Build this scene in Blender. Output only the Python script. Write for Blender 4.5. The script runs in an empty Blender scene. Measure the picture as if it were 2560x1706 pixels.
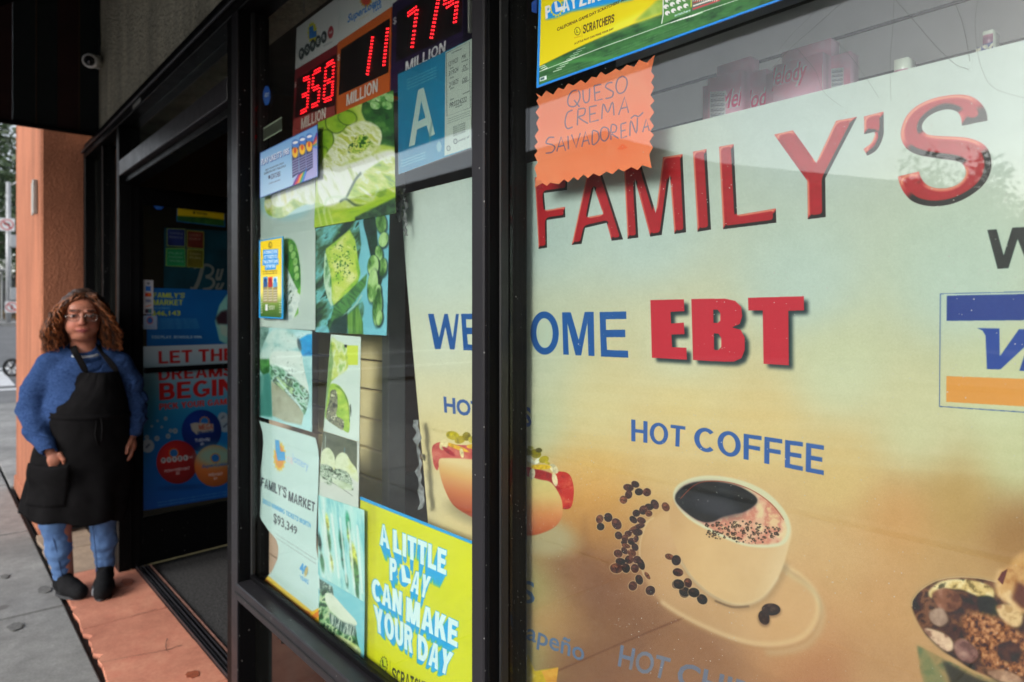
import bpy, bmesh, math, random
import numpy as np
from mathutils import Vector, Matrix

# ------------------------------------------------------------------ camera, sky, sun, exposure
scene = bpy.context.scene
EYE = 1.45                       # eye height; the camera stands at x=0, y=0 on the pavement
FPX = 2560 * 24 / 36
TH = math.atan2(1470, FPX)       # angle between the line of sight and the shopfront
CT, ST = math.cos(TH), math.sin(TH)
cam_data = bpy.data.cameras.new('camera')
cam = bpy.data.objects.new('camera', cam_data)
scene.collection.objects.link(cam)
cam.location = (0, 0, EYE)
cam.rotation_euler = (math.radians(90), 0, math.radians(90) - TH)
cam_data.sensor_width = 36
cam_data.lens = 24
cam_data.shift_y = -70 / 2560
cam_data.clip_start = 0.02
cam_data.clip_end = 2000
cam_data.dof.use_dof = True
cam_data.dof.focus_distance = 1.1
cam_data.dof.aperture_fstop = 5.0
scene.camera = cam

SUN_EL, SUN_ROT = math.radians(23), math.radians(172)
world = bpy.data.worlds.new('World')
scene.world = world
world.use_nodes = True
wn = world.node_tree.nodes
wl = world.node_tree.links
wn.clear()
sky = wn.new('ShaderNodeTexSky')
sky.sky_type = 'NISHITA'
sky.sun_disc = False
sky.sun_elevation = SUN_EL
sky.sun_rotation = SUN_ROT
sky.air_density = 1.0
sky.dust_density = 1.5
sky.ozone_density = 1.0
hs = wn.new('ShaderNodeHueSaturation')
hs.inputs['Saturation'].default_value = 0.35
bg = wn.new('ShaderNodeBackground')
bg.inputs['Strength'].default_value = 0.15
wo = wn.new('ShaderNodeOutputWorld')
wl.new(sky.outputs[0], hs.inputs['Color'])
wl.new(hs.outputs[0], bg.inputs[0])
wl.new(bg.outputs[0], wo.inputs[0])

sun_data = bpy.data.lights.new('sun', 'SUN')
sun_data.energy = 0.85
sun_data.angle = math.radians(22)
sun_data.color = (1.0, 0.98, 0.94)
sun = bpy.data.objects.new('sun', sun_data)
scene.collection.objects.link(sun)
# direction from which the light comes: over the street, from the left far side
sd = Vector((math.sin(SUN_ROT) * math.cos(SUN_EL), math.cos(SUN_ROT) * math.cos(SUN_EL), math.sin(SUN_EL)))
sun.rotation_euler = sd.to_track_quat('Z', 'Y').to_euler()

vs = scene.view_settings
vs.view_transform = 'Standard'
vs.look = 'None'
vs.gamma = 1
vs.use_curve_mapping = False
vs.exposure = 1.05
scene.cycles.max_bounces = 10
scene.cycles.transparent_max_bounces = 16
scene.cycles.glossy_bounces = 4
scene.cycles.caustics_reflective = False
scene.cycles.caustics_refractive = False

random.seed(7)
R = random.random
COL = scene.collection

# ------------------------------------------------------------------ helpers
def lin(c):
    return tuple((v / 12.92 if v <= 0.04045 else ((v + 0.055) / 1.055) ** 2.4) for v in [x / 255 for x in c])

def S(r, g, b, k=1.0):
    return tuple(min(1, v * k) for v in lin((r, g, b))) + (1,)

def tag(o, label=None, cat=None, group=None, kind=None):
    if label: o['label'] = label
    if cat: o['category'] = cat
    if group: o['group'] = group
    if kind: o['kind'] = kind
    return o

def empty(name, loc=(0, 0, 0), rz=0.0, label=None, cat=None, group=None, kind=None):
    o = bpy.data.objects.new(name, None)
    COL.objects.link(o)
    o.location = loc
    o.rotation_euler = (0, 0, rz)
    o.empty_display_size = 0.05
    return tag(o, label, cat, group, kind)

def from_data(name, verts, faces, mat, parent=None, smooth=False, uvs=None):
    me = bpy.data.meshes.new(name)
    me.from_pydata([tuple(v) for v in verts], [], [tuple(f) for f in faces])
    if uvs is not None:
        lay = me.uv_layers.new(name='UVMap')
        idx = np.zeros(len(me.loops), dtype=np.int32)
        me.loops.foreach_get('vertex_index', idx)
        uv = np.asarray(uvs, dtype=np.float32)[idx]
        lay.data.foreach_set('uv', uv.ravel())
    if smooth:
        me.polygons.foreach_set('use_smooth', [True] * len(me.polygons))
    me.materials.append(mat)
    o = bpy.data.objects.new(name, me)
    COL.objects.link(o)
    if parent is not None:
        o.parent = parent
        # parents are placed before their parts: vertices are written in world space
        o.matrix_parent_inverse = Matrix.LocRotScale(parent_world(parent)[0], parent_world(parent)[1], None).inverted()
    return o

def parent_world(p):
    # total location / rotation of an object that may itself be an un-transformed child
    m = Matrix.Identity(4)
    chain = []
    while p is not None:
        chain.append(p)
        p = p.parent
    for q in reversed(chain):
        m = m @ (q.matrix_parent_inverse if q.parent else Matrix.Identity(4)) @ Matrix.LocRotScale(q.location, q.rotation_euler, q.scale)
    return m.to_translation(), m.to_quaternion()

class MB:
    """collects boxes, tubes and prisms for one mesh"""
    def __init__(s):
        s.v, s.f = [], []
    def add(s, v, f):
        n = len(s.v)
        s.v += [tuple(a) for a in v]
        s.f += [tuple(i + n for i in q) for q in f]
        return s
    def box(s, x0, x1, y0, y1, z0, z1, bev=0.0):
        b = min(bev, abs(x1 - x0) / 2.2, abs(y1 - y0) / 2.2, abs(z1 - z0) / 2.2)
        if b <= 0:
            v = [(x, y, z) for x in (x0, x1) for y in (y0, y1) for z in (z0, z1)]
            return s.add(v, [(0, 1, 3, 2), (4, 6, 7, 5), (0, 4, 5, 1), (2, 3, 7, 6), (0, 2, 6, 4), (1, 5, 7, 3)])
        bm = bmesh.new()
        bmesh.ops.create_cube(bm, size=1)
        for q in bm.verts:
            q.co = Vector(((x0 + x1) / 2 + q.co.x * (x1 - x0), (y0 + y1) / 2 + q.co.y * (y1 - y0), (z0 + z1) / 2 + q.co.z * (z1 - z0)))
        bmesh.ops.bevel(bm, geom=bm.edges[:], offset=b, segments=1, affect='EDGES')
        s.bm(bm)
        return s
    def bm(s, bm):
        bm.verts.index_update()
        s.add([q.co[:] for q in bm.verts], [[q.index for q in f.verts] for f in bm.faces])
        bm.free()
    def tube(s, pts, r, n=8, caps=True, taper=None):
        pts = [Vector(p) for p in pts]
        base = len(s.v)
        up = Vector((0, 0, 1))
        prev = None
        for i, p in enumerate(pts):
            t = (pts[min(i + 1, len(pts) - 1)] - pts[max(i - 1, 0)])
            if t.length < 1e-9: t = up.copy()
            t.normalize()
            a = prev - t * prev.dot(t) if prev is not None else t.cross(up if abs(t.z) < 0.95 else Vector((1, 0, 0)))
            a.normalize()
            prev = a
            b = t.cross(a)
            rr = r if not hasattr(r, '__len__') else r[i]
            for k in range(n):
                w = 2 * math.pi * k / n
                s.v.append(tuple(p + a * (math.cos(w) * rr) + b * (math.sin(w) * rr)))
        for i in range(len(pts) - 1):
            for k in range(n):
                s.f.append((base + i * n + k, base + i * n + (k + 1) % n, base + (i + 1) * n + (k + 1) % n, base + (i + 1) * n + k))
        if caps:
            s.f.append(tuple(base + k for k in range(n))[::-1])
            s.f.append(tuple(base + (len(pts) - 1) * n + k for k in range(n)))
        return s
    def prism(s, outline, a, b, axis='y'):
        """outline in the other two axes, extruded from a to b along axis"""
        def p3(u, w, t):
            return (u, t, w) if axis == 'y' else ((t, u, w) if axis == 'x' else (u, w, t))
        n = len(outline)
        v = [p3(u, w, a) for u, w in outline] + [p3(u, w, b) for u, w in outline]
        f = [tuple(range(n)), tuple(range(2 * n - 1, n - 1, -1))] + [(i, (i + 1) % n, n + (i + 1) % n, n + i) for i in range(n)]
        return s.add(v, f)
    def build(s, name, mat, parent=None, smooth=False):
        return from_data(name, s.v, s.f, mat, parent, smooth)

# materials -------------------------------------------------------------------
def newmat(name):
    m = bpy.data.materials.new(name)
    m.use_nodes = True
    nt = m.node_tree
    return m, nt, nt.nodes['Principled BSDF'], nt.nodes['Material Output']

def N(nt, t, **kw):
    n = nt.nodes.new('ShaderNode' + t)
    for k, v in kw.items():
        if k in n.inputs: n.inputs[k].default_value = v
        else: setattr(n, k, v)
    return n

def mat(name, col, rough=0.6, var=0.15, scale=20.0, bump=0.0, bscale=200.0, metal=0.0, col2=None, spec=0.5, detail=6.0, coat=0.0, emit=None, estr=0.0, bdist=0.002):
    m, nt, b, out = newmat(name)
    b.inputs['Roughness'].default_value = rough
    b.inputs['Metallic'].default_value = metal
    b.inputs['Specular IOR Level'].default_value = spec
    b.inputs['Coat Weight'].default_value = coat
    tc = N(nt, 'TexCoord')
    nz = N(nt, 'TexNoise', Scale=scale, Detail=detail, Roughness=0.6)
    nt.links.new(tc.outputs['Object'], nz.inputs['Vector'])
    rp = N(nt, 'ValToRGB')
    rp.color_ramp.elements[0].position = 0.3
    rp.color_ramp.elements[1].position = 0.7
    c = tuple(col[:3])
    c2 = tuple(col2[:3]) if col2 else tuple(v * (1 - var) for v in c)
    c1 = c if col2 else tuple(min(1, v * (1 + var)) for v in c)
    rp.color_ramp.elements[0].color = c2 + (1,)
    rp.color_ramp.elements[1].color = c1 + (1,)
    nt.links.new(nz.outputs['Fac'], rp.inputs[0])
    nt.links.new(rp.outputs[0], b.inputs['Base Color'])
    if bump > 0:
        n2 = N(nt, 'TexNoise', Scale=bscale, Detail=4.0)
        nt.links.new(tc.outputs['Object'], n2.inputs['Vector'])
        bp = N(nt, 'Bump', Strength=bump, Distance=bdist)
        nt.links.new(n2.outputs['Fac'], bp.inputs['Height'])
        nt.links.new(bp.outputs[0], b.inputs['Normal'])
    if emit:
        b.inputs['Emission Color'].default_value = tuple(emit[:3]) + (1,)
        b.inputs['Emission Strength'].default_value = estr
    return m

def glass_mat(name, tint=(0.93, 0.97, 0.95), dust=0.02, speck=0.5, sscale=120.0, film=(0.55, 0.55, 0.5)):
    """thin window glass: what is behind shows through, both faces mirror the street, a little dirt"""
    m, nt, b, out = newmat(name)
    nt.nodes.remove(b)
    L = nt.links.new
    geo = N(nt, 'NewGeometry')
    ior = N(nt, 'MapRange')
    ior.inputs['To Min'].default_value = 1.52
    ior.inputs['To Max'].default_value = 1 / 1.52
    L(geo.outputs['Backfacing'], ior.inputs['Value'])
    fr = N(nt, 'Fresnel')
    L(ior.outputs[0], fr.inputs['IOR'])
    tr = N(nt, 'BsdfTransparent')
    tr.inputs[0].default_value = tint + (1,)
    gl = N(nt, 'BsdfGlossy', Roughness=0.0)
    mx = N(nt, 'MixShader')
    L(fr.outputs[0], mx.inputs[0]); L(tr.outputs[0], mx.inputs[1]); L(gl.outputs[0], mx.inputs[2])
    tc = N(nt, 'TexCoord')
    vo = N(nt, 'TexVoronoi', Scale=sscale)
    L(tc.outputs['Object'], vo.inputs['Vector'])
    nz = N(nt, 'TexNoise', Scale=7.0, Detail=5.0)
    L(tc.outputs['Object'], nz.inputs['Vector'])
    # speck where the cell distance is below a threshold that noise modulates
    thr = N(nt, 'MapRange')
    thr.inputs['From Min'].default_value = 0.35; thr.inputs['From Max'].default_value = 0.75
    thr.inputs['To Min'].default_value = 0.02; thr.inputs['To Max'].default_value = 0.15
    L(nz.outputs['Fac'], thr.inputs['Value'])
    rnd = N(nt, 'SeparateColor'); L(vo.outputs['Color'], rnd.inputs[0])
    mul = N(nt, 'Math', operation='MULTIPLY'); L(thr.outputs[0], mul.inputs[0]); L(rnd.outputs[0], mul.inputs[1])
    lt = N(nt, 'Math', operation='LESS_THAN'); L(vo.outputs['Distance'], lt.inputs[0]); L(mul.outputs[0], lt.inputs[1])
    sp = N(nt, 'Math', operation='MULTIPLY'); L(lt.outputs[0], sp.inputs[0]); sp.inputs[1].default_value = speck
    # streaky film
    mp = N(nt, 'Mapping'); mp.inputs['Scale'].default_value = (9, 9, 1.2)
    L(tc.outputs['Object'], mp.inputs['Vector'])
    n2 = N(nt, 'TexNoise', Scale=1.5, Detail=6.0); L(mp.outputs[0], n2.inputs['Vector'])
    fl = N(nt, 'MapRange'); fl.inputs['From Min'].default_value = 0.4; fl.inputs['From Max'].default_value = 0.8
    fl.inputs['To Min'].default_value = dust * 0.4; fl.inputs['To Max'].default_value = dust * 1.5
    L(n2.outputs['Fac'], fl.inputs['Value'])
    ad = N(nt, 'Math', operation='ADD', use_clamp=True); L(sp.outputs[0], ad.inputs[0]); L(fl.outputs[0], ad.inputs[1])
    df = N(nt, 'BsdfDiffuse'); df.inputs[0].default_value = film + (1,)
    m2 = N(nt, 'MixShader')
    L(ad.outputs[0], m2.inputs[0]); L(mx.outputs[0], m2.inputs[1]); L(df.outputs[0], m2.inputs[2])
    L(m2.outputs[0], out.inputs[0])
    return m

def frame_mat(name, col, rough=.34, spec=.06):
    """anodised metal with dust specks, scuffs and uneven sheen"""
    m, nt, b, out = newmat(name); L = nt.links.new
    tc = N(nt, 'TexCoord')
    a = N(nt, 'TexNoise', Scale=14.0, Detail=8.0, Roughness=.7); L(tc.outputs['Object'], a.inputs['Vector'])
    r = N(nt, 'MapRange'); r.inputs['To Min'].default_value = rough - .12; r.inputs['To Max'].default_value = rough + .25; L(a.outputs['Fac'], r.inputs['Value']); L(r.outputs[0], b.inputs['Roughness'])
    mp = N(nt, 'Mapping'); mp.inputs['Scale'].default_value = (60, 60, 4); L(tc.outputs['Object'], mp.inputs['Vector'])
    s = N(nt, 'TexNoise', Scale=3.0, Detail=6.0, Roughness=.75); L(mp.outputs[0], s.inputs['Vector'])
    sr = N(nt, 'MapRange'); sr.inputs['From Min'].default_value = .62; sr.inputs['From Max'].default_value = .8; sr.inputs['To Max'].default_value = .10; L(s.outputs['Fac'], sr.inputs['Value'])
    v = N(nt, 'TexVoronoi', Scale=75.0); L(tc.outputs['Object'], v.inputs['Vector'])
    c = N(nt, 'SeparateColor'); L(v.outputs['Color'], c.inputs[0])
    t = N(nt, 'MapRange'); t.inputs['From Min'].default_value = .8; t.inputs['To Max'].default_value = .16; L(c.outputs[0], t.inputs['Value'])
    lt = N(nt, 'Math', operation='LESS_THAN'); L(v.outputs['Distance'], lt.inputs[0]); L(t.outputs[0], lt.inputs[1])
    mx = N(nt, 'Math', operation='MAXIMUM'); L(lt.outputs[0], mx.inputs[0]); L(sr.outputs[0], mx.inputs[1])
    mc = N(nt, 'Mix', data_type='RGBA'); L(mx.outputs[0], mc.inputs[0]); mc.inputs[6].default_value = tuple(col) + (1,); mc.inputs[7].default_value = (.24, .24, .23, 1)
    L(mc.outputs[2], b.inputs['Base Color']); b.inputs['Specular IOR Level'].default_value = spec; b.inputs['Metallic'].default_value = .1
    bp = N(nt, 'Bump', Strength=.12, Distance=.002); L(a.outputs['Fac'], bp.inputs['Height']); L(bp.outputs[0], b.inputs['Normal'])
    return m

# planes of the place and the photograph -----------------------------------------
class Plane:
    """vertical plane through (ox, oy) running along (ax, ay); u metres along it, w metres up"""
    def __init__(s, ox, oy, ax, ay):
        n = math.hypot(ax, ay)
        s.o = (ox, oy); s.a = (ax / n, ay / n)
    def uw(s, px, py):
        px = np.asarray(px, float); py = np.asarray(py, float)
        t = (px - 1280) / FPX
        dx = -CT + t * ST; dy = ST + t * CT
        # o + u a = k d
        ax, ay = s.a; ox, oy = s.o
        det = dx * ay - dy * ax
        k = (ox * ay - oy * ax) / det
        u = (k * dx - ox) * ax + (k * dy - oy) * ay
        return u, EYE + (783 - py) / FPX * k
    def px(s, u, w):
        x = s.o[0] + u * s.a[0]; y = s.o[1] + u * s.a[1]
        dep = -CT * x + ST * y; rt = ST * x + CT * y
        return 1280 + FPX * rt / dep, 783 - FPX * (w - EYE) / dep
    def pt(s, u, w, off=0.0):
        # off: along the plane's normal away from the camera side (+y for the shopfront)
        nx, ny = -s.a[1], s.a[0]
        return (s.o[0] + u * s.a[0] + nx * off, s.o[1] + u * s.a[1] + ny * off, w)

def front(D): return Plane(0, D, 1, 0)
def at(px, py, D):
    u, w = front(D).uw(px, py)
    return (float(u), D, float(w))
def ground(px, py):
    d = EYE * FPX / (py - 783); r = (px - 1280) / FPX * d
    return (-CT * d + ST * r, ST * d + CT * r)

VIEWS = {'S': (0, 0, 1.0), 'F': (0, 0, 2560 / 2353), 'R1': (1200, 0, 700 / 1829), 'R2': (1860, 0, 700 / 1829), 'R3': (1200, 500, 700 / 1829),
         'R4': (1860, 500, 700 / 1829), 'R5': (1200, 1050, 700 / 1673), 'R6': (1860, 1050, 700 / 1673),
         'L4': (620, 0, 600 / 1568), 'L5': (620, 500, 600 / 1568), 'L6': (620, 1050, 600 / 1434),
         'Z5': (640, 700, 280 / 1098), 'Z6': (640, 1040, 280 / 1098), 'Z7': (780, 1200, 410 / 1271), 'Z8': (1300, 1150, 460 / 2061),
         'C1': (0, 0, 640 / 1568), 'C2': (0, 640, 640 / 1568), 'C3': (0, 1066, 640 / 1568),
         'D3': (340, 440, 260 / 1132), 'D4': (340, 820, 260 / 849)}
def V(view, pts):
    ox, oy, k = VIEWS[view]
    return [(ox + x * k, oy + y * k) for x, y in pts]

# ------------------------------------------------------------------ printing: colours of flat prints drawn with numpy
_rt = np.random.RandomState(3).rand(256, 256).astype(np.float32)
def vnoise(x, y, seed=0):
    x = x + seed * 17.31; y = y + seed * 9.77
    xi = np.floor(x).astype(int); yi = np.floor(y).astype(int)
    fx = (x - xi).astype(np.float32); fy = (y - yi).astype(np.float32)
    fx = fx * fx * (3 - 2 * fx); fy = fy * fy * (3 - 2 * fy)
    a = _rt[xi & 255, yi & 255]; b = _rt[(xi + 1) & 255, yi & 255]
    c = _rt[xi & 255, (yi + 1) & 255]; d = _rt[(xi + 1) & 255, (yi + 1) & 255]
    return (a * (1 - fx) + b * fx) * (1 - fy) + (c * (1 - fx) + d * fx) * fy
def fbm(x, y, seed=0, oct=4):
    s = 0; a = 0.5; t = 0
    for i in range(oct):
        s = s + a * vnoise(x * 2 ** i, y * 2 ** i, seed + i * 3); t += a; a *= 0.55
    return s / t
def sstep(a, b, x):
    t = np.clip((x - a) / (b - a), 0, 1)
    return t * t * (3 - 2 * t)
def boxblur(m, r):
    r = int(round(r))
    if r < 1: return m
    for ax in (0, 1):
        for _ in range(2):
            p = np.pad(m, [(r + 1, r) if i == ax else (0, 0) for i in (0, 1)], mode='edge')
            c = np.cumsum(p, axis=ax, dtype=np.float64)
            n = m.shape[ax]
            hi = np.take(c, range(2 * r + 1, 2 * r + 1 + n), axis=ax); lo = np.take(c, range(0, n), axis=ax)
            m = ((hi - lo) / (2 * r + 1)).astype(np.float32)
    return m
def catmull(pts, n=6, closed=True):
    P = np.array(pts, float); m = len(P); out = []
    rng = range(m) if closed else range(m - 1)
    for i in rng:
        if closed: p0, p1, p2, p3 = P[i - 1], P[i], P[(i + 1) % m], P[(i + 2) % m]
        else: p0, p1, p2, p3 = P[max(i - 1, 0)], P[i], P[i + 1], P[min(i + 2, m - 1)]
        for k in range(n):
            t = k / n
            out.append(0.5 * ((2 * p1) + (-p0 + p2) * t + (2 * p0 - 5 * p1 + 4 * p2 - p3) * t * t + (-p0 + 3 * p1 - 3 * p2 + p3) * t ** 3))
    if not closed: out.append(P[-1])
    return [tuple(q) for q in out]

_txt = {}
def text_segments(t, bold=0.0, res=3, shear=0.0):
    """outline segments of a line of text from the built-in font, scaled to the unit box (y down)"""
    key = (t, bold, shear)
    if key in _txt: return _txt[key]
    cu = bpy.data.curves.new('t', 'FONT'); cu.body = t; cu.offset = bold; cu.resolution_u = res; cu.shear = shear
    ob = bpy.data.objects.new('t', cu); COL.objects.link(ob)
    dg = bpy.context.evaluated_depsgraph_get(); dg.update()
    me = ob.evaluated_get(dg).to_mesh()
    co = np.zeros(len(me.vertices) * 3); me.vertices.foreach_get('co', co); co = co.reshape(-1, 3)[:, :2]
    cnt = {}
    for p in me.polygons:
        vv = list(p.vertices)
        for i in range(len(vv)):
            e = (vv[i], vv[(i + 1) % len(vv)]); k = (min(e), max(e)); cnt[k] = cnt.get(k, 0) + 1
    seg = np.array([[co[a], co[b]] for (a, b), n in cnt.items() if n == 1])
    bpy.data.objects.remove(ob); bpy.data.curves.remove(cu)
    lo = seg.reshape(-1, 2).min(0); hi = seg.reshape(-1, 2).max(0)
    seg = (seg - lo) / (hi - lo)
    seg[..., 1] = 1 - seg[..., 1]
    _txt[key] = seg
    return seg

# a heavy sans-serif cut from plain shapes, for the big printed words
def block_glyph(ch, t):
    """list of shapes (outline, holes) in a box of height 1 (y down), and the advance width"""
    h = t * .86
    def rc(x0, y0, x1, y1): return ([(x0, y0), (x1, y0), (x1, y1), (x0, y1)], [])
    def pa(a, b, c, d, y0=0, y1=1): return ([(a, y0), (b, y0), (d, y1), (c, y1)], [])
    def arc(cx, cy, rx, ry, a0, a1, n=18): return [(cx + rx * math.cos(math.radians(a0 + (a1 - a0) * k / n)), cy + ry * math.sin(math.radians(a0 + (a1 - a0) * k / n))) for k in range(n + 1)]
    def bow(x0, x1, y0, y1, hh):                    # D-shaped bow with a straight left side
        r = (y1 - y0) / 2; cx = x1 - min(r * .95, (x1 - x0) * .6)
        o = [(x0, y0)] + arc(cx, (y0 + y1) / 2, x1 - cx, r, -90, 90) + [(x0, y1)]
        i = [(x0 + t, y0 + hh)] + arc(cx, (y0 + y1) / 2, x1 - cx - t, r - hh, -90, 90) + [(x0 + t, y1 - hh)]
        return (o, [i])
    w = .70
    if ch == 'H': return [rc(0, 0, t, 1), rc(w - t, 0, w, 1), rc(t * .5, .5 - h / 2, w - t * .5, .5 + h / 2)], w
    if ch == 'I': return [rc(0, 0, t, 1)], t
    if ch == 'L': return [rc(0, 0, t, 1), rc(0, 1 - h, .58, 1)], .58
    if ch == 'T': return [rc(0, 0, .64, h), rc(.32 - t / 2, 0, .32 + t / 2, 1)], .64
    if ch in 'EF':
        r = [rc(0, 0, t, 1), rc(0, 0, .62, h), rc(0, .49 - h / 2, .57, .49 + h / 2)]
        if ch == 'E': r.append(rc(0, 1 - h, .63, 1))
        return r, .63 if ch == 'E' else .62
    if ch == 'O': return [(arc(.40, .5, .40, .51, 0, 360, 40), [arc(.40, .5, .40 - t, .51 - h, 0, 360, 40)])], .80
    if ch in 'CG':
        r = [(arc(.39, .5, .39, .51, -46, -314, 36) + arc(.39, .5, .39 - t, .51 - h, -314, -46, 36), [])]
        if ch == 'G': r += [rc(.42, .50, .76, .50 + h), rc(.76 - t * .85, .50, .76, .86)]
        return r, (.70 if ch == 'C' else .76)
    if ch == 'D': return [bow(0, .74, 0, 1, h)], .74
    if ch == 'P': return [rc(0, 0, t, 1), bow(0, .67, 0, .60, h)], .67
    if ch == 'R': return [rc(0, 0, t, 1), bow(0, .68, 0, .57, h), pa(.30, .30 + t, .72 - t * 1.1, .72, .50, 1)], .72
    if ch == 'B': return [bow(0, .66, 0, .5 + h * .5, h), bow(0, .70, .5 - h * .5, 1, h)], .70
    if ch == 'U': return [rc(0, 0, t, .62), rc(.70 - t, 0, .70, .62), (arc(.35, .62, .35, .39, 0, 180) + arc(.35, .62, .35 - t, .39 - h, 180, 0), [])], .70
    if ch == 'A':
        a = .78; c = a / 2; return [pa(c - t * .55, c + t * .1, 0, t * 1.02), pa(c - t * .1, c + t * .55, a - t * 1.02, a), rc(.17, .60, a - .17, .60 + h * .85)], a
    if ch == 'V': a = .76; c = a / 2; return [pa(0, t * 1.02, c - t * .55, c + t * .1), pa(a - t * 1.02, a, c - t * .1, c + t * .55)], a
    if ch == 'Y': a = .76; c = a / 2; return [pa(0, t * 1.12, c - t * .5, c + t * .45, 0, .58), pa(a - t * 1.12, a, c - t * .45, c + t * .5, 0, .58), rc(c - t / 2, .5, c + t / 2, 1)], a
    if ch == 'W': a = 1.08; q = a / 4; return [pa(0, t, q - t * .45, q + t * .4), pa(2 * q - t * .5, 2 * q + t * .3, q - t * .4, q + t * .45), pa(2 * q - t * .3, 2 * q + t * .5, 3 * q - t * .45, 3 * q + t * .4), pa(a - t, a, 3 * q - t * .4, 3 * q + t * .45)], a
    if ch == 'M': a = .88; c = a / 2; return [rc(0, 0, t * .95, 1), rc(a - t * .95, 0, a, 1), pa(0, t * 1.25, c - t * .45, c + t * .35), pa(a - t * 1.25, a, c - t * .35, c + t * .45)], a
    if ch == 'N': return [rc(0, 0, t, 1), rc(.74 - t, 0, .74, 1), pa(0, t * 1.15, .74 - t * 1.15, .74)], .74
    if ch == 'K': return [rc(0, 0, t, 1), pa(.72 - t * 1.25, .72 - .02, t * .6, t * 1.5, 0, .62), pa(.24, .24 + t * 1.15, .75 - t * 1.2, .75, .42, 1)], .75
    if ch == 'S':
        P = catmull([(.64, .30), (.60, .16), (.50, h * .55), (.34, h * .5), (.18, h * .6), (.10, .22), (.14, .36), (.32, .46), (.50, .55), (.58, .72), (.52, .88), (.34, 1 - h * .5), (.18, 1 - h * .55), (.09, .84), (.05, .69)], 5, False)
        L_, R_ = [], []
        for i in range(len(P)):
            d = np.array(P[min(i + 1, len(P) - 1)]) - np.array(P[max(i - 1, 0)]); d = d / np.hypot(*d); n = np.array([-d[1], d[0]]) * (h / 2 + (t - h) / 2 * abs(d[1]))
            L_.append(tuple(np.array(P[i]) + n)); R_.append(tuple(np.array(P[i]) - n))
        return [(L_ + R_[::-1], [])], .68
    if ch == "'": return [pa(0, t, t * .1, t * .85, 0, .34)], t
    if ch == '.': return [rc(0, 1 - t, t, 1)], t
    if ch == ' ': return [], .20
    return None, 0
BLOCK = set("HILTEFOCGDPRBUAVYWMNKS'. ")
_blk = {}
def block_segments(text, t):
    key = (text, round(t, 3))
    if key in _blk: return _blk[key]
    x = 0; out = []; gp = .10 - .22 * max(0, t - .17)
    for ch in text:
        sh_, w = block_glyph(ch, t)
        for o, hs_ in sh_:
            sg = []
            for ring in [o] + hs_:
                a = np.array(ring, float) + [x, 0]; sg.append(np.stack([a, np.roll(a, -1, 0)], 1))
            out.append(np.concatenate(sg))
        x += w + gp
    for s_ in out: s_[..., 0] /= (x - gp)
    _blk[key] = out
    return out

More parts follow.
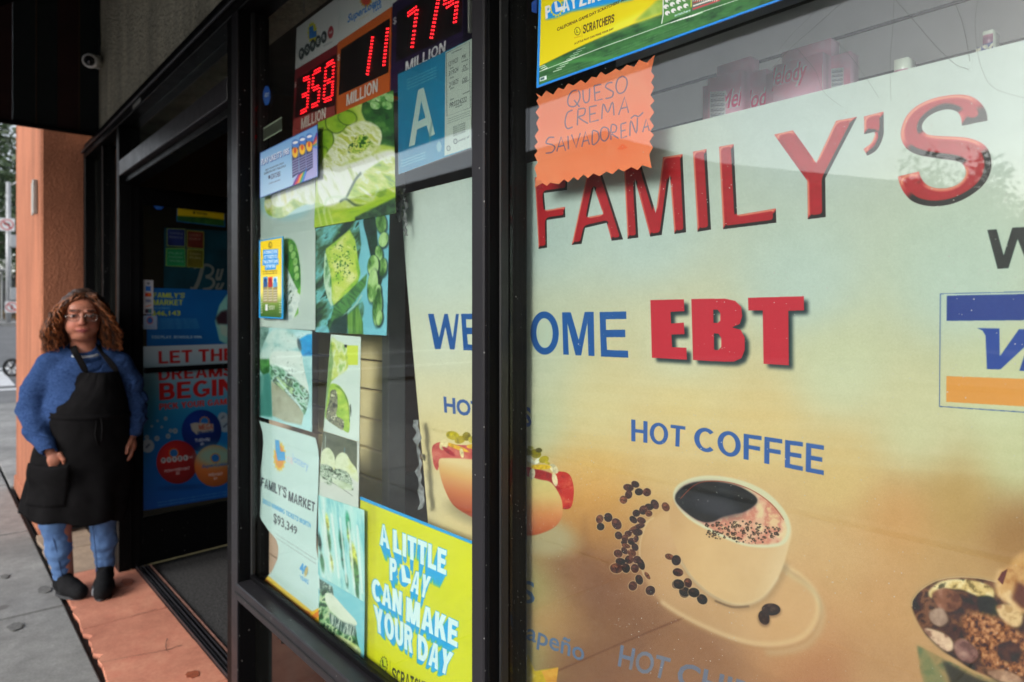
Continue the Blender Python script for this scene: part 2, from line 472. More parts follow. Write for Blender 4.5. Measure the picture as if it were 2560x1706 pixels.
class Canvas:
    def __init__(s, name, plane, u0, u1, w0, w1, mm=1.0, base=(200, 200, 200)):
        s.name, s.pl = name, plane
        s.u0, s.u1, s.w0, s.w1 = u0, u1, w0, w1
        s.k = 1000.0 / mm
        s.W = max(8, int((u1 - u0) * s.k)); s.H = max(8, int((w1 - w0) * s.k))
        s.im = np.empty((s.H, s.W, 3), np.float32); s.im[:] = np.array(base, np.float32)
        s.view = 'S'
        x, y = s.pl.px(u0 + (u1 - u0) / 2, w0 + (w1 - w0) / 2)
        x2, y2 = s.pl.px(u0 + (u1 - u0) / 2, w0 + (w1 - w0) / 2 + 0.01)
        s.tpp = s.k * 0.01 / abs(y2 - y)           # texels per photo pixel, about
    def T(s, pts):
        """view coordinates -> texel coordinates"""
        q = np.array(V(s.view, pts), float)
        u, w = s.pl.uw(q[:, 0], q[:, 1])
        return np.stack([(u - s.u0) * s.k, (s.w1 - w) * s.k], 1)
    def win(s, t, pad=3):
        x0 = int(max(0, math.floor(t[:, 0].min()) - pad)); x1 = int(min(s.W, math.ceil(t[:, 0].max()) + pad))
        y0 = int(max(0, math.floor(t[:, 1].min()) - pad)); y1 = int(min(s.H, math.ceil(t[:, 1].max()) + pad))
        return x0, max(x0, x1), y0, max(y0, y1)
    def UV(s, w):
        """current view coordinates of the texels in a window"""
        x0, x1, y0, y1 = w
        X, Y = np.meshgrid(np.arange(x0, x1) + 0.5, np.arange(y0, y1) + 0.5)
        px, py = s.pl.px(s.u0 + X / s.k, s.w1 - Y / s.k)
        ox, oy, k = VIEWS[s.view]
        return ((px - ox) / k).astype(np.float32), ((py - oy) / k).astype(np.float32)
    def put(s, w, m, col):
        x0, x1, y0, y1 = w
        if x1 <= x0 or y1 <= y0: return
        a = s.im[y0:y1, x0:x1]
        c = col if isinstance(col, np.ndarray) else np.array(col, np.float32)
        a += (c - a) * m[..., None]
    def mask_segs(s, seg, w, ss=3):
        """even-odd area of segments (texel coords) in a window"""
        x0, x1, y0, y1 = w
        m = np.zeros((y1 - y0, x1 - x0), np.float32)
        if m.size == 0: return m
        a = seg[:, 0]; b = seg[:, 1]
        for r in range(y0, y1):
            row = m[r - y0]
            for q in range(ss):
                yy = r + (q + 0.5) / ss
                hit = (a[:, 1] <= yy) != (b[:, 1] <= yy)
                if not hit.any(): continue
                A = a[hit]; B = b[hit]
                xs = np.sort(A[:, 0] + (yy - A[:, 1]) / (B[:, 1] - A[:, 1]) * (B[:, 0] - A[:, 0])) - x0
                for i in range(0, len(xs) - 1, 2):
                    l = max(0.0, xs[i]); h = min(float(x1 - x0), xs[i + 1])
                    if h <= l: continue
                    li = int(l); hi = int(h)
                    if li == hi:
                        if li < row.size: row[li] += (h - l) / ss
                    else:
                        row[li] += (li + 1 - l) / ss
                        row[li + 1:hi] += 1 / ss
                        if hi < row.size: row[hi] += (h - hi) / ss
        return np.clip(m, 0, 1)
    def mask_poly(s, pts, holes=(), blur=0.0, grow=0):
        t = s.T(pts)
        segs = [np.stack([t, np.roll(t, -1, 0)], 1)]
        for hpts in holes:
            th = s.T(hpts); segs.append(np.stack([th, np.roll(th, -1, 0)], 1))
        rb = blur * VIEWS[s.view][2] * s.tpp
        w = s.win(t, int(3 + 2.5 * rb + grow))
        m = s.mask_segs(np.concatenate(segs), w)
        if rb >= 0.7: m = boxblur(m, rb)
        return w, m
    def poly(s, pts, col, a=1.0, blur=0.0, holes=(), smooth=False):
        if smooth: pts = catmull(pts)
        w, m = s.mask_poly(pts, holes, blur)
        if m.size: s.put(w, m * a, s.col(col, w))
    def col(s, col, w):
        return col(*s.UV(w)) if callable(col) else col
    def ell(s, cx, cy, rx, ry, rot=0.0, col=(0, 0, 0), a=1.0, soft=1.0):
        n = 24; t = [(cx + (rx + soft) * 1.05 * math.cos(q) * math.cos(rot) - (ry + soft) * 1.05 * math.sin(q) * math.sin(rot),
                      cy + (rx + soft) * 1.05 * math.cos(q) * math.sin(rot) + (ry + soft) * 1.05 * math.sin(q) * math.cos(rot)) for q in np.linspace(0, 2 * math.pi, n)]
        w = s.win(s.T(t), 2)
        if w[1] <= w[0] or w[3] <= w[2]: return
        U, Vv = s.UV(w)
        dx = U - cx; dy = Vv - cy
        X = dx * math.cos(rot) + dy * math.sin(rot); Y = -dx * math.sin(rot) + dy * math.cos(rot)
        d = (np.sqrt((X / rx) ** 2 + (Y / ry) ** 2) - 1) * min(rx, ry)
        s.put(w, sstep(soft, -soft, d) * a, s.col(col, w))
    def line(s, pts, wd, col, a=1.0, blur=0.0, taper=False):
        P = np.array(pts, float)
        L, Rr = [], []
        for i in range(len(P)):
            d = P[min(i + 1, len(P) - 1)] - P[max(i - 1, 0)]
            d = d / (np.hypot(*d) + 1e-9)
            h = wd / 2 * (1 - 0.8 * i / len(P) if taper else 1)
            n = np.array([-d[1], d[0]]) * h
            L.append(tuple(P[i] + n)); Rr.append(tuple(P[i] - n))
        s.poly(L + Rr[::-1], col, a, blur)
    def text(s, t, quad, col, bold=0.0, a=1.0, blur=0.0, off=(0, 0), shear=0.0):
        """text stretched into a quad TL, TR, BR, BL (view coordinates)"""
        if bold >= .034 and not shear and set(t) <= BLOCK:
            q = np.array(quad, float) + np.array(off)
            P = lambda s_: ((q[0] * (1 - s_[..., 0:1]) + q[1] * s_[..., 0:1]) * (1 - s_[..., 1:2]) + (q[3] * (1 - s_[..., 0:1]) + q[2] * s_[..., 0:1]) * s_[..., 1:2])
            gs_ = [s.T([tuple(v) for v in P(g_).reshape(-1, 2)]) for g_ in block_segments(t, min(.30, .125 + bold * 1.5))]
            rb = blur * VIEWS[s.view][2] * s.tpp
            w = s.win(np.concatenate(gs_), int(3 + 2.5 * rb))
            m = np.zeros((w[3] - w[2], w[1] - w[0]), np.float32)
            if not m.size: return
            for g_ in gs_:
                w2 = s.win(g_, 1)
                if w2[1] <= w2[0] or w2[3] <= w2[2]: continue
                sub_ = m[w2[2] - w[2]:w2[3] - w[2], w2[0] - w[0]:w2[1] - w[0]]
                np.maximum(sub_, s.mask_segs(g_.reshape(-1, 2, 2), w2), out=sub_)
            if rb >= 0.7: m = boxblur(m, rb)
            s.put(w, m * a, s.col(col, w))
            return
        seg = text_segments(t, bold, shear=shear)
        q = np.array(quad, float) + np.array(off)
        u = seg[..., 0:1]; v = seg[..., 1:2]
        p = (q[0] * (1 - u) + q[1] * u) * (1 - v) + (q[3] * (1 - u) + q[2] * u) * v
        tt = s.T([tuple(x) for x in p.reshape(-1, 2)])
        rb = blur * VIEWS[s.view][2] * s.tpp
        w = s.win(tt, int(3 + 2.5 * rb))
        m = s.mask_segs(tt.reshape(-1, 2, 2), w)
        if rb >= 0.7: m = boxblur(m, rb)
        if m.size: s.put(w, m * a, s.col(col, w))
    def fill(s, fn, a=1.0):
        w = (0, s.W, 0, s.H)
        s.put(w, np.full((s.H, s.W), a, np.float32), fn(*s.UV(w)))
    def field(s, samples, sig):
        """smooth colour field through scattered samples"""
        w = (0, s.W, 0, s.H); st = 6
        X, Y = np.meshgrid(np.arange(0, s.W + st, st) + 0.5, np.arange(0, s.H + st, st) + 0.5)
        px, py = s.pl.px(s.u0 + X / s.k, s.w1 - Y / s.k)
        acc = np.zeros(px.shape + (3,)); wt = np.zeros(px.shape) + 1e-30
        ox, oy, k = VIEWS[s.view]
        for x, y, c in samples:
            x = ox + x * k; y = oy + y * k
            d2 = (px - x) ** 2 + (py - y) ** 2
            g = 1 / (d2 + (sig * k) ** 2) ** 2
            acc += g[..., None] * np.array(c); wt += g
        small = acc / wt[..., None]
        yi = (np.arange(s.H)) / st; xi = (np.arange(s.W)) / st
        y0 = yi.astype(int); x0 = xi.astype(int); fy = (yi - y0)[:, None, None]; fx = (xi - x0)[None, :, None]
        a = small[y0][:, x0]; b = small[y0][:, x0 + 1]; c = small[y0 + 1][:, x0]; d = small[y0 + 1][:, x0 + 1]
        s.im[:] = (a * (1 - fx) + b * fx) * (1 - fy) + (c * (1 - fx) + d * fx) * fy
    def grain(s, amt=4, sc=0.5, seed=1):
        U, Vv = s.UV((0, s.W, 0, s.H))
        s.im += ((fbm(U * sc, Vv * sc, seed, 2) - 0.5) * 2 * amt)[..., None]
    def material(s, gain=1.0, rough=0.5, haze=0.0, coat=0.0, emit=0.0, trans=0.0):
        v = np.clip(s.im, 0, 255) / 255
        l = np.where(v <= 0.04045, v / 12.92, ((v + 0.055) / 1.055) ** 2.4)
        l = np.clip((l - haze) * gain, 0.004, 0.92)
        v = np.where(l <= 0.0031308, l * 12.92, 1.055 * l ** (1 / 2.4) - 0.055)
        img = bpy.data.images.new(s.name + '_print', s.W, s.H)
        px = np.ones((s.H, s.W, 4), np.float32); px[..., :3] = v[::-1]
        img.pixels.foreach_set(px.ravel()); img.update(); img.pack()
        m, nt, b, out = newmat(s.name + '_print')
        t = N(nt, 'TexImage'); t.image = img; t.extension = 'EXTEND'
        nt.links.new(t.outputs[0], b.inputs['Base Color'])
        b.inputs['Roughness'].default_value = rough
        b.inputs['Coat Weight'].default_value = coat
        b.inputs['Coat Roughness'].default_value = 0.08
        if emit:
            nt.links.new(t.outputs[0], b.inputs['Emission Color']); b.inputs['Emission Strength'].default_value = emit
        tc = N(nt, 'TexCoord'); nz = N(nt, 'TexNoise', Scale=14.0, Detail=3.0); bp = N(nt, 'Bump', Strength=0.08, Distance=0.002)
        nt.links.new(tc.outputs['Object'], nz.inputs['Vector']); nt.links.new(nz.outputs['Fac'], bp.inputs['Height']); nt.links.new(bp.outputs[0], b.inputs['Normal'])
        return m
    def uvof(s, u, w):
        return ((u - s.u0) / (s.u1 - s.u0), (w - s.w0) / (s.w1 - s.w0))

def canvas_for(name, plane, view, pts, mm=1.2, base=(200, 200, 200), pad=0.004):
    q = np.array(V(view, pts)); u, w = plane.uw(q[:, 0], q[:, 1])
    c = Canvas(name, plane, u.min() - pad, u.max() + pad, w.min() - pad, w.max() + pad, mm, base)
    c.view = view
    return c

def sheet(name, cv, quad, material, parent=None, nx=10, ny=14, depth=None, thick=0.0006, left=None, right=None):
    """a printed sheet spanning quad TL,TR,BR,BL (view coords of the canvas); left/right: edge polylines top to bottom"""
    q = np.array(V(cv.view, quad), float)
    if left is not None:
        Lp = np.array(V(cv.view, left)); Rp = np.array(V(cv.view, right))
        def samp(P, v):
            t = v * (len(P) - 1); i = min(int(t), len(P) - 2); f = t - i
            return P[i] * (1 - f) + P[i + 1] * f
    vs_, uv, fs = [], [], []
    for j in range(ny + 1):
        v = j / ny
        a = samp(Lp, v) if left is not None else q[0] * (1 - v) + q[3] * v
        b = samp(Rp, v) if left is not None else q[1] * (1 - v) + q[2] * v
        for i in range(nx + 1):
            u = i / nx
            p = a * (1 - u) + b * u
            uu, ww = cv.pl.uw(p[0], p[1])
            uv.append(cv.uvof(float(uu), float(ww)))
            d = depth(u, v) if depth else 0.0
            if depth and cv.pl.o[0] == 0 and cv.pl.a[1] == 0: vs_.append(at(p[0], p[1], cv.pl.o[1] + d))
            else: vs_.append(cv.pl.pt(float(uu), float(ww), d))
    for j in range(ny):
        for i in range(nx):
            a = j * (nx + 1) + i
            fs.append((a, a + nx + 1, a + nx + 2, a + 1))
    o = from_data(name, vs_, fs, material, parent, smooth=bool(depth), uvs=uv)
    md = o.modifiers.new('thickness', 'SOLIDIFY'); md.thickness = thick; md.offset = 0; md.use_rim = not depth
    return o

def poly_sheet(name, cv, pts, material, parent=None, thick=0.0005, off=0.0):
    q = np.array(V(cv.view, pts), float)
    u, w = cv.pl.uw(q[:, 0], q[:, 1])
    vs_ = [cv.pl.pt(float(a), float(b), off) for a, b in zip(u, w)]
    uv = [cv.uvof(float(a), float(b)) for a, b in zip(u, w)]
    o = from_data(name, vs_, [tuple(range(len(vs_)))[::-1]], material, parent, uvs=uv)
    bm = bmesh.new(); bm.from_mesh(o.data); bmesh.ops.triangulate(bm, faces=bm.faces[:]); bm.to_mesh(o.data); bm.free()
    md = o.modifiers.new('thickness', 'SOLIDIFY'); md.thickness = thick; md.offset = 0
    return o
# ------------------------------------------------------------------ surfaces
def concrete_mat(name, c1, c2, stain, rough=0.85, bump=0.35, big=1.3):
    m, nt, b, out = newmat(name); L = nt.links.new
    b.inputs['Roughness'].default_value = rough
    tc = N(nt, 'TexCoord')
    a = N(nt, 'TexNoise', Scale=big, Detail=8.0, Roughness=0.65); L(tc.outputs['Object'], a.inputs['Vector'])
    r1 = N(nt, 'ValToRGB'); r1.color_ramp.elements[0].position = 0.32; r1.color_ramp.elements[1].position = 0.68
    r1.color_ramp.elements[0].color = c2; r1.color_ramp.elements[1].color = c1
    L(a.outputs['Fac'], r1.inputs[0])
    f = N(nt, 'TexNoise', Scale=90.0, Detail=5.0, Roughness=0.7); L(tc.outputs['Object'], f.inputs['Vector'])
    mxa = N(nt, 'Mix', data_type='RGBA', blend_type='OVERLAY'); mxa.inputs[0].default_value = 0.35
    L(r1.outputs[0], mxa.inputs[6]); L(f.outputs['Fac'], mxa.inputs[7])
    g9 = N(nt, 'TexNoise', Scale=11.0, Detail=9.0, Roughness=0.75); L(tc.outputs['Object'], g9.inputs['Vector'])
    mxz = N(nt, 'Mix', data_type='RGBA', blend_type='OVERLAY'); mxz.inputs[0].default_value = 0.55
    L(mxa.outputs[2], mxz.inputs[6]); L(g9.outputs['Fac'], mxz.inputs[7]); mxa = mxz
    vo = N(nt, 'TexVoronoi', Scale=5.5); L(tc.outputs['Object'], vo.inputs['Vector'])
    nd = N(nt, 'TexNoise', Scale=22.0, Detail=3.0); L(tc.outputs['Object'], nd.inputs['Vector'])
    sc = N(nt, 'SeparateColor'); L(vo.outputs['Color'], sc.inputs[0])
    rad = N(nt, 'MapRange'); rad.inputs['From Min'].default_value = 0.6; rad.inputs['To Min'].default_value = 0.0; rad.inputs['To Max'].default_value = 0.26
    L(sc.outputs[0], rad.inputs['Value'])
    dd = N(nt, 'Math', operation='MULTIPLY_ADD'); L(nd.outputs['Fac'], dd.inputs[0]); dd.inputs[1].default_value = 0.16; L(vo.outputs['Distance'], dd.inputs[2])
    df = N(nt, 'Math', operation='SUBTRACT'); L(rad.outputs[0], df.inputs[0]); L(dd.outputs[0], df.inputs[1])
    ms = N(nt, 'MapRange'); ms.inputs['From Min'].default_value = -0.04; ms.inputs['From Max'].default_value = 0.04; ms.inputs['To Max'].default_value = 0.7
    L(df.outputs[0], ms.inputs['Value'])
    mxb = N(nt, 'Mix', data_type='RGBA'); L(ms.outputs[0], mxb.inputs[0]); L(mxa.outputs[2], mxb.inputs[6]); mxb.inputs[7].default_value = stain
    L(mxb.outputs[2], b.inputs['Base Color'])
    bp = N(nt, 'Bump', Strength=bump, Distance=0.004); L(f.outputs['Fac'], bp.inputs['Height']); L(bp.outputs[0], b.inputs['Normal'])
    return m

def stucco_mat(name, c1, c2, scale=95.0, strength=0.9, dist=0.006):
    m, nt, b, out = newmat(name); L = nt.links.new
    b.inputs['Roughness'].default_value = 0.9
    tc = N(nt, 'TexCoord')
    a = N(nt, 'TexNoise', Scale=2.0, Detail=6.0); L(tc.outputs['Object'], a.inputs['Vector'])
    g = N(nt, 'TexNoise', Scale=scale, Detail=3.0, Roughness=0.55); L(tc.outputs['Object'], g.inputs['Vector'])
    mm = N(nt, 'Math', operation='MULTIPLY_ADD'); L(g.outputs['Fac'], mm.inputs[0]); mm.inputs[1].default_value = 0.9
    s2 = N(nt, 'Math', operation='MULTIPLY'); L(a.outputs['Fac'], s2.inputs[0]); s2.inputs[1].default_value = 0.35; L(s2.outputs[0], mm.inputs[2])
    r = N(nt, 'ValToRGB'); r.color_ramp.elements[0].position = 0.4; r.color_ramp.elements[1].position = 0.82
    r.color_ramp.elements[0].color = c2; r.color_ramp.elements[1].color = c1
    L(mm.outputs[0], r.inputs[0])
    mp = N(nt, 'Mapping'); mp.inputs['Scale'].default_value = (5, 5, .9); L(tc.outputs['Object'], mp.inputs['Vector'])
    st = N(nt, 'TexNoise', Scale=1.0, Detail=9.0, Roughness=.7); L(mp.outputs[0], st.inputs['Vector'])
    sm_ = N(nt, 'MapRange'); sm_.inputs['From Min'].default_value = .35; sm_.inputs['From Max'].default_value = .62; sm_.inputs['To Min'].default_value = .62; sm_.inputs['To Max'].default_value = 1.0; L(st.outputs['Fac'], sm_.inputs['Value'])
    ml = N(nt, 'Mix', data_type='RGBA', blend_type='MULTIPLY'); ml.inputs[0].default_value = 1.0; L(r.outputs[0], ml.inputs[6]); L(sm_.outputs[0], ml.inputs[7])
    L(ml.outputs[2], b.inputs['Base Color'])
    bp = N(nt, 'Bump', Strength=strength, Distance=dist); L(g.outputs['Fac'], bp.inputs['Height']); L(bp.outputs[0], b.inputs['Normal'])
    return m

M = {}
M['concrete'] = concrete_mat('pavement_concrete', (0.36, 0.355, 0.34, 1), (0.19, 0.187, 0.18, 1), (0.13, 0.12, 0.115, 1))
M['orange_floor'] = concrete_mat('painted_concrete', (0.80, 0.33, 0.21, 1), (0.52, 0.19, 0.12, 1), (0.30, 0.07, 0.03, 1), 0.75, 0.3, 2.2)
M['tan_floor'] = concrete_mat('bare_concrete', (0.50, 0.36, 0.25, 1), (0.36, 0.27, 0.2, 1), (0.22, 0.16, 0.12, 1))
M['asphalt'] = concrete_mat('asphalt', (0.19, 0.19, 0.19, 1), (0.14, 0.14, 0.14, 1), (0.08, 0.08, 0.08, 1))
M['paint'] = mat('road_paint', (0.72, 0.72, 0.72), 0.7, 0.12, 9)
M['orange'] = stucco_mat('orange_stucco', (0.58, 0.22, 0.115, 1), (0.40, 0.135, 0.07, 1), 70, 0.8)
M['grey_stucco'] = stucco_mat('tan_stucco', (0.85, 0.78, 0.60, 1), (0.48, 0.43, 0.32, 1), 60, 1.0, 0.02)
M['frame'] = frame_mat('dark_anodised', (0.006, 0.0059, 0.0064))
M['frame2'] = frame_mat('dark_bronze', (0.026, 0.0245, 0.028), .3, .3)
M['gasket'] = mat('rubber_seal', (0.012, 0.012, 0.012), 0.55, 0.2, 50)
M['bright_alu'] = mat('worn_aluminium', (0.45, 0.44, 0.46), 0.35, 0.3, 60, metal=0.8)
M['crack'] = mat('joint_dirt', (0.015, 0.015, 0.014), 0.95, 0.3, 40)
M['white_plastic'] = mat('white_plastic', (0.85, 0.83, 0.80), 0.4, 0.08, 40)
M['black_plastic'] = mat('black_plastic', (0.015, 0.015, 0.016), 0.3, 0.2, 40)
M['awning'] = mat('awning_canvas', (0.006, 0.009, 0.009), 0.9, 0.3, 4, 0.2, 500)
M['awning_red'] = mat('awning_red_stripe', (0.025, 0.005, 0.004), 0.9, 0.3, 4, 0.2, 500)
M['awning_line'] = mat('awning_orange_stripe', (0.06, 0.028, 0.01), 0.9, 0.2, 4)
M['interior'] = mat('shop_wall', (0.10, 0.09, 0.08), 0.8, 0.2, 4)
M['interior_brown'] = mat('shop_brown_wall', (0.10, 0.045, 0.02), 0.7, 0.2, 4)
M['mat_rubber'] = mat('floor_mat', (0.05, 0.048, 0.047), 0.95, 0.75, 70, 1.0, 120, bdist=.006)
M['slat'] = mat('slatwall_lit_board', (0.80, 0.68, 0.36), 0.55, 0.12, 6, 0.05, 60, col2=(0.66, 0.54, 0.27))  # paler copy of the board: light falling on the right strip, put into colour
M['slat_veiled'] = mat('slatwall_veiled_board', (0.42, 0.31, 0.21), 0.55, 0.2, 6, 0.05, 60)  # browner copy of the same board: the reflection lying over it, put into colour
M['grey_post'] = mat('grey_post', (0.36, 0.36, 0.34), 0.5, 0.1, 12)
M['sleeve'] = glass_mat('clear_sleeve', tint=(0.99, 0.99, 0.99), dust=0.004, speck=0.0)
M['pane_left'] = glass_mat('window_glass_left', tint=(0.97, 0.99, 0.98), dust=0.004, speck=0.35, sscale=110.0)
M['pane_right'] = glass_mat('window_glass_right', tint=(0.97, 0.99, 0.98), dust=0.005, speck=0.8, sscale=125.0)
M['pane_far'] = glass_mat('window_glass_far', tint=(0.8, 0.86, 0.85), dust=0.01, speck=0.1)
M['pane_tint'] = glass_mat('window_glass_tinted', tint=(0.35, 0.42, 0.42), dust=0.01, speck=0.1)

def struct(name, mb, m, parent=None):
    o = mb.build(name, m, parent)
    if parent is None: o['kind'] = 'structure'
    return o

# ------------------------------------------------------------------ ground
def gz(x):                       # the cross street climbs beyond the corner
    return 0 if x > -18 else min(1.0, (-18 - x) * 0.05)
g = MB()
xs = [-400, -120, -60, -38, -34, -30, -26, -22, -18, -10, 0, 60, 300]
v = [(x, y, gz(x) - 0.16) for x in xs for y in (-400, 400)]
g.add(v, [(2 * i, 2 * i + 2, 2 * i + 3, 2 * i + 1) for i in range(len(xs) - 1)])
struct('ground', g, M['asphalt'])
# cross street surface and its markings
g = MB()
xs = [-36, -34, -30, -26, -22, -18, -13.6]
v = [(x, y, gz(x) - 0.02) for x in xs for y in (-60, 80)]
g.add(v, [(2 * i, 2 * i + 2, 2 * i + 3, 2 * i + 1) for i in range(len(xs) - 1)])
struct('cross_street', g, M['asphalt'])
g = MB()
for x, w in ((-16.4, 0.35), (-20.6, 0.35)):
    n = 8
    g.add([(x, -30, gz(x) - 0.014), (x + w, -30, gz(x + w) - 0.014), (x + w, 30, gz(x + w) - 0.014), (x, 30, gz(x) - 0.014)], [(0, 1, 2, 3)])
for k in range(9):
    y0 = -5.6 + k * 1.3
    g.add([(-19.9, y0, gz(-19.9) - 0.013), (-17.0, y0, -0.013), (-17.0, y0 + 0.5, -0.013), (-19.9, y0 + 0.5, gz(-19.9) - 0.013)], [(0, 1, 2, 3)])
struct('crosswalk_markings', g, M['paint'])
# street in front of the shop
g = MB().box(-13.6, 60, -14, -3.1, -0.15, -0.11)
struct('main_street', g, M['asphalt'])
# far pavement across the main street
g = MB().box(-13.6, 60, -19, -14, -0.15, 0.0)
struct('far_pavement', g, M['concrete'])
g = MB().box(-44, -36, -60, 80, 0.5, 1.03)
struct('corner_pavement', g, M['concrete'])

# pavement slabs: each a piece of its own
pv = tag(empty('sidewalk', (0, 0, 0)), kind='structure')
MB().box(-13.6, 20, -3.1, 0.56, -0.15, -0.03).build('sidewalk_bed', M['crack'], pv)
edges = [-13.6, -10.9, -9.9 + 1.2, -7.15, -5.6, -4.02, -2.45, -0.9, 0.7, 2.3, 3.9, 5.5, 7.1]
edges = [-13.6, -11.4, -9.9, -8.5, -7.15, -5.55, -4.02, -2.45, -0.9, 0.7, 2.3, 3.9, 5.5, 7.1]
random.seed(4)
for i in range(len(edges) - 1):
    for y0, y1 in ((-3.0, -1.25), (-1.25, 0.535)):
        e = 0.006
        bm = bmesh.new()
        bmesh.ops.create_cube(bm, size=1)
        dz = random.uniform(-0.002, 0.002)
        for q in bm.verts:
            q.co = Vector(((edges[i] + e) if q.co.x < 0 else (edges[i + 1] - e), (y0 + e) if q.co.y < 0 else (y1 - e), -0.1 if q.co.z < 0 else dz))
        bmesh.ops.bevel(bm, geom=[q for q in bm.edges if all(a.co.z > -0.05 for a in q.verts)], offset=0.006, segments=2, affect='EDGES')
        mb = MB(); mb.bm(bm)
        mb.build('slab', M['concrete'], pv)
MB().box(-13.6, -7.08, 0.535, 9.0, -0.15, -0.03).build('sidewalk_bed', M['crack'], pv)
ex_ = [-13.6, -11.4, -9.9, -8.5, -7.062]
for i in range(4):
    for y0, y1 in ((0.545, 2.3), (2.3, 4.4), (4.4, 6.6), (6.6, 9.0)):
        MB().box(ex_[i] + .006, ex_[i + 1] - .006, y0 + .006, y1 - .006, -0.1, random.uniform(-.002, .002), .005).build('slab', M['concrete'], pv)
g = MB().box(-7.2, 20, -3.1 - 0.15, -3.1, -0.15, 0.0, 0.02)
struct('kerb', g, M['concrete'])

# orange painted doorstep strip, broken edge towards the pavement
ds = tag(empty('doorstep', (-3.5, 0.7, 0)), kind='structure')
MB().box(-5.4, 4, 0.5, 0.93, -0.1, -0.022).build('doorstep_bed', M['crack'], ds)
cut = [-5.38, -4.95, -4.47, -4.06, -3.65, -3.22, -2.78, -2.3, -1.8, -1.3, -0.8, -0.2, 0.6, 1.4, 2.2]
for i in range(len(cut) - 1):
    a, b = cut[i] + 0.003, cut[i + 1] - 0.003
    n = 44; ch = [0.0] * (n + 1)
    for _ in range(2):
        if R() < .6:
            c0_ = random.randint(3, n - 4)
            for q in range(-3, 4): ch[c0_ + q] = max(ch[c0_ + q], random.uniform(.012, .03) * (1 - abs(q) / 4))
    ol = [(a + (b - a) * k / n, 0.551 + random.uniform(-0.0025, 0.0025) + .004 * math.sin((a + k * .01) * 23) + ch[k]) for k in range(n + 1)]
    ol += [(b + random.uniform(-0.001, 0.002), 0.7), (b, 0.912), (a, 0.912), (a + random.uniform(-0.002, 0.001), 0.74)]
    mb = MB().prism(ol, -0.08, 0.003 + random.uniform(-0.002, 0.003), 'z')
    mb.build('step_slab', M['tan_floor'] if i < 2 else M['orange_floor'], ds)
# hairline cracks and chewing gum / drip stains lie on the paint
mb = MB()
def crack(pts, w=0.0022, z=0.0062):
    P = catmull(pts, 5, False)
    rr = random.Random(9)
    P = [(x + rr.uniform(-.003, .003), y + rr.uniform(-.003, .003)) for x, y in P]
    L = []; Q = []
    for i in range(len(P)):
        d = Vector(P[min(i + 1, len(P) - 1)]) - Vector(P[max(i - 1, 0)])
        n = Vector((-d.y, d.x)).normalized() * w * rr.uniform(0.4, 1.2) * (1 - 0.7 * i / len(P))
        L.append((P[i][0] + n.x, P[i][1] + n.y)); Q.append((P[i][0] - n.x, P[i][1] - n.y))
    for i in range(len(P) - 1):
        mb.add([L[i] + (z,), L[i + 1] + (z,), Q[i + 1] + (z,), Q[i] + (z,)], [(0, 1, 2, 3)])
for c in ([(392, 1527), (340, 1540), (282, 1556)], [(457, 1617), (400, 1632), (345, 1642), (240, 1662)], [(418, 1600), (415, 1620), (420, 1635)], [(337, 1474), (310, 1486), (300, 1498)]):
    crack([ground(*p) for p in c])
mb.build('crack', M['crack'], ds)
stain = mat('paint_stain', (0.36, 0.09, 0.04), 0.7, 0.3, 60)
def blob(cx, cy, rx, ry, m, name, parent, z=0.0055, seed=1):
    rr = random.Random(seed); n = 18
    x0, y0 = ground(cx, cy)
    ol = []
    for k in range(n):
        w = 2 * math.pi * k / n; q = rr.uniform(0.85, 1.15)
        ol.append((x0 + math.cos(w) * rx * q, y0 + math.sin(w) * ry * q))
    MB().prism(ol, z, z + 0.0015, 'z').build(name, m, parent)
for k, (a, b, r1, r2) in enumerate([(318, 1457, .05, .03), (481, 1690, .03, .025)]):
    blob(a, b, r1, r2, stain, 'stain', ds, seed=k)
gum = mat('old_gum', (0.17, 0.168, 0.16), 0.8, 0.3, 60)
for k, (a, b, r1, r2) in enumerate([(110, 1476, .055, .028), (12, 1443, .035, .02), (38, 1568, .05, .03)]):
    blob(a, b, r1, r2, gum, 'gum_spot', pv, 0.003, seed=k + 5)

# ------------------------------------------------------------------ building body
wallb = tag(empty('shop_upper_wall', (0, 0.9, 2.6)), 'tan stucco wall above the dark shopfront, under the awning', 'wall')
MB().box(-5.6, 4.0, 0.872, 1.1, 2.575, 5.2).build('stucco', M['grey_stucco'], wallb)
MB().box(-5.6, 4.0, 0.83, 0.871, 2.572, 2.60).build('drip_edge', M['frame'], wallb)
po = tag(empty('orange_pillar', (-6.2, 0.9, 0)), 'orange stucco corner pillar standing behind the woman', 'pillar')
# wide pier from the shop's end jamb to the street corner
MB().box(-7.05, -5.44, 0.585, 3.0, 0.0, 4.8, 0.012).build('stucco', M['orange'], po)
MB().box(-7.05, -5.425, 0.57, 0.62, -0.02, 0.10, 0.01).build('foot', M['orange'], po)
MB().box(-5.43, -5.30, 0.60, 0.74, 0.0, 0.17, 0.01).build('stone_base', M['tan_floor'], po)
bk = tag(empty('wall_bracket', (-6, 0.58, 2.2)), 'thin pale metal bracket on the bright face of the orange pillar', 'bracket')
a1 = at(80, 457, 0.575); a2 = at(79, 540, 0.575); b1 = at(90, 450, 0.575); b2 = at(91, 535, 0.575)
MB().box(a1[0] - .02, a1[0] + .02, 0.572, 0.584, a2[2], a1[2], .004).build('rear_strip', M['grey_post'], bk)
MB().box(b1[0] - .02, b1[0] + .02, 0.553, 0.584, b2[2], b1[2], .006).build('front_strip', M['grey_post'], bk)

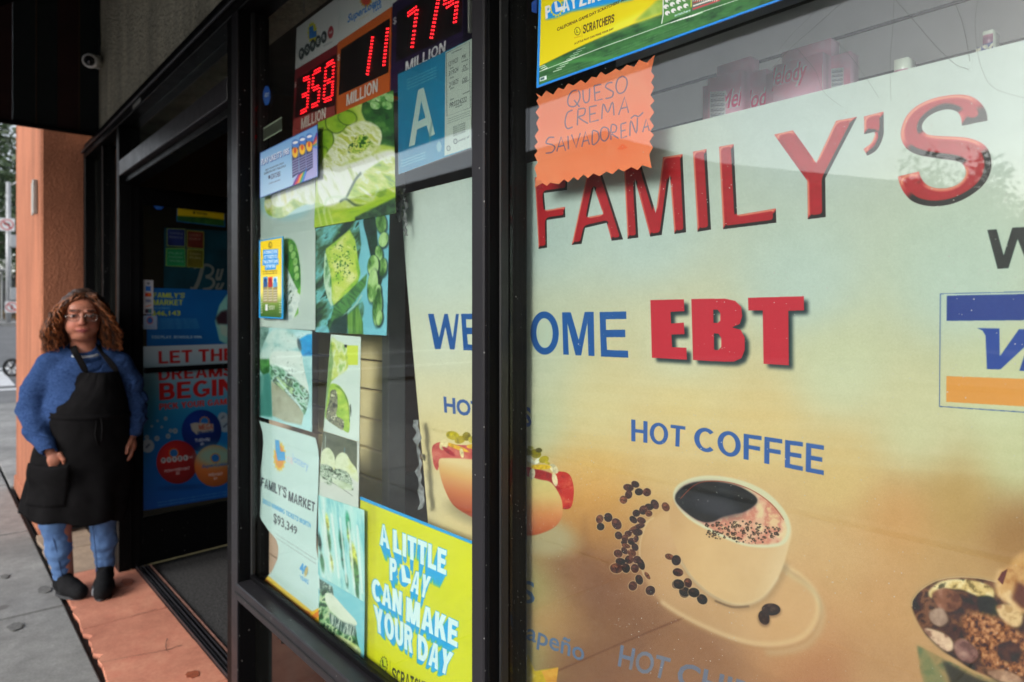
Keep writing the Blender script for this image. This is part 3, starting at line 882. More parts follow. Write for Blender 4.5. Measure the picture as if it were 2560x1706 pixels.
# interior shell
sh = tag(empty('shop_interior', (0, 3, 0)), kind='structure')
MB().box(-5.4, 4, 0.99, 6.0, -0.12, -0.015).build('shop_floor', M['mat_rubber'], sh)
MB().box(-5.44, 4, 6.0, 6.1, 0, 3.2).build('back_wall', M['interior'], sh)
MB().box(-5.44, -5.34, 0.96, 6.0, 0, 3.2).build('side_wall', M['interior_brown'], sh)
MB().box(4, 4.1, 0.96, 6.1, 0, 3.2).build('side_wall', M['interior'], sh)
MB().box(-5.44, 4.1, 0.96, 6.1, 3.2, 3.3).build('ceiling', M['interior'], sh)
MB().box(-5.3, -3.2, 4.0, 4.1, 0, 2.75).build('partition', M['interior_brown'], sh)

# ------------------------------------------------------------------ shopfront framing (outer face y=.823, glass y=.882, inner face y=.93)
F0, FG, F1 = 0.823, 0.882, 0.93
sf = tag(empty('shopfront_frame', (-2, 0.88, 0)), 'dark aluminium shopfront framing round the door and both windows', 'window frame')
def member(name, x0, x1, z0, z1, m='frame', y0=F0, y1=F1, bev=0.003):
    return MB().box(x0, x1, y0, y1, z0, z1, bev).build(name, M[m], sf)
member('end_jamb', -5.438, -5.37, 0, 2.498)
member('header', -5.438, 4, 2.50, 2.572)
member('header_lip', -5.438, 4, 2.535, 2.552, 'frame2', y0=F0 - 0.014, y1=F0 - 0.001)
member('door_jamb', -4.375, -4.315, 0, 2.498)
member('sidelight_rail', -5.368, -4.377, 0.0, 0.12)
member('sidelight_mullion', -4.92, -4.88, 0.122, 2.498, y0=F0 + .02, y1=F1 - .01)
member('transom_bar', -4.313, -2.523, 2.215, 2.30, 'frame2')
member('door_stop', -4.313, -2.523, 2.18, 2.213, 'frame', y0=F0 + .03, y1=F1)
member('lock_mullion', -2.52, -2.462, 0, 2.498, 'frame')
member('window_jamb', -2.459, -2.40, 0, 2.498, 'frame')
member('jamb_edge', -2.4595, -2.4005, 0.001, 2.497, 'frame2', y0=F0 - 0.005, y1=F0 - 0.0005, bev=0.001)
member('mullion', -1.080, -1.0405, 0, 2.498, 'frame2')
member('mullion_side', -1.0400, -1.0325, 0, 2.497, 'frame', y0=F0 + .008, y1=F1, bev=0.001)
member('glazing_stop', -1.0320, -1.0265, 0.001, 2.496, 'gasket', y0=FG - .028, y1=FG - .006, bev=0.002)
member('glazing_stop', -2.3995, -2.388, 0.53, 2.496, 'gasket', y0=FG - .020, y1=FG - .006, bev=0.002)
member('sill', -2.3995, -1.0805, 0.466, 0.522, 'frame2', y0=F0 - 0.012)
member('sill_lip', -2.3995, -1.0805, 0.5225, 0.540, 'frame', y0=FG - 0.022, y1=FG - 0.007, bev=.002)
member('sill_groove', -2.3995, -1.0805, 0.488, 0.494, 'gasket', y0=F0 - .0145, y1=F0 - 0.0125, bev=.0005)
member('bottom_rail', -2.3995, -1.0805, 0.0, 0.09)
member('sill', -1.0320, 3.9, 0.466, 0.522, 'frame2', y0=F0 - 0.012)
member('bottom_rail', -1.0320, 3.9, 0.0, 0.09)
member('window_jamb', 3.93, 4.0, 0, 2.498)
for px, py, D in ((1242, 873, F0 + .04), (1238, 1500, F0 + .05)):
    x, y, z = at(px, py, D)
    MB().tube([(-1.0324, y, z), (-1.0295, y, z)], 0.0045, 10).build('screw', M['bright_alu'], sf)

def pane(label, cat, x0, x1, z0, z1, m):
    o = MB().box(x0, x1, FG - .003, FG + .003, z0, z1).build('window_pane', M[m])
    return tag(o, label, cat)
pane_left = pane('tall glass pane left of the mullion, covered with food pictures and lottery posters', 'window glass', -2.399, -1.0805, 0.524, 2.499, 'pane_left')
pane('low glass pane under the sill of the left window', 'window glass', -2.399, -1.0805, 0.091, 0.465, 'pane_tint')
pane_right = pane('large glass pane in front of the red and blue market banner', 'window glass', -1.0262, 3.929, 0.524, 2.499, 'pane_right')
pane('low glass pane under the banner window, below the picture edge', 'window glass', -1.0318, 3.929, 0.091, 0.465, 'pane_tint')
pane('dark transom glass above the open door', 'window glass', -4.314, -2.522, 2.302, 2.499, 'pane_far')
pane('narrow dark glass beside the orange pillar, behind the woman', 'window glass', -5.369, -4.376, 0.121, 2.499, 'pane_tint')

# threshold with tracks
th = tag(empty('door_threshold', (-3.4, 0.95, 0)), 'ribbed dark metal threshold on the floor of the open doorway', 'threshold')
MB().box(-4.313, -2.524, 0.905, 0.985, -0.06, 0.006, 0.002).build('base_plate', M['frame'], th)
for k, (y, h) in enumerate(((0.911, .014), (0.926, .010), (0.942, .013), (0.962, .010))):
    MB().box(-4.312, -2.525, y - .003, y + .0025, 0.0062, 0.0062 + h, 0.001).build('track_rib', M['frame2'], th)
MB().box(-4.312, -2.525, 0.976, 0.9845, 0.0062, 0.010).build('pink_edge', mat('worn_pink_paint', (0.40, 0.2, 0.15), 0.8, 0.4, 40), th)
fm = tag(MB().box(-4.2, -2.6, 1.0, 2.6, -0.0145, 0.0, 0.004).build('entrance_mat', M['mat_rubber']), 'dark grey ribbed mat on the floor inside the open doorway', 'floor mat')

# slatwall behind the left window
SD = 1.06
x0, _, z0 = at(765, 860, SD); x1, _, _ = at(968, 860, SD)
sl = tag(empty('slatwall', ((x0 + x1) / 2, SD, 0.2)), 'brown slatted display board standing inside behind the food pictures', 'display board')
xl = x0 - 0.45
MB().box(xl, x1, SD + .025, SD + .04, 0.15, 1.42).build('backing_board', M['gasket'], sl)
zb = 1.39
while zb > 0.2:
    MB().box(xl, x0 + .10, SD + .002, SD + .0245, zb - 0.086, zb, 0.003).build('slat', M['slat_veiled'], sl)
    MB().box(x0 + .1005, x1, SD, SD + .0245, zb - 0.086, zb, 0.003).build('slat', M['slat'], sl)
    zb -= 0.092
MB().box(x1 + .001, x1 + 0.040, SD - .02, SD + .04, 0.0, 2.3, .003).build('grey_post', M['grey_post'], sl)
o = MB().box(x1 + .08, -0.6, 1.5, 1.9, 0.0, 1.72).build('dark_cabinet', mat('dark_cabinet', (0.02, 0.022, 0.024), 0.6, 0.5, 10, 0.1, 30)); tag(o, 'dark cabinet side standing inside behind the left edge of the banner', 'cabinet')

# shelf with paper packs behind the banner window
shf = tag(empty('store_shelf', (0.4, 1.5, 0)), 'grey shelf unit inside the right window behind the paper packs', 'shelf')
grey = mat('grey_board', (0.45, 0.46, 0.48), 0.6, 0.12, 5)
MB().box(-1.5, 2.5, 1.75, 1.78, 0.0, 3.0).build('back_panel', grey, shf)
for z in (1.60, 2.32):
    MB().box(-0.95, 2.5, 1.06, 1.75, z, z + 0.03, .003).build('shelf_board', grey, shf)
for k in range(7):
    MB().box(-1.5, 2.5, 1.744, 1.7495, 1.66 + k * 0.12, 1.667 + k * 0.12).build('groove', M['gasket'], shf)

# ------------------------------------------------------------------ awning
aw = tag(empty('awning', (-1.5, 0.2, 2.6)), 'dark striped canvas awning over the shopfront, open underneath', 'awning')
prof = [(0.872, 3.66), (0.62, 3.56), (0.35, 3.34), (0.0, 3.10), (-0.4, 2.90), (-0.79, 2.80)]
x0a, x1a = -5.17, 4.2
mb = MB()
n = len(prof)
ps = prof + [(y, z + 0.02) for y, z in prof[::-1]]
mb.prism([(y, z) for y, z in ps], x0a, x1a, 'x')
mb.build('canopy', M['awning'], aw)
MB().box(x0a, x1a, -0.815, -0.79, 2.60, 2.82).build('valance', M['awning'], aw)
# end panel in vertical strips
def ztop(y):
    for (ya, za), (yb, zb_) in zip(prof[:-1], prof[1:]):
        if yb <= y <= ya: return za + (zb_ - za) * (ya - y) / (ya - yb)
    return 2.8
ye = [0.871, 0.80, 0.735, 0.60, 0.54, 0.47, 0.41, 0.37, 0.2, 0.0, -0.2, -0.4, -0.6, -0.788]
ye = [0.871]
while ye[-1] > -0.76: ye.append(ye[-1] - 0.115)
ye[-1] = -0.788
for i in range(len(ye) - 1):
    a, b = ye[i], ye[i + 1]
    m_ = M['awning_red'] if i % 3 == 1 else M['awning']
    mb = MB().prism([(a, 2.61), (b + .001, 2.61), (b + .001, ztop(b) - .003), (a, ztop(a) - .003)], x0a - .012, x0a - .001, 'x')
    mb.build('end_strip', m_, aw)
    if i % 2 == 0:
        MB().prism([(b + .008, 2.612), (b + .002, 2.612), (b + .002, ztop(b) - .01), (b + .008, ztop(b) - .01)], x0a - .0005, x0a + .0015, 'x').build('stripe_line', M['awning_line'], aw)
MB().tube([(x0a + .03, 0.86, 2.61), (x0a + .03, -0.8, 2.61)], 0.014, 8).build('end_rail', M['frame'], aw)
MB().tube([(x0a + .03, y, z - .02) for y, z in prof], 0.016, 8).build('rafter', M['frame'], aw)
for xr in (-3.4, -1.7, 0.1, 1.9, 3.7):
    MB().tube([(xr, y, z - .02) for y, z in prof], 0.014, 8).build('rafter', M['frame'], aw)

# security camera on the wall
sx, sy, sz = at(246, 156, 0.86)
scm = tag(empty('security_camera', (sx, 0.872, sz)), 'white bullet security camera fixed to the stucco above the door', 'security camera')
d = Vector((-.62, -.62, -.0)); d = Vector(at(196, 148, 0.70)) - Vector((sx, .85, sz)); d.normalize()
p0 = Vector((sx, 0.86, sz))
MB().tube([(sx, 0.8715, sz), (sx, 0.852, sz)], 0.045, 20).build('mount_disc', M['white_plastic'], scm, True)
e = p0 + d * 0.03
MB().tube([p0, e, e + d * .005, e + d * 0.155, e + d * .17], [.025, .03, 0.040, 0.044, 0.042], 24).build('housing', M['white_plastic'], scm, True)
MB().tube([e + d * 0.1705, e + d * 0.176], 0.031, 24).build('lens_ring', M['black_plastic'], scm, True)
MB().tube([e + d * 0.1765, e + d * 0.180], 0.016, 16).build('lens', mat('lens_glass', (0.01, 0.01, 0.02), 0.05, 0, 10, coat=1.0), scm, True)
cab = MB().tube([(sx, .865, sz + .03), (sx + .02, .866, sz + .12), (sx - .01, .866, sz + .3), (sx, .866, sz + .6)], 0.005, 6).build('cable', M['black_plastic'], scm, True)

# small metal sign on the header
q = at(328, 248, 0.80)
hp = MB().box(q[0] - .07, q[0] + .1, 0.8205, 0.8225, 2.508, 2.53, .0008).build('header_plate', M['grey_post']); tag(hp, 'small grey plate screwed to the dark header above the door', 'plate')
# ------------------------------------------------------------------ prints
def mottle(cols, sx=0.02, sy=None, rot=0.0, seed=1, contrast=1.6, warp=0.0):
    """a colour function: fractal mixture of a palette, optionally stretched and turned"""
    sy = sx if sy is None else sy
    C = np.array(cols, np.float32)
    def fn(U, Vv):
        x = U * math.cos(rot) + Vv * math.sin(rot); y = -U * math.sin(rot) + Vv * math.cos(rot)
        if warp:
            wv = fbm(x * sx * .7, y * sy * .7, seed + 5, 3) - .5
            x = x + wv * warp; y = y + wv * warp
        n = fbm(x * sx, y * sy, seed, 5)
        t = np.clip((n - 0.5) * contrast + 0.5, 0, 0.9999) * (len(C) - 1)
        i = t.astype(int); f = (t - i)[..., None]
        f = f * f * (3 - 2 * f)
        return C[i] * (1 - f) + C[i + 1] * f
    return fn
def vgrad(stops, axis=1, rot=0.0):
    P = [p for p, _ in stops]; C = np.array([c for _, c in stops], np.float32)
    def fn(U, Vv):
        t = (Vv if axis == 1 else U)
        return np.stack([np.interp(t, P, C[:, k]) for k in range(3)], -1).astype(np.float32)
    return fn
def sunburst(c, cx, cy, rx, ry, colr, inner=None, n=14, rot=0.0, k=0.78):
    pts = []
    for i in range(2 * n):
        w = math.pi * i / n + rot; q = 1.0 if i % 2 == 0 else k
        pts.append((cx + math.cos(w) * rx * q, cy + math.sin(w) * ry * q))
    c.poly(pts, colr)
    if inner: c.ell(cx, cy, rx * 0.7, ry * 0.7, 0, inner, 1, 2)

def bevel_letter(c, pts, holes=(), r=17):
    """flat print of a bevelled letter: red face, pink upper-left edges, near-black lower-right edges"""
    w, m = c.mask_poly(pts, holes)
    if m.size == 0: return
    rr = r * VIEWS[c.view][2] * c.tpp
    b = boxblur(np.pad(m, 30), rr)[30:-30, 30:-30]
    b2 = boxblur(np.pad(m, 30), rr * 0.45)[30:-30, 30:-30]
    gy, gx = np.gradient(b)
    nrm = np.sqrt(gx ** 2 + gy ** 2) + 1e-6
    lit = (gx * 0.55 + gy * 0.85) / nrm               # >0: edge faces the upper left
    edge = sstep(0.86, 0.70, b)
    red = np.array([178, 38, 50], np.float32); pink = np.array([226, 128, 104], np.float32); dark = np.array([46, 26, 30], np.float32)
    U, Vv = c.UV(w)
    colr = np.empty(m.shape + (3,), np.float32); colr[:] = red
    colr = colr * (1 + (fbm(U * .03, Vv * .03, 4) - .5)[..., None] * .12)
    le = (edge * sstep(-0.05, 0.35, lit))[..., None]; de = (sstep(.93, .84, b) * sstep(0.05, -0.25, lit))[..., None]
    colr = colr * (1 - le * .8) + pink * le * .8
    hl = (sstep(.55, .62, b) * sstep(.72, .65, b) * sstep(0.2, .6, lit))[..., None]
    colr = colr * (1 - hl * .45) + np.array([245, 190, 150], np.float32) * hl * .45
    colr = colr * (1 - de) + dark * de
    c.put(w, m, colr)

# ============ the big banner behind the mullion, y = .95
BD = 0.95
BP = front(BD)
bn = Canvas('market_banner', BP, -1.60, 0.26, 0.585, 1.765, 0.85)
bn.field([(1340, 420, (186, 204, 197)), (1340, 560, (185, 205, 198)), (1600, 560, (190, 208, 200)), (2000, 700, (190, 207, 196)), (2400, 700, (188, 205, 190)), (2500, 200, (190, 204, 198)),
          (2000, 300, (190, 205, 199)), (1330, 900, (196, 205, 180)), (1700, 900, (205, 208, 180)), (2100, 930, (203, 207, 172)), (2500, 1000, (200, 205, 165)),
          (1350, 1060, (190, 200, 165)), (1500, 1050, (216, 202, 150)), (1700, 1010, (222, 197, 135)), (1900, 1090, (220, 192, 132)), (2300, 1080, (202, 200, 158)),
          (2540, 1150, (196, 198, 152)), (1480, 1160, (220, 180, 108)), (1650, 1130, (217, 187, 132)), (2100, 1180, (214, 184, 124)), (2400, 1250, (184, 148, 88)),
          (2540, 1330, (158, 114, 68)), (1470, 1300, (180, 126, 68)), (1470, 1235, (220, 160, 84)), (1440, 1420, (128, 84, 62)), (1600, 1560, (132, 92, 68)), (1500, 1480, (122, 80, 60)),
          (1420, 1650, (122, 79, 58)), (1325, 1480, (168, 172, 112)), (1320, 1620, (165, 170, 110)), (1360, 1560, (196, 140, 92)), (1720, 1650, (146, 104, 78)), (1560, 1690, (130, 88, 66)),
          (2000, 1560, (202, 152, 107)), (2100, 1400, (207, 167, 117)), (2250, 1300, (202, 152, 97)), (2050, 1690, (177, 122, 86)), (2200, 1500, (198, 152, 104)), (2200, 1690, (186, 142, 100)),
          (1100, 560, (205, 220, 212)), (1100, 650, (205, 221, 209)), (1100, 900, (211, 222, 204)), (1100, 965, (224, 213, 168)), (1100, 1100, (228, 210, 150)), (1150, 1300, (226, 206, 152)), (1050, 1250, (230, 216, 172)),
          (1900, 1300, (212, 176, 126)), (1700, 1430, (196, 150, 110)), (2400, 1450, (190, 150, 100))], 85)
bn.grain(5, 0.35, 2); bn.grain(3, 0.03, 3)
# faint pale lines: the road's reflection in the glass, painted into the print
bn.view = 'S'
for k in range(26):
    y = 905 + k * 9 + (k % 5) * 4
    bn.line(catmull([(1320, y - 10 - k), (1700, y + 8), (2100, y + 25), (2600, y + 60)], 4, False), 5 + k % 3 * 3, (228, 226, 190), 0.10, 4)
# letters of the name
S_PTS = [(1590, 790), (1580, 730), (1545, 675), (1490, 635), (1420, 620), (1330, 625), (1220, 650), (1120, 700), (1055, 770), (1025, 860), (1035, 930), (1080, 985), (1150, 1015), (1260, 1035), (1360, 1048),
         (1420, 1065), (1448, 1105), (1445, 1155), (1400, 1205), (1330, 1230), (1250, 1230), (1190, 1205), (1155, 1160), (1143, 1122)]
S_PT2 = [(1005, 1155), (1020, 1210), (1050, 1265), (1100, 1315), (1180, 1343), (1270, 1348), (1370, 1330), (1470, 1285), (1560, 1215), (1605, 1140), (1617, 1070), (1600, 990), (1550, 935), (1470, 905), (1380, 895), (1270, 890),
         (1200, 880), (1165, 850), (1165, 810), (1200, 765), (1260, 730), (1330, 715), (1390, 730), (1418, 770), (1425, 822)]
bn.view = 'R1'
bevel_letter(bn, [(358, 1160), (572, 1130), (570, 1242), (418, 1262), (428, 1375), (557, 1352), (560, 1420), (437, 1438), (441, 1619), (385, 1627)])
bevel_letter(bn, [(603, 1602), (712, 1090), (778, 1078), (936, 1565), (863, 1574), (830, 1457), (690, 1490), (668, 1594)], [[(745, 1220), (808, 1400), (705, 1420)]])
bevel_letter(bn, [(940, 1065), (1045, 1050), (1148, 1395), (1195, 1028), (1322, 1008), (1343, 1518), (1268, 1529), (1240, 1140), (1186, 1535), (1112, 1547), (1012, 1165), (1035, 1553), (966, 1562)])
bevel_letter(bn, [(1390, 992), (1478, 975), (1505, 1500), (1418, 1515)])
bevel_letter(bn, [(1560, 960), (1655, 942), (1675, 1405), (1929, 1362), (1931, 1455), (1584, 1498)])
bn.view = 'R2'
bevel_letter(bn, [(195, 880), (318, 852), (470, 1065), (600, 790), (737, 765), (528, 1165), (531, 1418), (414, 1433), (410, 1180)])
bevel_letter(bn, [(783, 762), (910, 730)] + catmull([(912, 870), (895, 930), (860, 985), (805, 1018)], 4, False) + catmull([(780, 975), (830, 935), (855, 880), (850, 862)], 4, False) + [(785, 878)])
bevel_letter(bn, catmull(S_PTS, 4, False) + catmull(S_PT2, 4, False), r=22)
# white specks where the print has flaked
rs = random.Random(5)
# WELCOME EBT
BLUE = (46, 92, 158)
bn.view = 'L5'
bn.poly([(1172, 745), (1210, 745), (1243, 900), (1278, 745), (1300, 745), (1330, 905), (1352, 745), (1372, 745), (1343, 978), (1312, 978), (1284, 830), (1252, 975), (1215, 975)], BLUE)
bn.poly([(1385, 745), (1580, 742), (1580, 783), (1418, 780), (1420, 835), (1580, 838), (1580, 880), (1424, 878), (1430, 945), (1590, 952), (1590, 990), (1400, 982)], BLUE)
bn.view = 'R3'
lo = [(0, 760), (20, 730), (50, 725)]
bn.ell(428, 870, 94, 141, -0.04, BLUE, 1, 1.5)
bn.ell(428, 870, 54, 97, -0.04, lambda U, Vv: np.broadcast_to(np.array([192, 206, 184], np.float32), U.shape + (3,)), 1, 1.5)
bn.poly([(543, 735), (600, 735), (652, 915), (690, 732), (748, 732), (754, 1020), (715, 1018), (708, 800), (668, 1016), (632, 1015), (578, 805), (588, 1011), (552, 1010)], BLUE)
bn.poly([(786, 733), (957, 729), (958, 778), (826, 780), (828, 850), (950, 848), (951, 897), (830, 897), (834, 980), (968, 986), (970, 1031), (795, 1023)], BLUE)
def ebt(fn):
    bn.view = 'R3'
    fn([(1112, 655), (1327, 650), (1330, 727), (1240, 732), (1244, 808), (1326, 802), (1330, 878), (1246, 880), (1250, 962), (1342, 967), (1345, 1046), (1120, 1032)], [])
    fn([(1375, 648), (1590, 645), (1660, 660), (1700, 700), (1706, 760), (1690, 810), (1640, 833), (1695, 850), (1722, 900), (1722, 980), (1700, 1035), (1650, 1058), (1580, 1058), (1384, 1047)],
       [[(1517, 718), (1545, 718), (1563, 740), (1562, 790), (1545, 805), (1518, 803)], [(1520, 872), (1550, 875), (1568, 900), (1568, 960), (1550, 982), (1522, 980)]])
    bn.view = 'R4'
    fn([(20, 640), (387, 630), (389, 722), (285, 725), (288, 1081), (121, 1071), (116, 723), (22, 723)], [])
ebt(lambda p, h: bn.poly([(x + 28, y + 26) for x, y in p], (34, 50, 56), 0.92, 9, [[(x + 28, y + 26) for x, y in q] for q in h]))
ebt(lambda p, h: bn.poly(p, (198, 55, 68), 1, 0, h))
# W... and the card sign at the right
bn.view = 'R4'
bn.poly([(1592, 198), (1652, 193), (1699, 365), (1755, 184), (1850, 178), (1890, 300), (1930, 170), (2000, 168), (1920, 440), (1862, 442), (1790, 255), (1730, 447), (1660, 451)], (24, 44, 44))
bn.poly([(1284, 612), (2600, 580), (2600, 1440), (1280, 1350)], (50, 80, 150), 1, 0, [[(1289, 616), (2594, 585), (2594, 1434), (1285, 1345)]])
bn.poly([(1329, 626), (2560, 600), (2560, 780), (1328, 790)], (34, 64, 138))
bn.poly([(1327, 1150), (2560, 1195), (2560, 1390), (1326, 1318)], (222, 150, 66))
bn.poly([(1527, 838), (1672, 840), (1675, 1022), (1800, 845), (1960, 845), (1680, 1106), (1592, 1105), (1582, 885)] + [(1562, 853)], (36, 72, 152))
bn.poly([(1803, 1115), (1890, 848), (2010, 850), (1925, 1120)], (36, 72, 152))
bn.text('SA', [(2040, 845), (2440, 850), (2380, 1145), (1960, 1122)], (36, 72, 152), 0.02)
# HOT COFFEE
LB = (62, 100, 170)
bn.view = 'F'
LB2 = (58, 96, 162)
bn.text('HOT', [(1450, 964), (1572, 981), (1570, 1029), (1450, 1014)], LB2, 0.036)
bn.text('COFFEE', [(1592, 981), (1894, 1024), (1893, 1092), (1592, 1034)], LB2, 0.036)
bn.text('HOT', [(1016, 911), (1105, 925), (1105, 962), (1018, 949)], LB2, 0.03)
bn.text('S', [(1206, 934), (1222, 936), (1224, 982), (1206, 980)], LB2, 0.03)
bn.text('S', [(1199, 1332), (1231, 1336), (1231, 1388), (1196, 1384)], (60, 95, 130), 0.012)
bn.text('jalapeño', [(1168, 1412), (1345, 1478), (1340, 1536), (1160, 1460)], (88, 112, 145), 0.012)
bn.text('HOT', [(1425, 1482), (1540, 1514), (1528, 1565), (1418, 1532)], (100, 120, 152), 0.02)
bn.text('CHIPS', [(1560, 1520), (1760, 1580), (1750, 1640), (1550, 1575)], (96, 116, 150), 0.02)
# table edge in the picture
bn.view = 'R5'
bn.line([(440, 1510), (820, 1345), (1210, 1185)], 9, (96, 56, 40), 0.7, 4)
bn.poly([(1100, 1250), (1690, 1495), (2000, 1640), (700, 1640)], (150, 105, 72), 0.25, 12)
bn.poly([(640, 560), (600, 800), (660, 1300), (560, 1500), (900, 1560), (960, 1200), (700, 900)], (120, 84, 62), 0.18, 22, smooth=True)
# hot dog, right half
bn.ell(390, 700, 190, 110, .2, (176, 168, 130), .8, 50)
bn.poly([(455, 330), (500, 308), (545, 330), (566, 400), (562, 480), (545, 525), (505, 530), (480, 500)], mottle([(150, 35, 30), (196, 52, 44), (214, 92, 66)], .02, seed=3), 1, 2, smooth=True)
bn.poly([(200, 270), (290, 280), (380, 300), (450, 330), (470, 400), (440, 440), (200, 400)], mottle([(150, 30, 38), (185, 44, 48)], .03), 1, 3, smooth=True)
BUN = lambda U, Vv: np.stack([np.interp(Vv, [340, 450, 560, 690], c_) for c_ in ([214, 220, 212, 178], [204, 190, 140, 84], [132, 120, 86, 50])], -1).astype(np.float32) + (fbm(U * .02, Vv * .02, 8)[..., None] - .5) * 14
bn.poly([(200, 335), (290, 335), (370, 355), (430, 370), (475, 430), (500, 500), (495, 580), (450, 640), (360, 680), (280, 690), (200, 690)], BUN, 1, 3, smooth=True)
for (x, y, a_, b_, r_, cl) in [(300, 230, 40, 16, .8, (222, 224, 196)), (350, 245, 28, 13, -.7, (226, 226, 200)), (450, 290, 34, 20, .9, (226, 214, 170)), (320, 320, 18, 34, .1, (214, 205, 170)), (455, 355, 16, 40, -.2, (232, 214, 168)), (290, 190, 26, 20, .5, (120, 118, 30)),
                               (340, 200, 34, 26, .3, (138, 128, 28)), (390, 235, 30, 20, -.3, (176, 160, 36)), (360, 180, 20, 14, 0, (100, 96, 34)), (310, 165, 18, 10, .2, (150, 150, 60)), (370, 280, 62, 15, .0, (226, 186, 40)), (410, 255, 18, 8, .4, (200, 180, 50))]:
    bn.ell(x, y, a_, b_, r_, mottle([tuple(v * .8 for v in cl), cl, tuple(min(255, v * 1.1) for v in cl)], .05, seed=int(x)), 1, 2.5)
# hot dog, left half (seen in the left window)
bn.view = 'L6'
bn.ell(1330, 560, 150, 60, .35, (150, 140, 110), .7, 35)
bn.poly([(1085, 175), (1110, 142), (1160, 135), (1240, 150), (1420, 170), (1480, 300), (1300, 280), (1180, 235), (1130, 280), (1118, 305), (1095, 270)], mottle([(176, 60, 56), (206, 92, 84), (220, 130, 110)], .02), 1, 2, smooth=True)
bn.poly([(1128, 245), (1180, 230), (1300, 235), (1420, 250), (1480, 330), (1480, 640), (1400, 610), (1320, 575), (1230, 520), (1180, 450), (1140, 350)],
        lambda U, Vv: np.stack([np.interp(Vv + (U - 1128) * -.25, [230, 300, 400, 520], c_) for c_ in ([232, 226, 208, 168], [208, 178, 126, 76], [150, 110, 80, 56])], -1).astype(np.float32), 1, 3, smooth=True)
for (x, y, a_, b_, r_, cl) in [(1215, 95, 40, 26, .2, (196, 178, 40)), (1260, 120, 34, 22, -.3, (180, 160, 40)), (1300, 100, 26, 26, .3, (150, 134, 30)), (1240, 165, 80, 12, .35, (232, 178, 50)), (1160, 150, 26, 34, .5, (232, 214, 156)), (1270, 200, 12, 30, -.2, (232, 214, 156)), (1330, 160, 30, 14, 0, (226, 180, 50)),
                               (1190, 190, 46, 12, .6, (170, 44, 54)), (1330, 120, 20, 20, 0, (196, 180, 70))]:
    bn.ell(x, y, a_, b_, r_, mottle([tuple(v * .8 for v in cl), cl, tuple(min(255, v * 1.12) for v in cl)], .05, seed=int(x)), 1, 2.5)
# nachos at the lower left
bn.view = 'R5'
bn.poly([(200, 1440), (290, 1400), (330, 1500), (420, 1485), (470, 1478), (455, 1568), (520, 1700), (200, 1700)], mottle([(150, 130, 20), (206, 176, 40), (222, 196, 90)], .015, seed=5), 1, 3)
bn.poly([(370, 1500), (470, 1478), (458, 1568), (440, 1620), (400, 1568)], mottle([(206, 140, 50), (226, 170, 70)], .02), 1, 2)
# coffee cup
bn.view = 'F'
sau = catmull([(1500, 1190), (1475, 1225), (1468, 1275), (1482, 1335), (1522, 1392), (1600, 1440), (1700, 1480), (1780, 1490), (1850, 1472), (1884, 1425), (1882, 1375), (1850, 1335), (1800, 1300), (1700, 1200), (1600, 1160)], 6)
bn.poly(sau, mottle([(206, 166, 118), (216, 178, 130)], .008, seed=2), .6, 6)
bn.line(sau[24:76], 5, (150, 104, 72), .45, 2)
bn.line([(x - 6, y - 9) for x, y in sau[24:76]], 9, (230, 204, 160), .55, 4)
bn.line([(x + 4, y + 10) for x, y in sau[40:80]], 9, (196, 196, 160), .4, 5)
bn.line(sau[:18] , 4, (226, 204, 160), .5, 1)
cup = catmull([(1545, 1150), (1535, 1185), (1541, 1232), (1562, 1285), (1592, 1332), (1642, 1372), (1700, 1391), (1752, 1372), (1790, 1322), (1812, 1255), (1818, 1215), (1800, 1170), (1750, 1125), (1680, 1098), (1620, 1093), (1570, 1108)], 6)
bn.line([(x + 3, y + 4) for x, y in cup[18:52]], 12, (120, 96, 72), .5, 6)
bn.poly(cup, lambda U, Vv: np.stack([np.clip(np.interp(U + .3 * (Vv - 1200), [1540, 1640, 1780, 1850], [204, 216, 213, 226]), 0, 255), np.interp(U + .3 * (Vv - 1200), [1540, 1640, 1780, 1850], [164, 178, 178, 200]), np.interp(U + .3 * (Vv - 1200), [1540, 1640, 1780, 1850], [116, 128, 132, 158])], -1).astype(np.float32) + (fbm(U * .02, Vv * .02, 3)[..., None] - .5) * 10, 1, 1.5)
bn.line(catmull([(1560, 1290), (1592, 1335), (1642, 1375), (1700, 1391), (1752, 1374), (1788, 1326)], 5, False), 4, (226, 214, 180), .6, 2)
bn.line(catmull([(1640, 1382), (1680, 1396), (1720, 1394)], 5, False), 3, (80, 62, 54), .8, 1)
rim = catmull([(1545, 1150), (1552, 1118), (1590, 1098), (1640, 1094), (1705, 1106), (1760, 1132), (1800, 1172), (1816, 1212), (1806, 1246), (1775, 1258), (1720, 1257), (1670, 1242), (1620, 1218), (1575, 1190)], 6)
bn.poly(rim, (212, 208, 172), 1, 1.5)
cof = catmull([(1549, 1152), (1558, 1125), (1590, 1109), (1640, 1106), (1700, 1118), (1750, 1142), (1790, 1178), (1807, 1214), (1798, 1241), (1770, 1251), (1720, 1251), (1675, 1237), (1625, 1213), (1580, 1185)], 6)
bn.poly(cof, mottle([(226, 200, 156), (222, 174, 144), (208, 136, 114), (226, 190, 146)], .035, seed=6, contrast=2.2), 1, 1)
dk = catmull([(1549, 1152), (1558, 1126), (1590, 1110), (1640, 1107), (1690, 1117), (1725, 1135), (1738, 1150), (1728, 1165), (1705, 1178), (1680, 1183), (1655, 1190), (1635, 1200), (1610, 1200), (1580, 1184)], 6)
bn.poly(dk, (128, 122, 132), .8, 5)
bn.poly(dk, lambda U, Vv: np.stack([np.full(U.shape, v, np.float32) for v in (36, 38, 40)], -1) + (fbm(U * .02, Vv * .03, 12)[..., None] - .45) * 34, 1, 1.5)
bn.ell(1640, 1165, 55, 22, .25, (66, 66, 72), .8, 14)
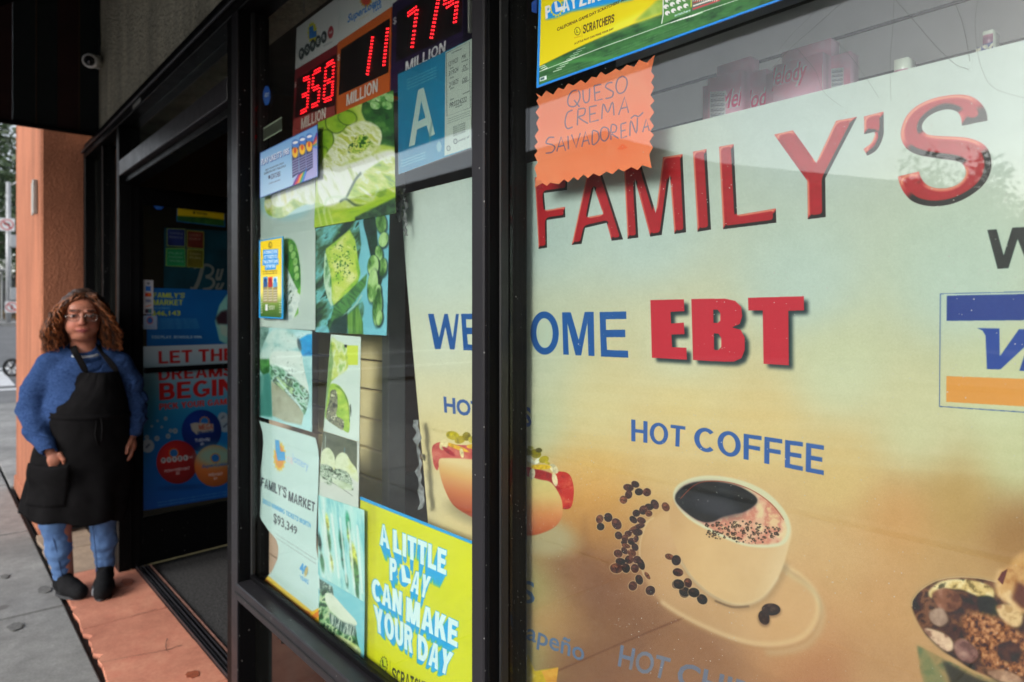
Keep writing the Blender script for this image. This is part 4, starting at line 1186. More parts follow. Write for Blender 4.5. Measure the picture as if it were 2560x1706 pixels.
bn.line(catmull([(1560, 1147), (1600, 1112), (1660, 1108), (1720, 1125), (1770, 1158), (1800, 1195)], 5, False), 2.2, (150, 70, 50), .8, .5)
for k in range(230):
    t = rs.random(); q = rs.random()
    x = 1620 + 175 * t; y = 1198 + (1250 - 1198) * q + (t - .5) * 28
    x0_, y0_ = x, y
    if not (y > 1200 + (1700 - x) * .0 - max(0, (x - 1690)) * .62 and ((x - 1690) / 117) ** 2 + ((y - 1195) / 57) ** 2 < 1.0 + (x - 1690) / 600): continue
    r_ = rs.choice([1.1, 1.5, 2.0, 2.6, 3.2])
    bn.ell(x, y, r_ * 1.2, r_, .2, (50, 40, 36), .85, .7)
    if r_ > 2.4: bn.ell(x + .6, y + .4, r_ * .5, r_ * .4, .2, (190, 150, 110), .8, .5)
# beans
bn.view = 'Z8'
beans = [(1285, 275, 46, 36, .5), (1210, 312, 58, 40, .25), (1212, 390, 40, 48, .2), (1155, 448, 42, 46, -.3), (1325, 360, 46, 40, 0), (1412, 365, 46, 46, .4), (1498, 502, 42, 58, -.5), (1618, 530, 42, 54, -.5), (1435, 530, 48, 36, .3), (1372, 565, 46, 52, .2), (1295, 600, 42, 40, 0),
         (1432, 605, 40, 36, 0), (1262, 672, 50, 34, .8), (1350, 680, 50, 36, .4), (1330, 745, 60, 30, -.25), (1245, 790, 62, 28, -.8), (1310, 815, 54, 40, 0), (1205, 830, 40, 34, .3), (988, 645, 46, 52, -.2), (895, 662, 40, 50, .3), (905, 748, 42, 42, 0), (1080, 718, 50, 68, -.5),
         (1100, 848, 40, 46, -.4), (1170, 880, 36, 44, .2), (1240, 915, 40, 40, 0), (1290, 890, 30, 40, .3), (1160, 925, 36, 24, 0), (1180, 965, 50, 26, .3), (1280, 980, 36, 46, -.5), (1095, 1050, 50, 44, .6), (1165, 1020, 46, 30, .9), (1245, 1045, 50, 40, .5), (1120, 1140, 55, 40, .2),
         (1215, 1120, 48, 48, .4), (1300, 1120, 46, 42, -.5), (1075, 1215, 70, 58, .15), (1180, 1215, 46, 54, -.2), (1278, 1220, 44, 52, -.2), (1345, 1170, 38, 70, -.4), (1415, 1300, 22, 50, -.6), (1325, 1345, 42, 58, -.3), (1255, 1415, 48, 54, .2), (1448, 1468, 54, 54, -.4),
         (1660, 1090, 52, 34, .3), (1735, 1130, 52, 58, 0), (1755, 1265, 60, 46, .2), (1740, 1395, 50, 56, .6), (1865, 1385, 46, 56, -.2), (1830, 1490, 62, 60, 0), (1940, 1495, 50, 55, 0)]
for i, (x, y, a_, b_, r_) in enumerate(beans):
    bn.ell(x, y, a_ + 7, b_ + 7, r_, (206, 178, 138), .75, 4)
for i, (x, y, a_, b_, r_) in enumerate(beans):
    base = [(52, 34, 30), (74, 46, 40), (60, 40, 38), (96, 58, 44)][i % 4]
    bn.ell(x, y, a_, b_, r_, mottle([tuple(v * .55 for v in base), base, tuple(v * 1.5 for v in base)], .02, seed=i, contrast=1.6), 1, 4)
    bn.ell(x - a_ * .25, y - b_ * .35, a_ * .35, b_ * .2, r_, tuple(v * 1.9 for v in base), .55, 9)
    bn.line([(x - a_ * .5 * math.cos(r_ + .6), y - a_ * .5 * math.sin(r_ + .6)), (x, y + 5), (x + a_ * .5 * math.cos(r_ + .6), y + a_ * .5 * math.sin(r_ + .6))], 6, (24, 16, 14), .8, 1.5)
bn.view = 'R5'
for x, y, r_ in [(1320, 1075, .7), (1215, 1030, .3), (1270, 1035, .2), (1180, 985, .4)]:
    bn.ell(x, y, 38, 32, r_, (206, 178, 138), .7, 3); bn.ell(x, y, 34, 28, r_, (40, 28, 26), 1, 3); bn.ell(x - 8, y - 10, 14, 7, r_, (86, 66, 58), .7, 5)
bn.view = 'R6'
for x, y, a_, b_, r_ in [(160, 1133, 56, 36, .05), (117, 1183, 32, 44, -.4)]:
    bn.ell(x, y + 10, a_ + 6, b_ + 4, r_, (120, 90, 70), .6, 10)
    bn.ell(x, y, a_, b_, r_, mottle([(26, 20, 20), (48, 36, 34), (80, 62, 56)], .03, seed=4), 1, 3)
# bowl of ice cream with chocolate, lower right
bowl_rim = catmull([(1010, 1110), (1030, 1045), (1090, 990), (1180, 948), (1280, 934), (1400, 940), (1520, 965), (1650, 1000), (1800, 1060), (1900, 1500), (1750, 1620), (1560, 1560), (1400, 1500), (1280, 1430), (1160, 1340), (1060, 1230)], 5)
bn.poly([(1040, 1340), (1240, 1440), (1420, 1520), (1700, 1600), (1900, 1700), (1250, 1700), (1100, 1640), (1060, 1500)], mottle([(120, 112, 72), (158, 132, 88), (96, 104, 74)], .01, seed=3), 1, 3)
bn.poly([(1045, 1345), (1090, 1370), (1190, 1520), (1250, 1640), (1100, 1640)], (96, 122, 84), .45, 10)
bn.poly([(1190, 1430), (1400, 1540), (1560, 1600), (1500, 1660), (1260, 1620)], (52, 50, 46), .9, 6)
bn.line(bowl_rim, 22, (196, 160, 112), .8, 6)
bn.poly(bowl_rim, mottle([(26, 22, 20), (70, 44, 30), (120, 78, 58), (58, 40, 30)], .012, seed=9, contrast=2.0, warp=30), 1, 3)
bn.line(bowl_rim[:40], 7, (214, 186, 140), .7, 2)
def chunk(pts, cols, sd, shade=(30, 22, 20)):
    bn.poly([(x + 8, y + 12) for x, y in pts], shade, .8, 7, smooth=True)
    bn.poly(pts, mottle(cols, .018, seed=sd, contrast=1.8, warp=20), 1, 2.5, smooth=True)
chunk([(1110, 1020), (1180, 960), (1300, 945), (1420, 965), (1490, 1000), (1500, 1050), (1460, 1075), (1380, 1040), (1300, 1010), (1200, 1010), (1130, 1060)], [(120, 100, 60), (216, 184, 120), (236, 214, 160), (90, 84, 60)], 21)
chunk([(1130, 1040), (1200, 1000), (1280, 1030), (1310, 1090), (1260, 1140), (1180, 1130)], [(90, 52, 40), (132, 84, 62), (160, 108, 86)], 22)
chunk([(1115, 1140), (1190, 1120), (1225, 1190), (1180, 1230), (1125, 1200)], [(150, 120, 104), (186, 156, 134)], 23)
chunk([(1400, 1060), (1480, 1050), (1520, 1110), (1500, 1170), (1430, 1170)], [(28, 32, 20), (50, 52, 30)], 24)
chunk([(1510, 1110), (1600, 1100), (1668, 1140), (1650, 1230), (1560, 1210)], [(190, 150, 100), (226, 190, 140), (170, 120, 84)], 25)
bn.poly([(1310, 1180), (1450, 1150), (1600, 1230), (1700, 1330), (1740, 1480), (1640, 1540), (1500, 1500), (1400, 1420), (1330, 1300)], mottle([(66, 38, 26), (120, 72, 46), (160, 102, 66), (196, 140, 96)], .045, seed=14, contrast=2.4), 1, 8, smooth=True)
chunk([(1075, 1240), (1150, 1250), (1230, 1290), (1260, 1350), (1220, 1380), (1140, 1320)], [(140, 100, 84), (216, 180, 150), (236, 206, 170)], 26)
chunk([(1260, 1330), (1310, 1300), (1370, 1340), (1410, 1400), (1360, 1450), (1280, 1410)], [(100, 66, 62), (140, 100, 92), (176, 136, 120)], 27)
chunk([(1520, 1340), (1600, 1320), (1660, 1380), (1600, 1430), (1530, 1410)], [(40, 24, 20), (84, 52, 40)], 28)
chunk([(1460, 1500), (1560, 1490), (1660, 1540), (1640, 1580), (1520, 1550)], [(150, 112, 90), (200, 160, 130)], 29)
bn.poly([(1520, 900), (1580, 880), (1620, 820), (1690, 780), (1800, 800), (1800, 1180), (1660, 1140), (1560, 1080), (1505, 1020)], mottle([(170, 112, 60), (206, 158, 100), (228, 190, 140)], .012, seed=16), 1, 5, smooth=True)
bn.poly([(1545, 905), (1580, 885), (1550, 980), (1520, 950)], (96, 44, 26), 1, 2)
bn.poly([(1640, 960), (1700, 1000), (1720, 1140), (1660, 1120), (1600, 1060)], (84, 40, 30), .9, 6)
bn.grain(4, 0.8, 7)
bn.view = 'S'
BM = bn.material(gain=.93, rough=0.45, haze=0.02)
# left edge hangs slightly askew; the cloth waves a little
q0 = [(1001, 479), (2720, 79)]
ub, wb = BP.uw([1001, 1061, 1066], [479, 1306, 1500])
banner_root = tag(empty('market_banner', (-0.7, BD, 1.1)), 'large pale food banner with red market name and blue lettering behind both windows', 'banner')
nx, ny = 60, 30
vs_, uv, fs = [], [], []
for j in range(ny + 1):
    v = j / ny; w = 1.761 + (0.59 - 1.761) * v
    ul = float(np.interp(v, [0, .72, 1], [ub[0], ub[1], ub[1] + .03]))
    for i in range(nx + 1):
        u = ul + (0.255 - ul) * i / nx
        dep = 0.004 * math.sin(u * 9 + v * 2) * math.sin(v * 3.1) + 0.012 * max(0, (ul + .12 - u) / .12) * v
        vs_.append(BP.pt(u, w, dep)); uv.append(bn.uvof(u, w))
for j in range(ny):
    for i in range(nx):
        a = j * (nx + 1) + i; fs.append((a, a + nx + 1, a + nx + 2, a + 1))
o = from_data('banner_cloth', vs_, fs, BM, banner_root, True, uv)
md = o.modifiers.new('thickness', 'SOLIDIFY'); md.thickness = 0.0008; md.use_rim = False
for px, py in ((1016, 507), (1053, 1141)):
    x, y, z = at(px, py, BD)
    MB().tube([(x, y - .0005, z), (x, y - .003, z)], 0.0085, 18).build('grommet', M['bright_alu'], banner_root, True)
    MB().tube([(x, y - .0031, z), (x, y - .0036, z)], 0.0042, 14).build('grommet_hole', M['gasket'], banner_root, True)
# crumpled tape at the banner's edge
def tape(pts, seed, name='tape', m=None):
    rr = random.Random(seed); vs_, fs = [], []
    n = 14
    for j in range(n + 1):
        t = j / n
        for i in range(4):
            s_ = i / 3
            px = (pts[0][0] * (1 - t) + pts[3][0] * t) * (1 - s_) + (pts[1][0] * (1 - t) + pts[2][0] * t) * s_ + rr.uniform(-3, 3)
            py = (pts[0][1] * (1 - t) + pts[3][1] * t) * (1 - s_) + (pts[1][1] * (1 - t) + pts[2][1] * t) * s_
            x, y, z = at(px, py, .925)
            vs_.append((x, y + rr.uniform(-.006, .006), z))
    for j in range(n):
        for i in range(3):
            a = j * 4 + i; fs.append((a, a + 4, a + 5, a + 1))
    o = from_data(name, vs_, fs, m or M['tape'], banner_root, True)
    o.modifiers.new('t', 'SOLIDIFY').thickness = .0003
M['tape'] = mat('clear_tape', (0.34, 0.36, 0.36), 0.15, 0.6, 60, 0.6, 40, col2=(0.1, 0.1, 0.1))
tape([(1035, 1050), (1046, 1050), (1060, 1270), (1048, 1275)], 3)
tape([(1008, 490), (1013, 490), (1017, 590), (1013, 590)], 5)
tape([(995, 472), (1012, 470), (1004, 530), (993, 560)], 6)

# ============ papers and posters in the left window
def poster(name, view, quad, D, label, cat, base=(200, 210, 200), mm=1.0, paint=None, gain=1.15, rough=0.4, haze=0.0, group=None, depth=None, thick=0.0008, left=None, right=None, nx=8, ny=10, emit=0.0):
    allp = quad + (left or []) + (right or [])
    cv = canvas_for(name, front(D) if not isinstance(D, Plane) else D, view, allp, mm, base)
    if paint: paint(cv)
    cv.view = view
    m = cv.material(gain, rough, haze, coat=0.15)
    o = sheet(name, cv, quad, m, None, nx, ny, depth, thick, left, right)
    return tag(o, label, cat, group)

GP = 'food pictures and posters in the left window'
WH = (205, 224, 214)
def border(c, quad, colr, w):
    q = np.array(quad, float); cen = q.mean(0)
    inn = []
    for i in range(4):
        a = q[i]; pa = q[i - 1] - a; pb = q[(i + 1) % 4] - a
        inn.append(tuple(a + pa / np.hypot(*pa) * w + pb / np.hypot(*pb) * w))
    c.poly(quad, colr, 1, 0, [inn])

# big green food poster (upper)
Q = [(458, 802), (950, 588), (966, 1395), (432, 1490)]
def p_green(c):
    c.fill(mottle([(120, 160, 40), (160, 196, 50), (196, 214, 96), (214, 228, 180)], .004, .01, .9, 4, 1.6))
    c.poly([(740, 730), (760, 600), (960, 560), (960, 960), (840, 940), (780, 820)], mottle([(16, 50, 30), (40, 96, 40), (84, 140, 60), (60, 110, 60)], .012, seed=8), 1, 5)
    for x, y in ((800, 650), (860, 640), (910, 690), (880, 620), (830, 690), (930, 640)):
        c.ell(x, y, 34, 26, .4, mottle([(70, 140, 60), (150, 200, 120), (206, 230, 190)], .03, seed=x), 1, 5)
    for x, y, a_, b_ in ((500, 830, 60, 70), (580, 790, 70, 80), (500, 930, 55, 80), (650, 770, 60, 45), (480, 1020, 40, 60)):
        c.ell(x, y, a_ + 5, b_ + 5, .3, (30, 60, 20), .8, 6); c.ell(x, y, a_, b_, .3, mottle([(110, 160, 30), (150, 190, 40), (190, 214, 80)], .012, seed=x), 1, 6)
    # pale slices
    c.poly([(470, 1080), (560, 940), (650, 830), (760, 790), (860, 840), (870, 930), (800, 1010), (640, 1060), (560, 1130), (470, 1180)], mottle([(150, 180, 60), (214, 222, 150), (232, 236, 206), (196, 206, 80)], .014, .03, .6, 3, 2), 1, 4, smooth=True)
    c.poly([(650, 990), (700, 900), (760, 880), (800, 930), (740, 1000)], mottle([(30, 90, 20), (150, 190, 50), (226, 222, 120), (60, 110, 40)], .04, seed=5, contrast=2.4), 1, 5, smooth=True)
    c.poly([(470, 1120), (650, 1075), (880, 990), (960, 990), (960, 1060), (820, 1090), (700, 1180), (620, 1310), (480, 1340)], mottle([(206, 216, 160), (236, 240, 224), (240, 242, 232), (190, 206, 120)], .006, .03, 1.1, 6, 1.5), 1, 7, smooth=True)
    c.poly([(700, 1190), (800, 1100), (960, 1030), (960, 1270), (840, 1320), (650, 1310)], mottle([(120, 160, 30), (170, 200, 40), (206, 216, 110), (226, 234, 206)], .01, .02, .5, 7, 2.2, 30), 1, 6, smooth=True)
    for p in ([(640, 1300), (700, 1180), (740, 1130)], [(600, 1320), (640, 1300), (700, 1340), (760, 1350)]):
        c.line(catmull(p, 5, False), 14, (20, 50, 26), .8, 4)
    c.poly([(440, 1330), (560, 1370), (760, 1340), (960, 1260), (966, 1400), (432, 1495)], mottle([(120, 170, 20), (160, 196, 30), (190, 210, 60)], .008, .02, -.2, 9, 1.3), 1, 6, smooth=True)
    for k in range(3): c.line([(455 + k * 34, 1360), (480 + k * 40, 1480)], 14, (206, 222, 150), .6, 5)
    c.poly([(700, 1420), (966, 1290), (966, 1400), (700, 1455)], mottle([(16, 40, 24), (60, 100, 60)], .03), 1, 5)
    for p in ([(500, 1400), (520, 1300), (640, 1290), (800, 1300)], [(740, 1290), (800, 1310), (850, 1240), (830, 1210)]):
        c.line(catmull(p, 5, False), 16, (200, 222, 180), .55, 6)
    c.poly([(440, 1330), (480, 1090), (470, 1080), (432, 1300)], (232, 236, 214), .4, 10)
poster('food_poster', 'L4', Q, FG + .012, 'large green tamale and vegetable picture under the red and orange jackpot panels', 'food picture', (150, 180, 60), 1.1, p_green, group=GP, gain=1.05)

Q = [(80, 1250), (438, 1160), (438, 1497), (84, 1606)]
def p_avo(c):
    c.fill(mottle([(176, 196, 188), (196, 214, 206)], .004))
    c.ell(240, 1290, 190, 150, .1, (150, 200, 206), .8, 30)
    c.poly([(120, 1240), (160, 1180), (440, 1140), (440, 1290), (320, 1360), (230, 1420), (150, 1412), (110, 1360)], mottle([(80, 130, 20), (140, 176, 40), (206, 216, 130), (226, 232, 206)], .014, .02, .7, 2, 1.8), 1, 5, smooth=True)
    c.poly([(160, 1180), (440, 1120), (440, 1320), (360, 1330), (300, 1300), (230, 1350), (160, 1330)], mottle([(206, 216, 160), (236, 240, 230), (226, 222, 140)], .008, .03, 1.4, 5, 1.6), 1, 4, smooth=True)
poster('food_poster', 'L4', Q, FG + .0135, 'pale avocado sandwich picture below the light blue flyer', 'food picture', WH, 1.1, p_avo, group=GP, gain=1.05)

Q = [(80, 248), (440, 192), (440, 852), (78, 832)]
def p_cuc(c):
    c.fill(mottle([(186, 204, 196), (200, 216, 206)], .004))
    c.poly([(60, 340), (230, 310), (250, 400), (230, 640), (100, 600)], mottle([(150, 170, 20), (190, 200, 40), (120, 150, 30)], .02), 1, 5)
    c.poly([(230, 270), (290, 262), (325, 330), (343, 470), (340, 610), (310, 560), (270, 480), (240, 420)], mottle([(20, 80, 20), (60, 140, 40), (120, 180, 60)], .02, seed=3), 1, 4, smooth=True)
    for x, y in ((285, 315), (300, 360), (312, 405), (318, 455), (322, 500)):
        c.ell(x, y, 20, 33, .2, (40, 110, 30), 1, 3); c.ell(x - 3, y, 15, 27, .2, mottle([(120, 180, 80), (176, 214, 140)], .06), 1, 3)
    c.poly([(180, 440), (250, 440), (300, 560), (340, 620), (310, 760), (240, 790), (180, 760)], mottle([(190, 210, 206), (222, 234, 226), (160, 186, 180)], .02, seed=6), 1, 4, smooth=True)
    for k in range(24):
        x = rs.uniform(220, 300); y = rs.uniform(520, 700)
        c.ell(x, y, rs.uniform(2, 5), rs.uniform(5, 16), .3, (30, 70, 40), .8, 2)
    c.poly([(320, 600), (344, 560), (342, 620)], (120, 200, 60), 1, 3)
    c.poly([(300, 770), (328, 700), (330, 740)], (110, 180, 60), 1, 3); c.poly([(232, 700), (250, 640), (256, 700), (240, 790)], (60, 130, 50), 1, 3)
poster('food_poster', 'L5', Q, FG + .012, 'cucumber sandwich picture partly behind the small yellow ticket sign', 'food picture', WH, 1.1, p_cuc, group=GP, gain=1.05)

Q = [(443, 188), (925, 92), (905, 886), (441, 864)]
def p_leaf(c):
    c.fill(mottle([(20, 48, 36), (44, 84, 50), (84, 140, 120), (110, 190, 190), (24, 60, 40)], .02, .006, .7, 3, 2.2, 40))
    c.poly([(720, 100), (930, 60), (930, 900), (740, 900), (760, 700), (700, 500), (740, 300)], mottle([(110, 184, 200), (126, 200, 212)], .01), 1, 6)
    c.poly([(755, 130), (830, 110), (850, 300), (880, 500), (850, 560), (810, 400), (780, 260)], mottle([(14, 36, 24), (24, 60, 40)], .02), 1, 5, smooth=True)
    for x, y, a_, b_, r_ in ((870, 150, 34, 66, -.1), (885, 260, 30, 50, .2), (855, 350, 24, 50, -.1), (880, 440, 26, 60, .1), (818, 430, 36, 70, .05), (815, 560, 34, 110, .08), (850, 600, 18, 50, .1), (845, 700, 30, 120, .05), (858, 770, 20, 50, .1)):
        c.ell(x + 5, y + 8, a_ + 6, b_ + 6, r_, (16, 40, 36), .8, 6)
        c.ell(x, y, a_, b_, r_, mottle([(40, 84, 30), (100, 150, 70), (166, 206, 130), (190, 222, 160)], .02, .008, 0, int(y), 1.8), 1, 4)
    c.poly([(510, 320), (665, 195), (700, 260), (735, 480), (720, 540), (660, 600), (560, 690), (510, 560), (500, 420)], mottle([(120, 180, 50), (170, 206, 70), (206, 222, 130)], .012, seed=7), 1, 4)
    c.poly([(505, 345), (545, 420), (548, 700), (520, 640), (495, 500)], mottle([(150, 190, 150), (200, 226, 200), (60, 130, 60)], .02, .01, .2), 1, 4)
    c.poly([(510, 350), (660, 210), (720, 500), (570, 660), (540, 480)], mottle([(150, 196, 60), (196, 216, 90), (220, 226, 150)], .014, seed=9, contrast=1.8), 1, 8)
    for k in range(120):
        t = rs.random(); x = 600 + rs.gauss(20, 34); y = 400 + rs.gauss(0, 80)
        c.ell(x, y, rs.uniform(2, 7), rs.uniform(2, 8), rs.random() * 3, rs.choice([(40, 100, 30), (60, 130, 40), (90, 150, 50), (220, 226, 140)]), .8, 2)
    c.poly([(560, 700), (700, 560), (780, 480), (770, 560), (700, 660), (560, 830), (520, 860)], mottle([(30, 70, 40), (80, 140, 70), (40, 90, 50)], .03, .008, -.9), 1, 4)
    c.line(catmull([(540, 845), (620, 760), (700, 690), (745, 620)], 5, False), 6, (190, 214, 196), .9, 2)
    c.line(catmull([(555, 690), (520, 620), (500, 520), (505, 350)], 5, False), 9, (190, 222, 190), .8, 3)
    c.poly([(640, 760), (720, 690), (750, 800), (755, 900), (660, 890)], mottle([(60, 110, 40), (110, 160, 70)], .05, .004), 1, 5)
    c.poly([(560, 780), (650, 740), (650, 890), (520, 880)], (24, 48, 44), .9, 6)
    c.poly([(445, 830), (520, 820), (540, 880), (441, 868)], (120, 196, 210), .8, 5)
poster('food_poster', 'L5', Q, FG + .0145, 'tamale on a banana leaf, green picture with blue-green edges left of the banner', 'food picture', (60, 100, 60), 1.0, p_leaf, group=GP, gain=1.05)

Q = [(80, 828), (418, 856), (418, 1516), (75, 1416)]
def p_sand(c):
    c.fill(mottle([(150, 206, 206), (176, 222, 222), (120, 180, 180)], .004, seed=3))
    c.poly([(78, 830), (140, 836), (110, 960), (80, 1010)], mottle([(60, 100, 90), (160, 200, 190)], .02), 1, 5)
    c.poly([(80, 1000), (150, 860), (260, 850), (320, 900), (330, 960), (200, 1000), (130, 1080), (80, 1080)], mottle([(150, 196, 190), (196, 222, 214), (214, 230, 222)], .012, seed=5), 1, 5, smooth=True)
    c.poly([(300, 870), (418, 860), (418, 890), (380, 905), (330, 912)], (190, 224, 226), 1, 3)
    c.poly([(332, 912), (390, 880), (418, 878), (418, 1020), (350, 1020), (345, 960)], mottle([(6, 110, 170), (20, 150, 214), (40, 170, 226)], .02), 1, 3)
    c.ell(335, 945, 12, 40, -.2, (40, 60, 66), .8, 5)
    c.poly([(75, 1040), (150, 1040), (140, 1130), (100, 1150), (80, 1110)], mottle([(30, 90, 40), (90, 160, 80)], .03), 1, 5)
    c.poly([(75, 1150), (150, 1130), (160, 1420), (75, 1410)], mottle([(30, 90, 80), (60, 130, 120), (110, 170, 160)], .02, .004), 1, 5)
    c.poly([(152, 1000), (230, 985), (320, 988), (352, 1010), (360, 1070), (380, 1160), (395, 1230), (395, 1270), (330, 1200), (240, 1120), (150, 1090)], mottle([(196, 216, 206), (216, 230, 220)], .008, seed=4), 1, 3, smooth=True)
    c.poly([(148, 1080), (240, 1110), (340, 1200), (398, 1270), (370, 1400), (330, 1330), (230, 1250), (155, 1180)], mottle([(30, 90, 50), (110, 170, 130), (190, 222, 210), (50, 80, 60), (170, 206, 150)], .025, .05, .8, 6, 2.2, 20), 1, 3, smooth=True)
    c.poly([(152, 1180), (240, 1250), (330, 1340), (365, 1400), (350, 1470), (250, 1450), (160, 1410)], mottle([(130, 134, 104), (160, 166, 140), (176, 186, 160)], .012, seed=7), 1, 4)
    c.line([(190, 1170), (260, 1250), (360, 1370)], 9, (196, 224, 224), .9, 2)
    for k in range(60):
        c.ell(rs.uniform(160, 370), rs.uniform(870, 1230), rs.uniform(1.5, 4), rs.uniform(1.5, 4), 0, (70, 110, 100), .7, 1.5)
poster('food_poster', 'L5', Q, FG + .012, 'toasted sandwich picture with a blue cloth, above the curling lottery poster', 'food picture', WH, 1.0, p_sand, group=GP, gain=1.1)

Q = [(735, 535), (1028, 560), (1012, 1820), (662, 1480)]
def p_bur(c):
    c.fill(mottle([(196, 214, 204), (206, 222, 212)], .004))
    c.poly([(735, 600), (800, 600), (870, 640), (905, 760), (890, 880), (780, 960), (730, 1010), (700, 1100)], mottle([(120, 160, 50), (190, 206, 90), (206, 220, 170), (150, 190, 100)], .02, .012, .2, 4, 1.8), 1, 5, smooth=True)
    c.poly([(735, 570), (760, 800), (735, 1000), (680, 1320), (664, 1480), (690, 900)], (84, 130, 60), .6, 10)
    c.poly([(888, 640), (1002, 645), (1000, 835), (905, 835)], mottle([(196, 214, 60), (206, 222, 90)], .004), 1, 2)
    c.poly([(866, 634), (893, 636), (893, 664), (866, 663)], (30, 36, 36), 1, 1)
    c.poly([(730, 1030), (800, 1030), (860, 1090), (905, 1190), (920, 1330), (912, 1490), (850, 1470), (780, 1430), (700, 1370), (680, 1330), (700, 1180)], mottle([(110, 150, 40), (150, 190, 60), (190, 212, 90)], .015, seed=2), 1, 4, smooth=True)
    c.poly([(735, 1090), (790, 1090), (800, 1230), (790, 1330), (860, 1380), (850, 1470), (780, 1430), (700, 1370), (690, 1300), (720, 1180)], mottle([(36, 40, 36), (96, 96, 80), (150, 150, 120), (60, 70, 50), (200, 200, 170)], .035, .025, .4, 8, 2.2), 1, 4, smooth=True)
    c.line(catmull([(780, 1040), (850, 1090), (890, 1170), (915, 1300), (918, 1400)], 5, False), 6, (40, 70, 36), .8, 2)
    c.poly([(918, 1230), (930, 1215), (936, 1280), (932, 1350), (922, 1300)], (46, 66, 50), .9, 3)
poster('food_poster', 'Z5', [(735, 535), (1028, 560), (1012, 1590), (662, 1480)], FG + .016, 'narrow white burrito picture in front of the brown slatted board', 'food picture', WH, .9, p_bur, group=GP, gain=1.1)

Q = [(660, 150), (1014, 262), (1003, 970), (606, 772)]
def p_club(c):
    c.fill(mottle([(196, 204, 194), (208, 214, 204)], .004))
    c.poly([(655, 150), (992, 246), (990, 585), (640, 590)], mottle([(70, 78, 62), (90, 98, 78), (64, 74, 60)], .012), 1, 2)
    for x0_, w_ in ((640, 1.0), (780, 1.15)):
        X = lambda t: x0_ + t * w_
        oy = 0 if x0_ == 640 else 48
        c.poly([(X(0), 470 + oy), (X(5), 360 + oy), (X(50), 312 + oy), (X(95), 330 + oy), (X(130), 400 + oy), (X(180 if oy else 135), 480 + oy), (X(190 if oy else 132), 600 + oy), (X(100), 520 + oy)], mottle([(190, 204, 160), (214, 224, 190), (206, 214, 150)], .012, seed=x0_), 1, 3, smooth=True)
        c.poly([(X(-10), 480 + oy), (X(60), 480 + oy), (X(120), 530 + oy), (X(150 if oy else 110), 640 + oy), (X(140 if oy else 90), 680 + oy), (X(20), 640 + oy), (X(-15), 560 + oy)], mottle([(40, 60, 44), (120, 146, 120), (206, 222, 200), (90, 116, 90), (216, 226, 210)], .03, .05, .6, x0_ % 9, 2.4, 25), 1, 3, smooth=True)
    c.line([(684, 190), (678, 315)], 4, (190, 206, 200), 1, 1); c.line([(870, 310), (868, 360)], 5, (90, 150, 170), 1, 1)
    c.poly([(625, 600), (720, 640), (640, 650)], (206, 216, 200), 1, 3); c.line([(720, 640), (830, 700), (950, 785)], 5, (60, 76, 60), .8, 2)
    c.poly([(740, 600), (940, 680), (940, 730), (850, 720), (750, 650)], mottle([(206, 220, 196), (170, 190, 150)], .02), 1, 3)
poster('food_poster', 'Z6', Q, FG + .0175, 'white framed picture of two club sandwiches below the burrito picture', 'food picture', (205, 212, 202), .9, p_club, group=GP, gain=1.1)

Q = [(50, 118), (405, 235), (408, 948), (48, 735)]
def p_wrap(c):
    c.fill(mottle([(120, 196, 200), (170, 222, 216), (206, 230, 222)], .03, .004, -.12, 3, 1.8))
    for x, y, cl, w_ in ((120, 330, (200, 206, 90), 24), (130, 470, (80, 130, 90), 30), (150, 640, (196, 206, 110), 24), (230, 480, (20, 120, 90), 34), (280, 330, (30, 140, 100), 30), (285, 430, (150, 180, 60), 20), (325, 620, (196, 206, 80), 50), (340, 720, (70, 120, 60), 40), (240, 620, (60, 140, 120), 24), (60, 480, (20, 60, 50), 24), (80, 640, (60, 120, 80), 26), (350, 850, (40, 100, 60), 24), (270, 780, (30, 84, 60), 18)):
        c.ell(x, y, w_ * .55, w_ * 2.6, -.12, mottle([tuple(v * .6 for v in cl), cl, tuple(min(255, v * 1.25) for v in cl)], .04, seed=x + y, contrast=2), 1, 8)
    for k in range(5): c.line([(85 + k * 66, 230 + k * 30), (150 + k * 60, 720 + k * 40)], 16, (220, 234, 226), .8, 6)
poster('food_poster', 'Z7', Q, FG + .012, 'pale blue-green vegetable wraps picture left of the yellow lottery poster', 'food picture', WH, 1.0, p_wrap, group=GP, gain=1.1)

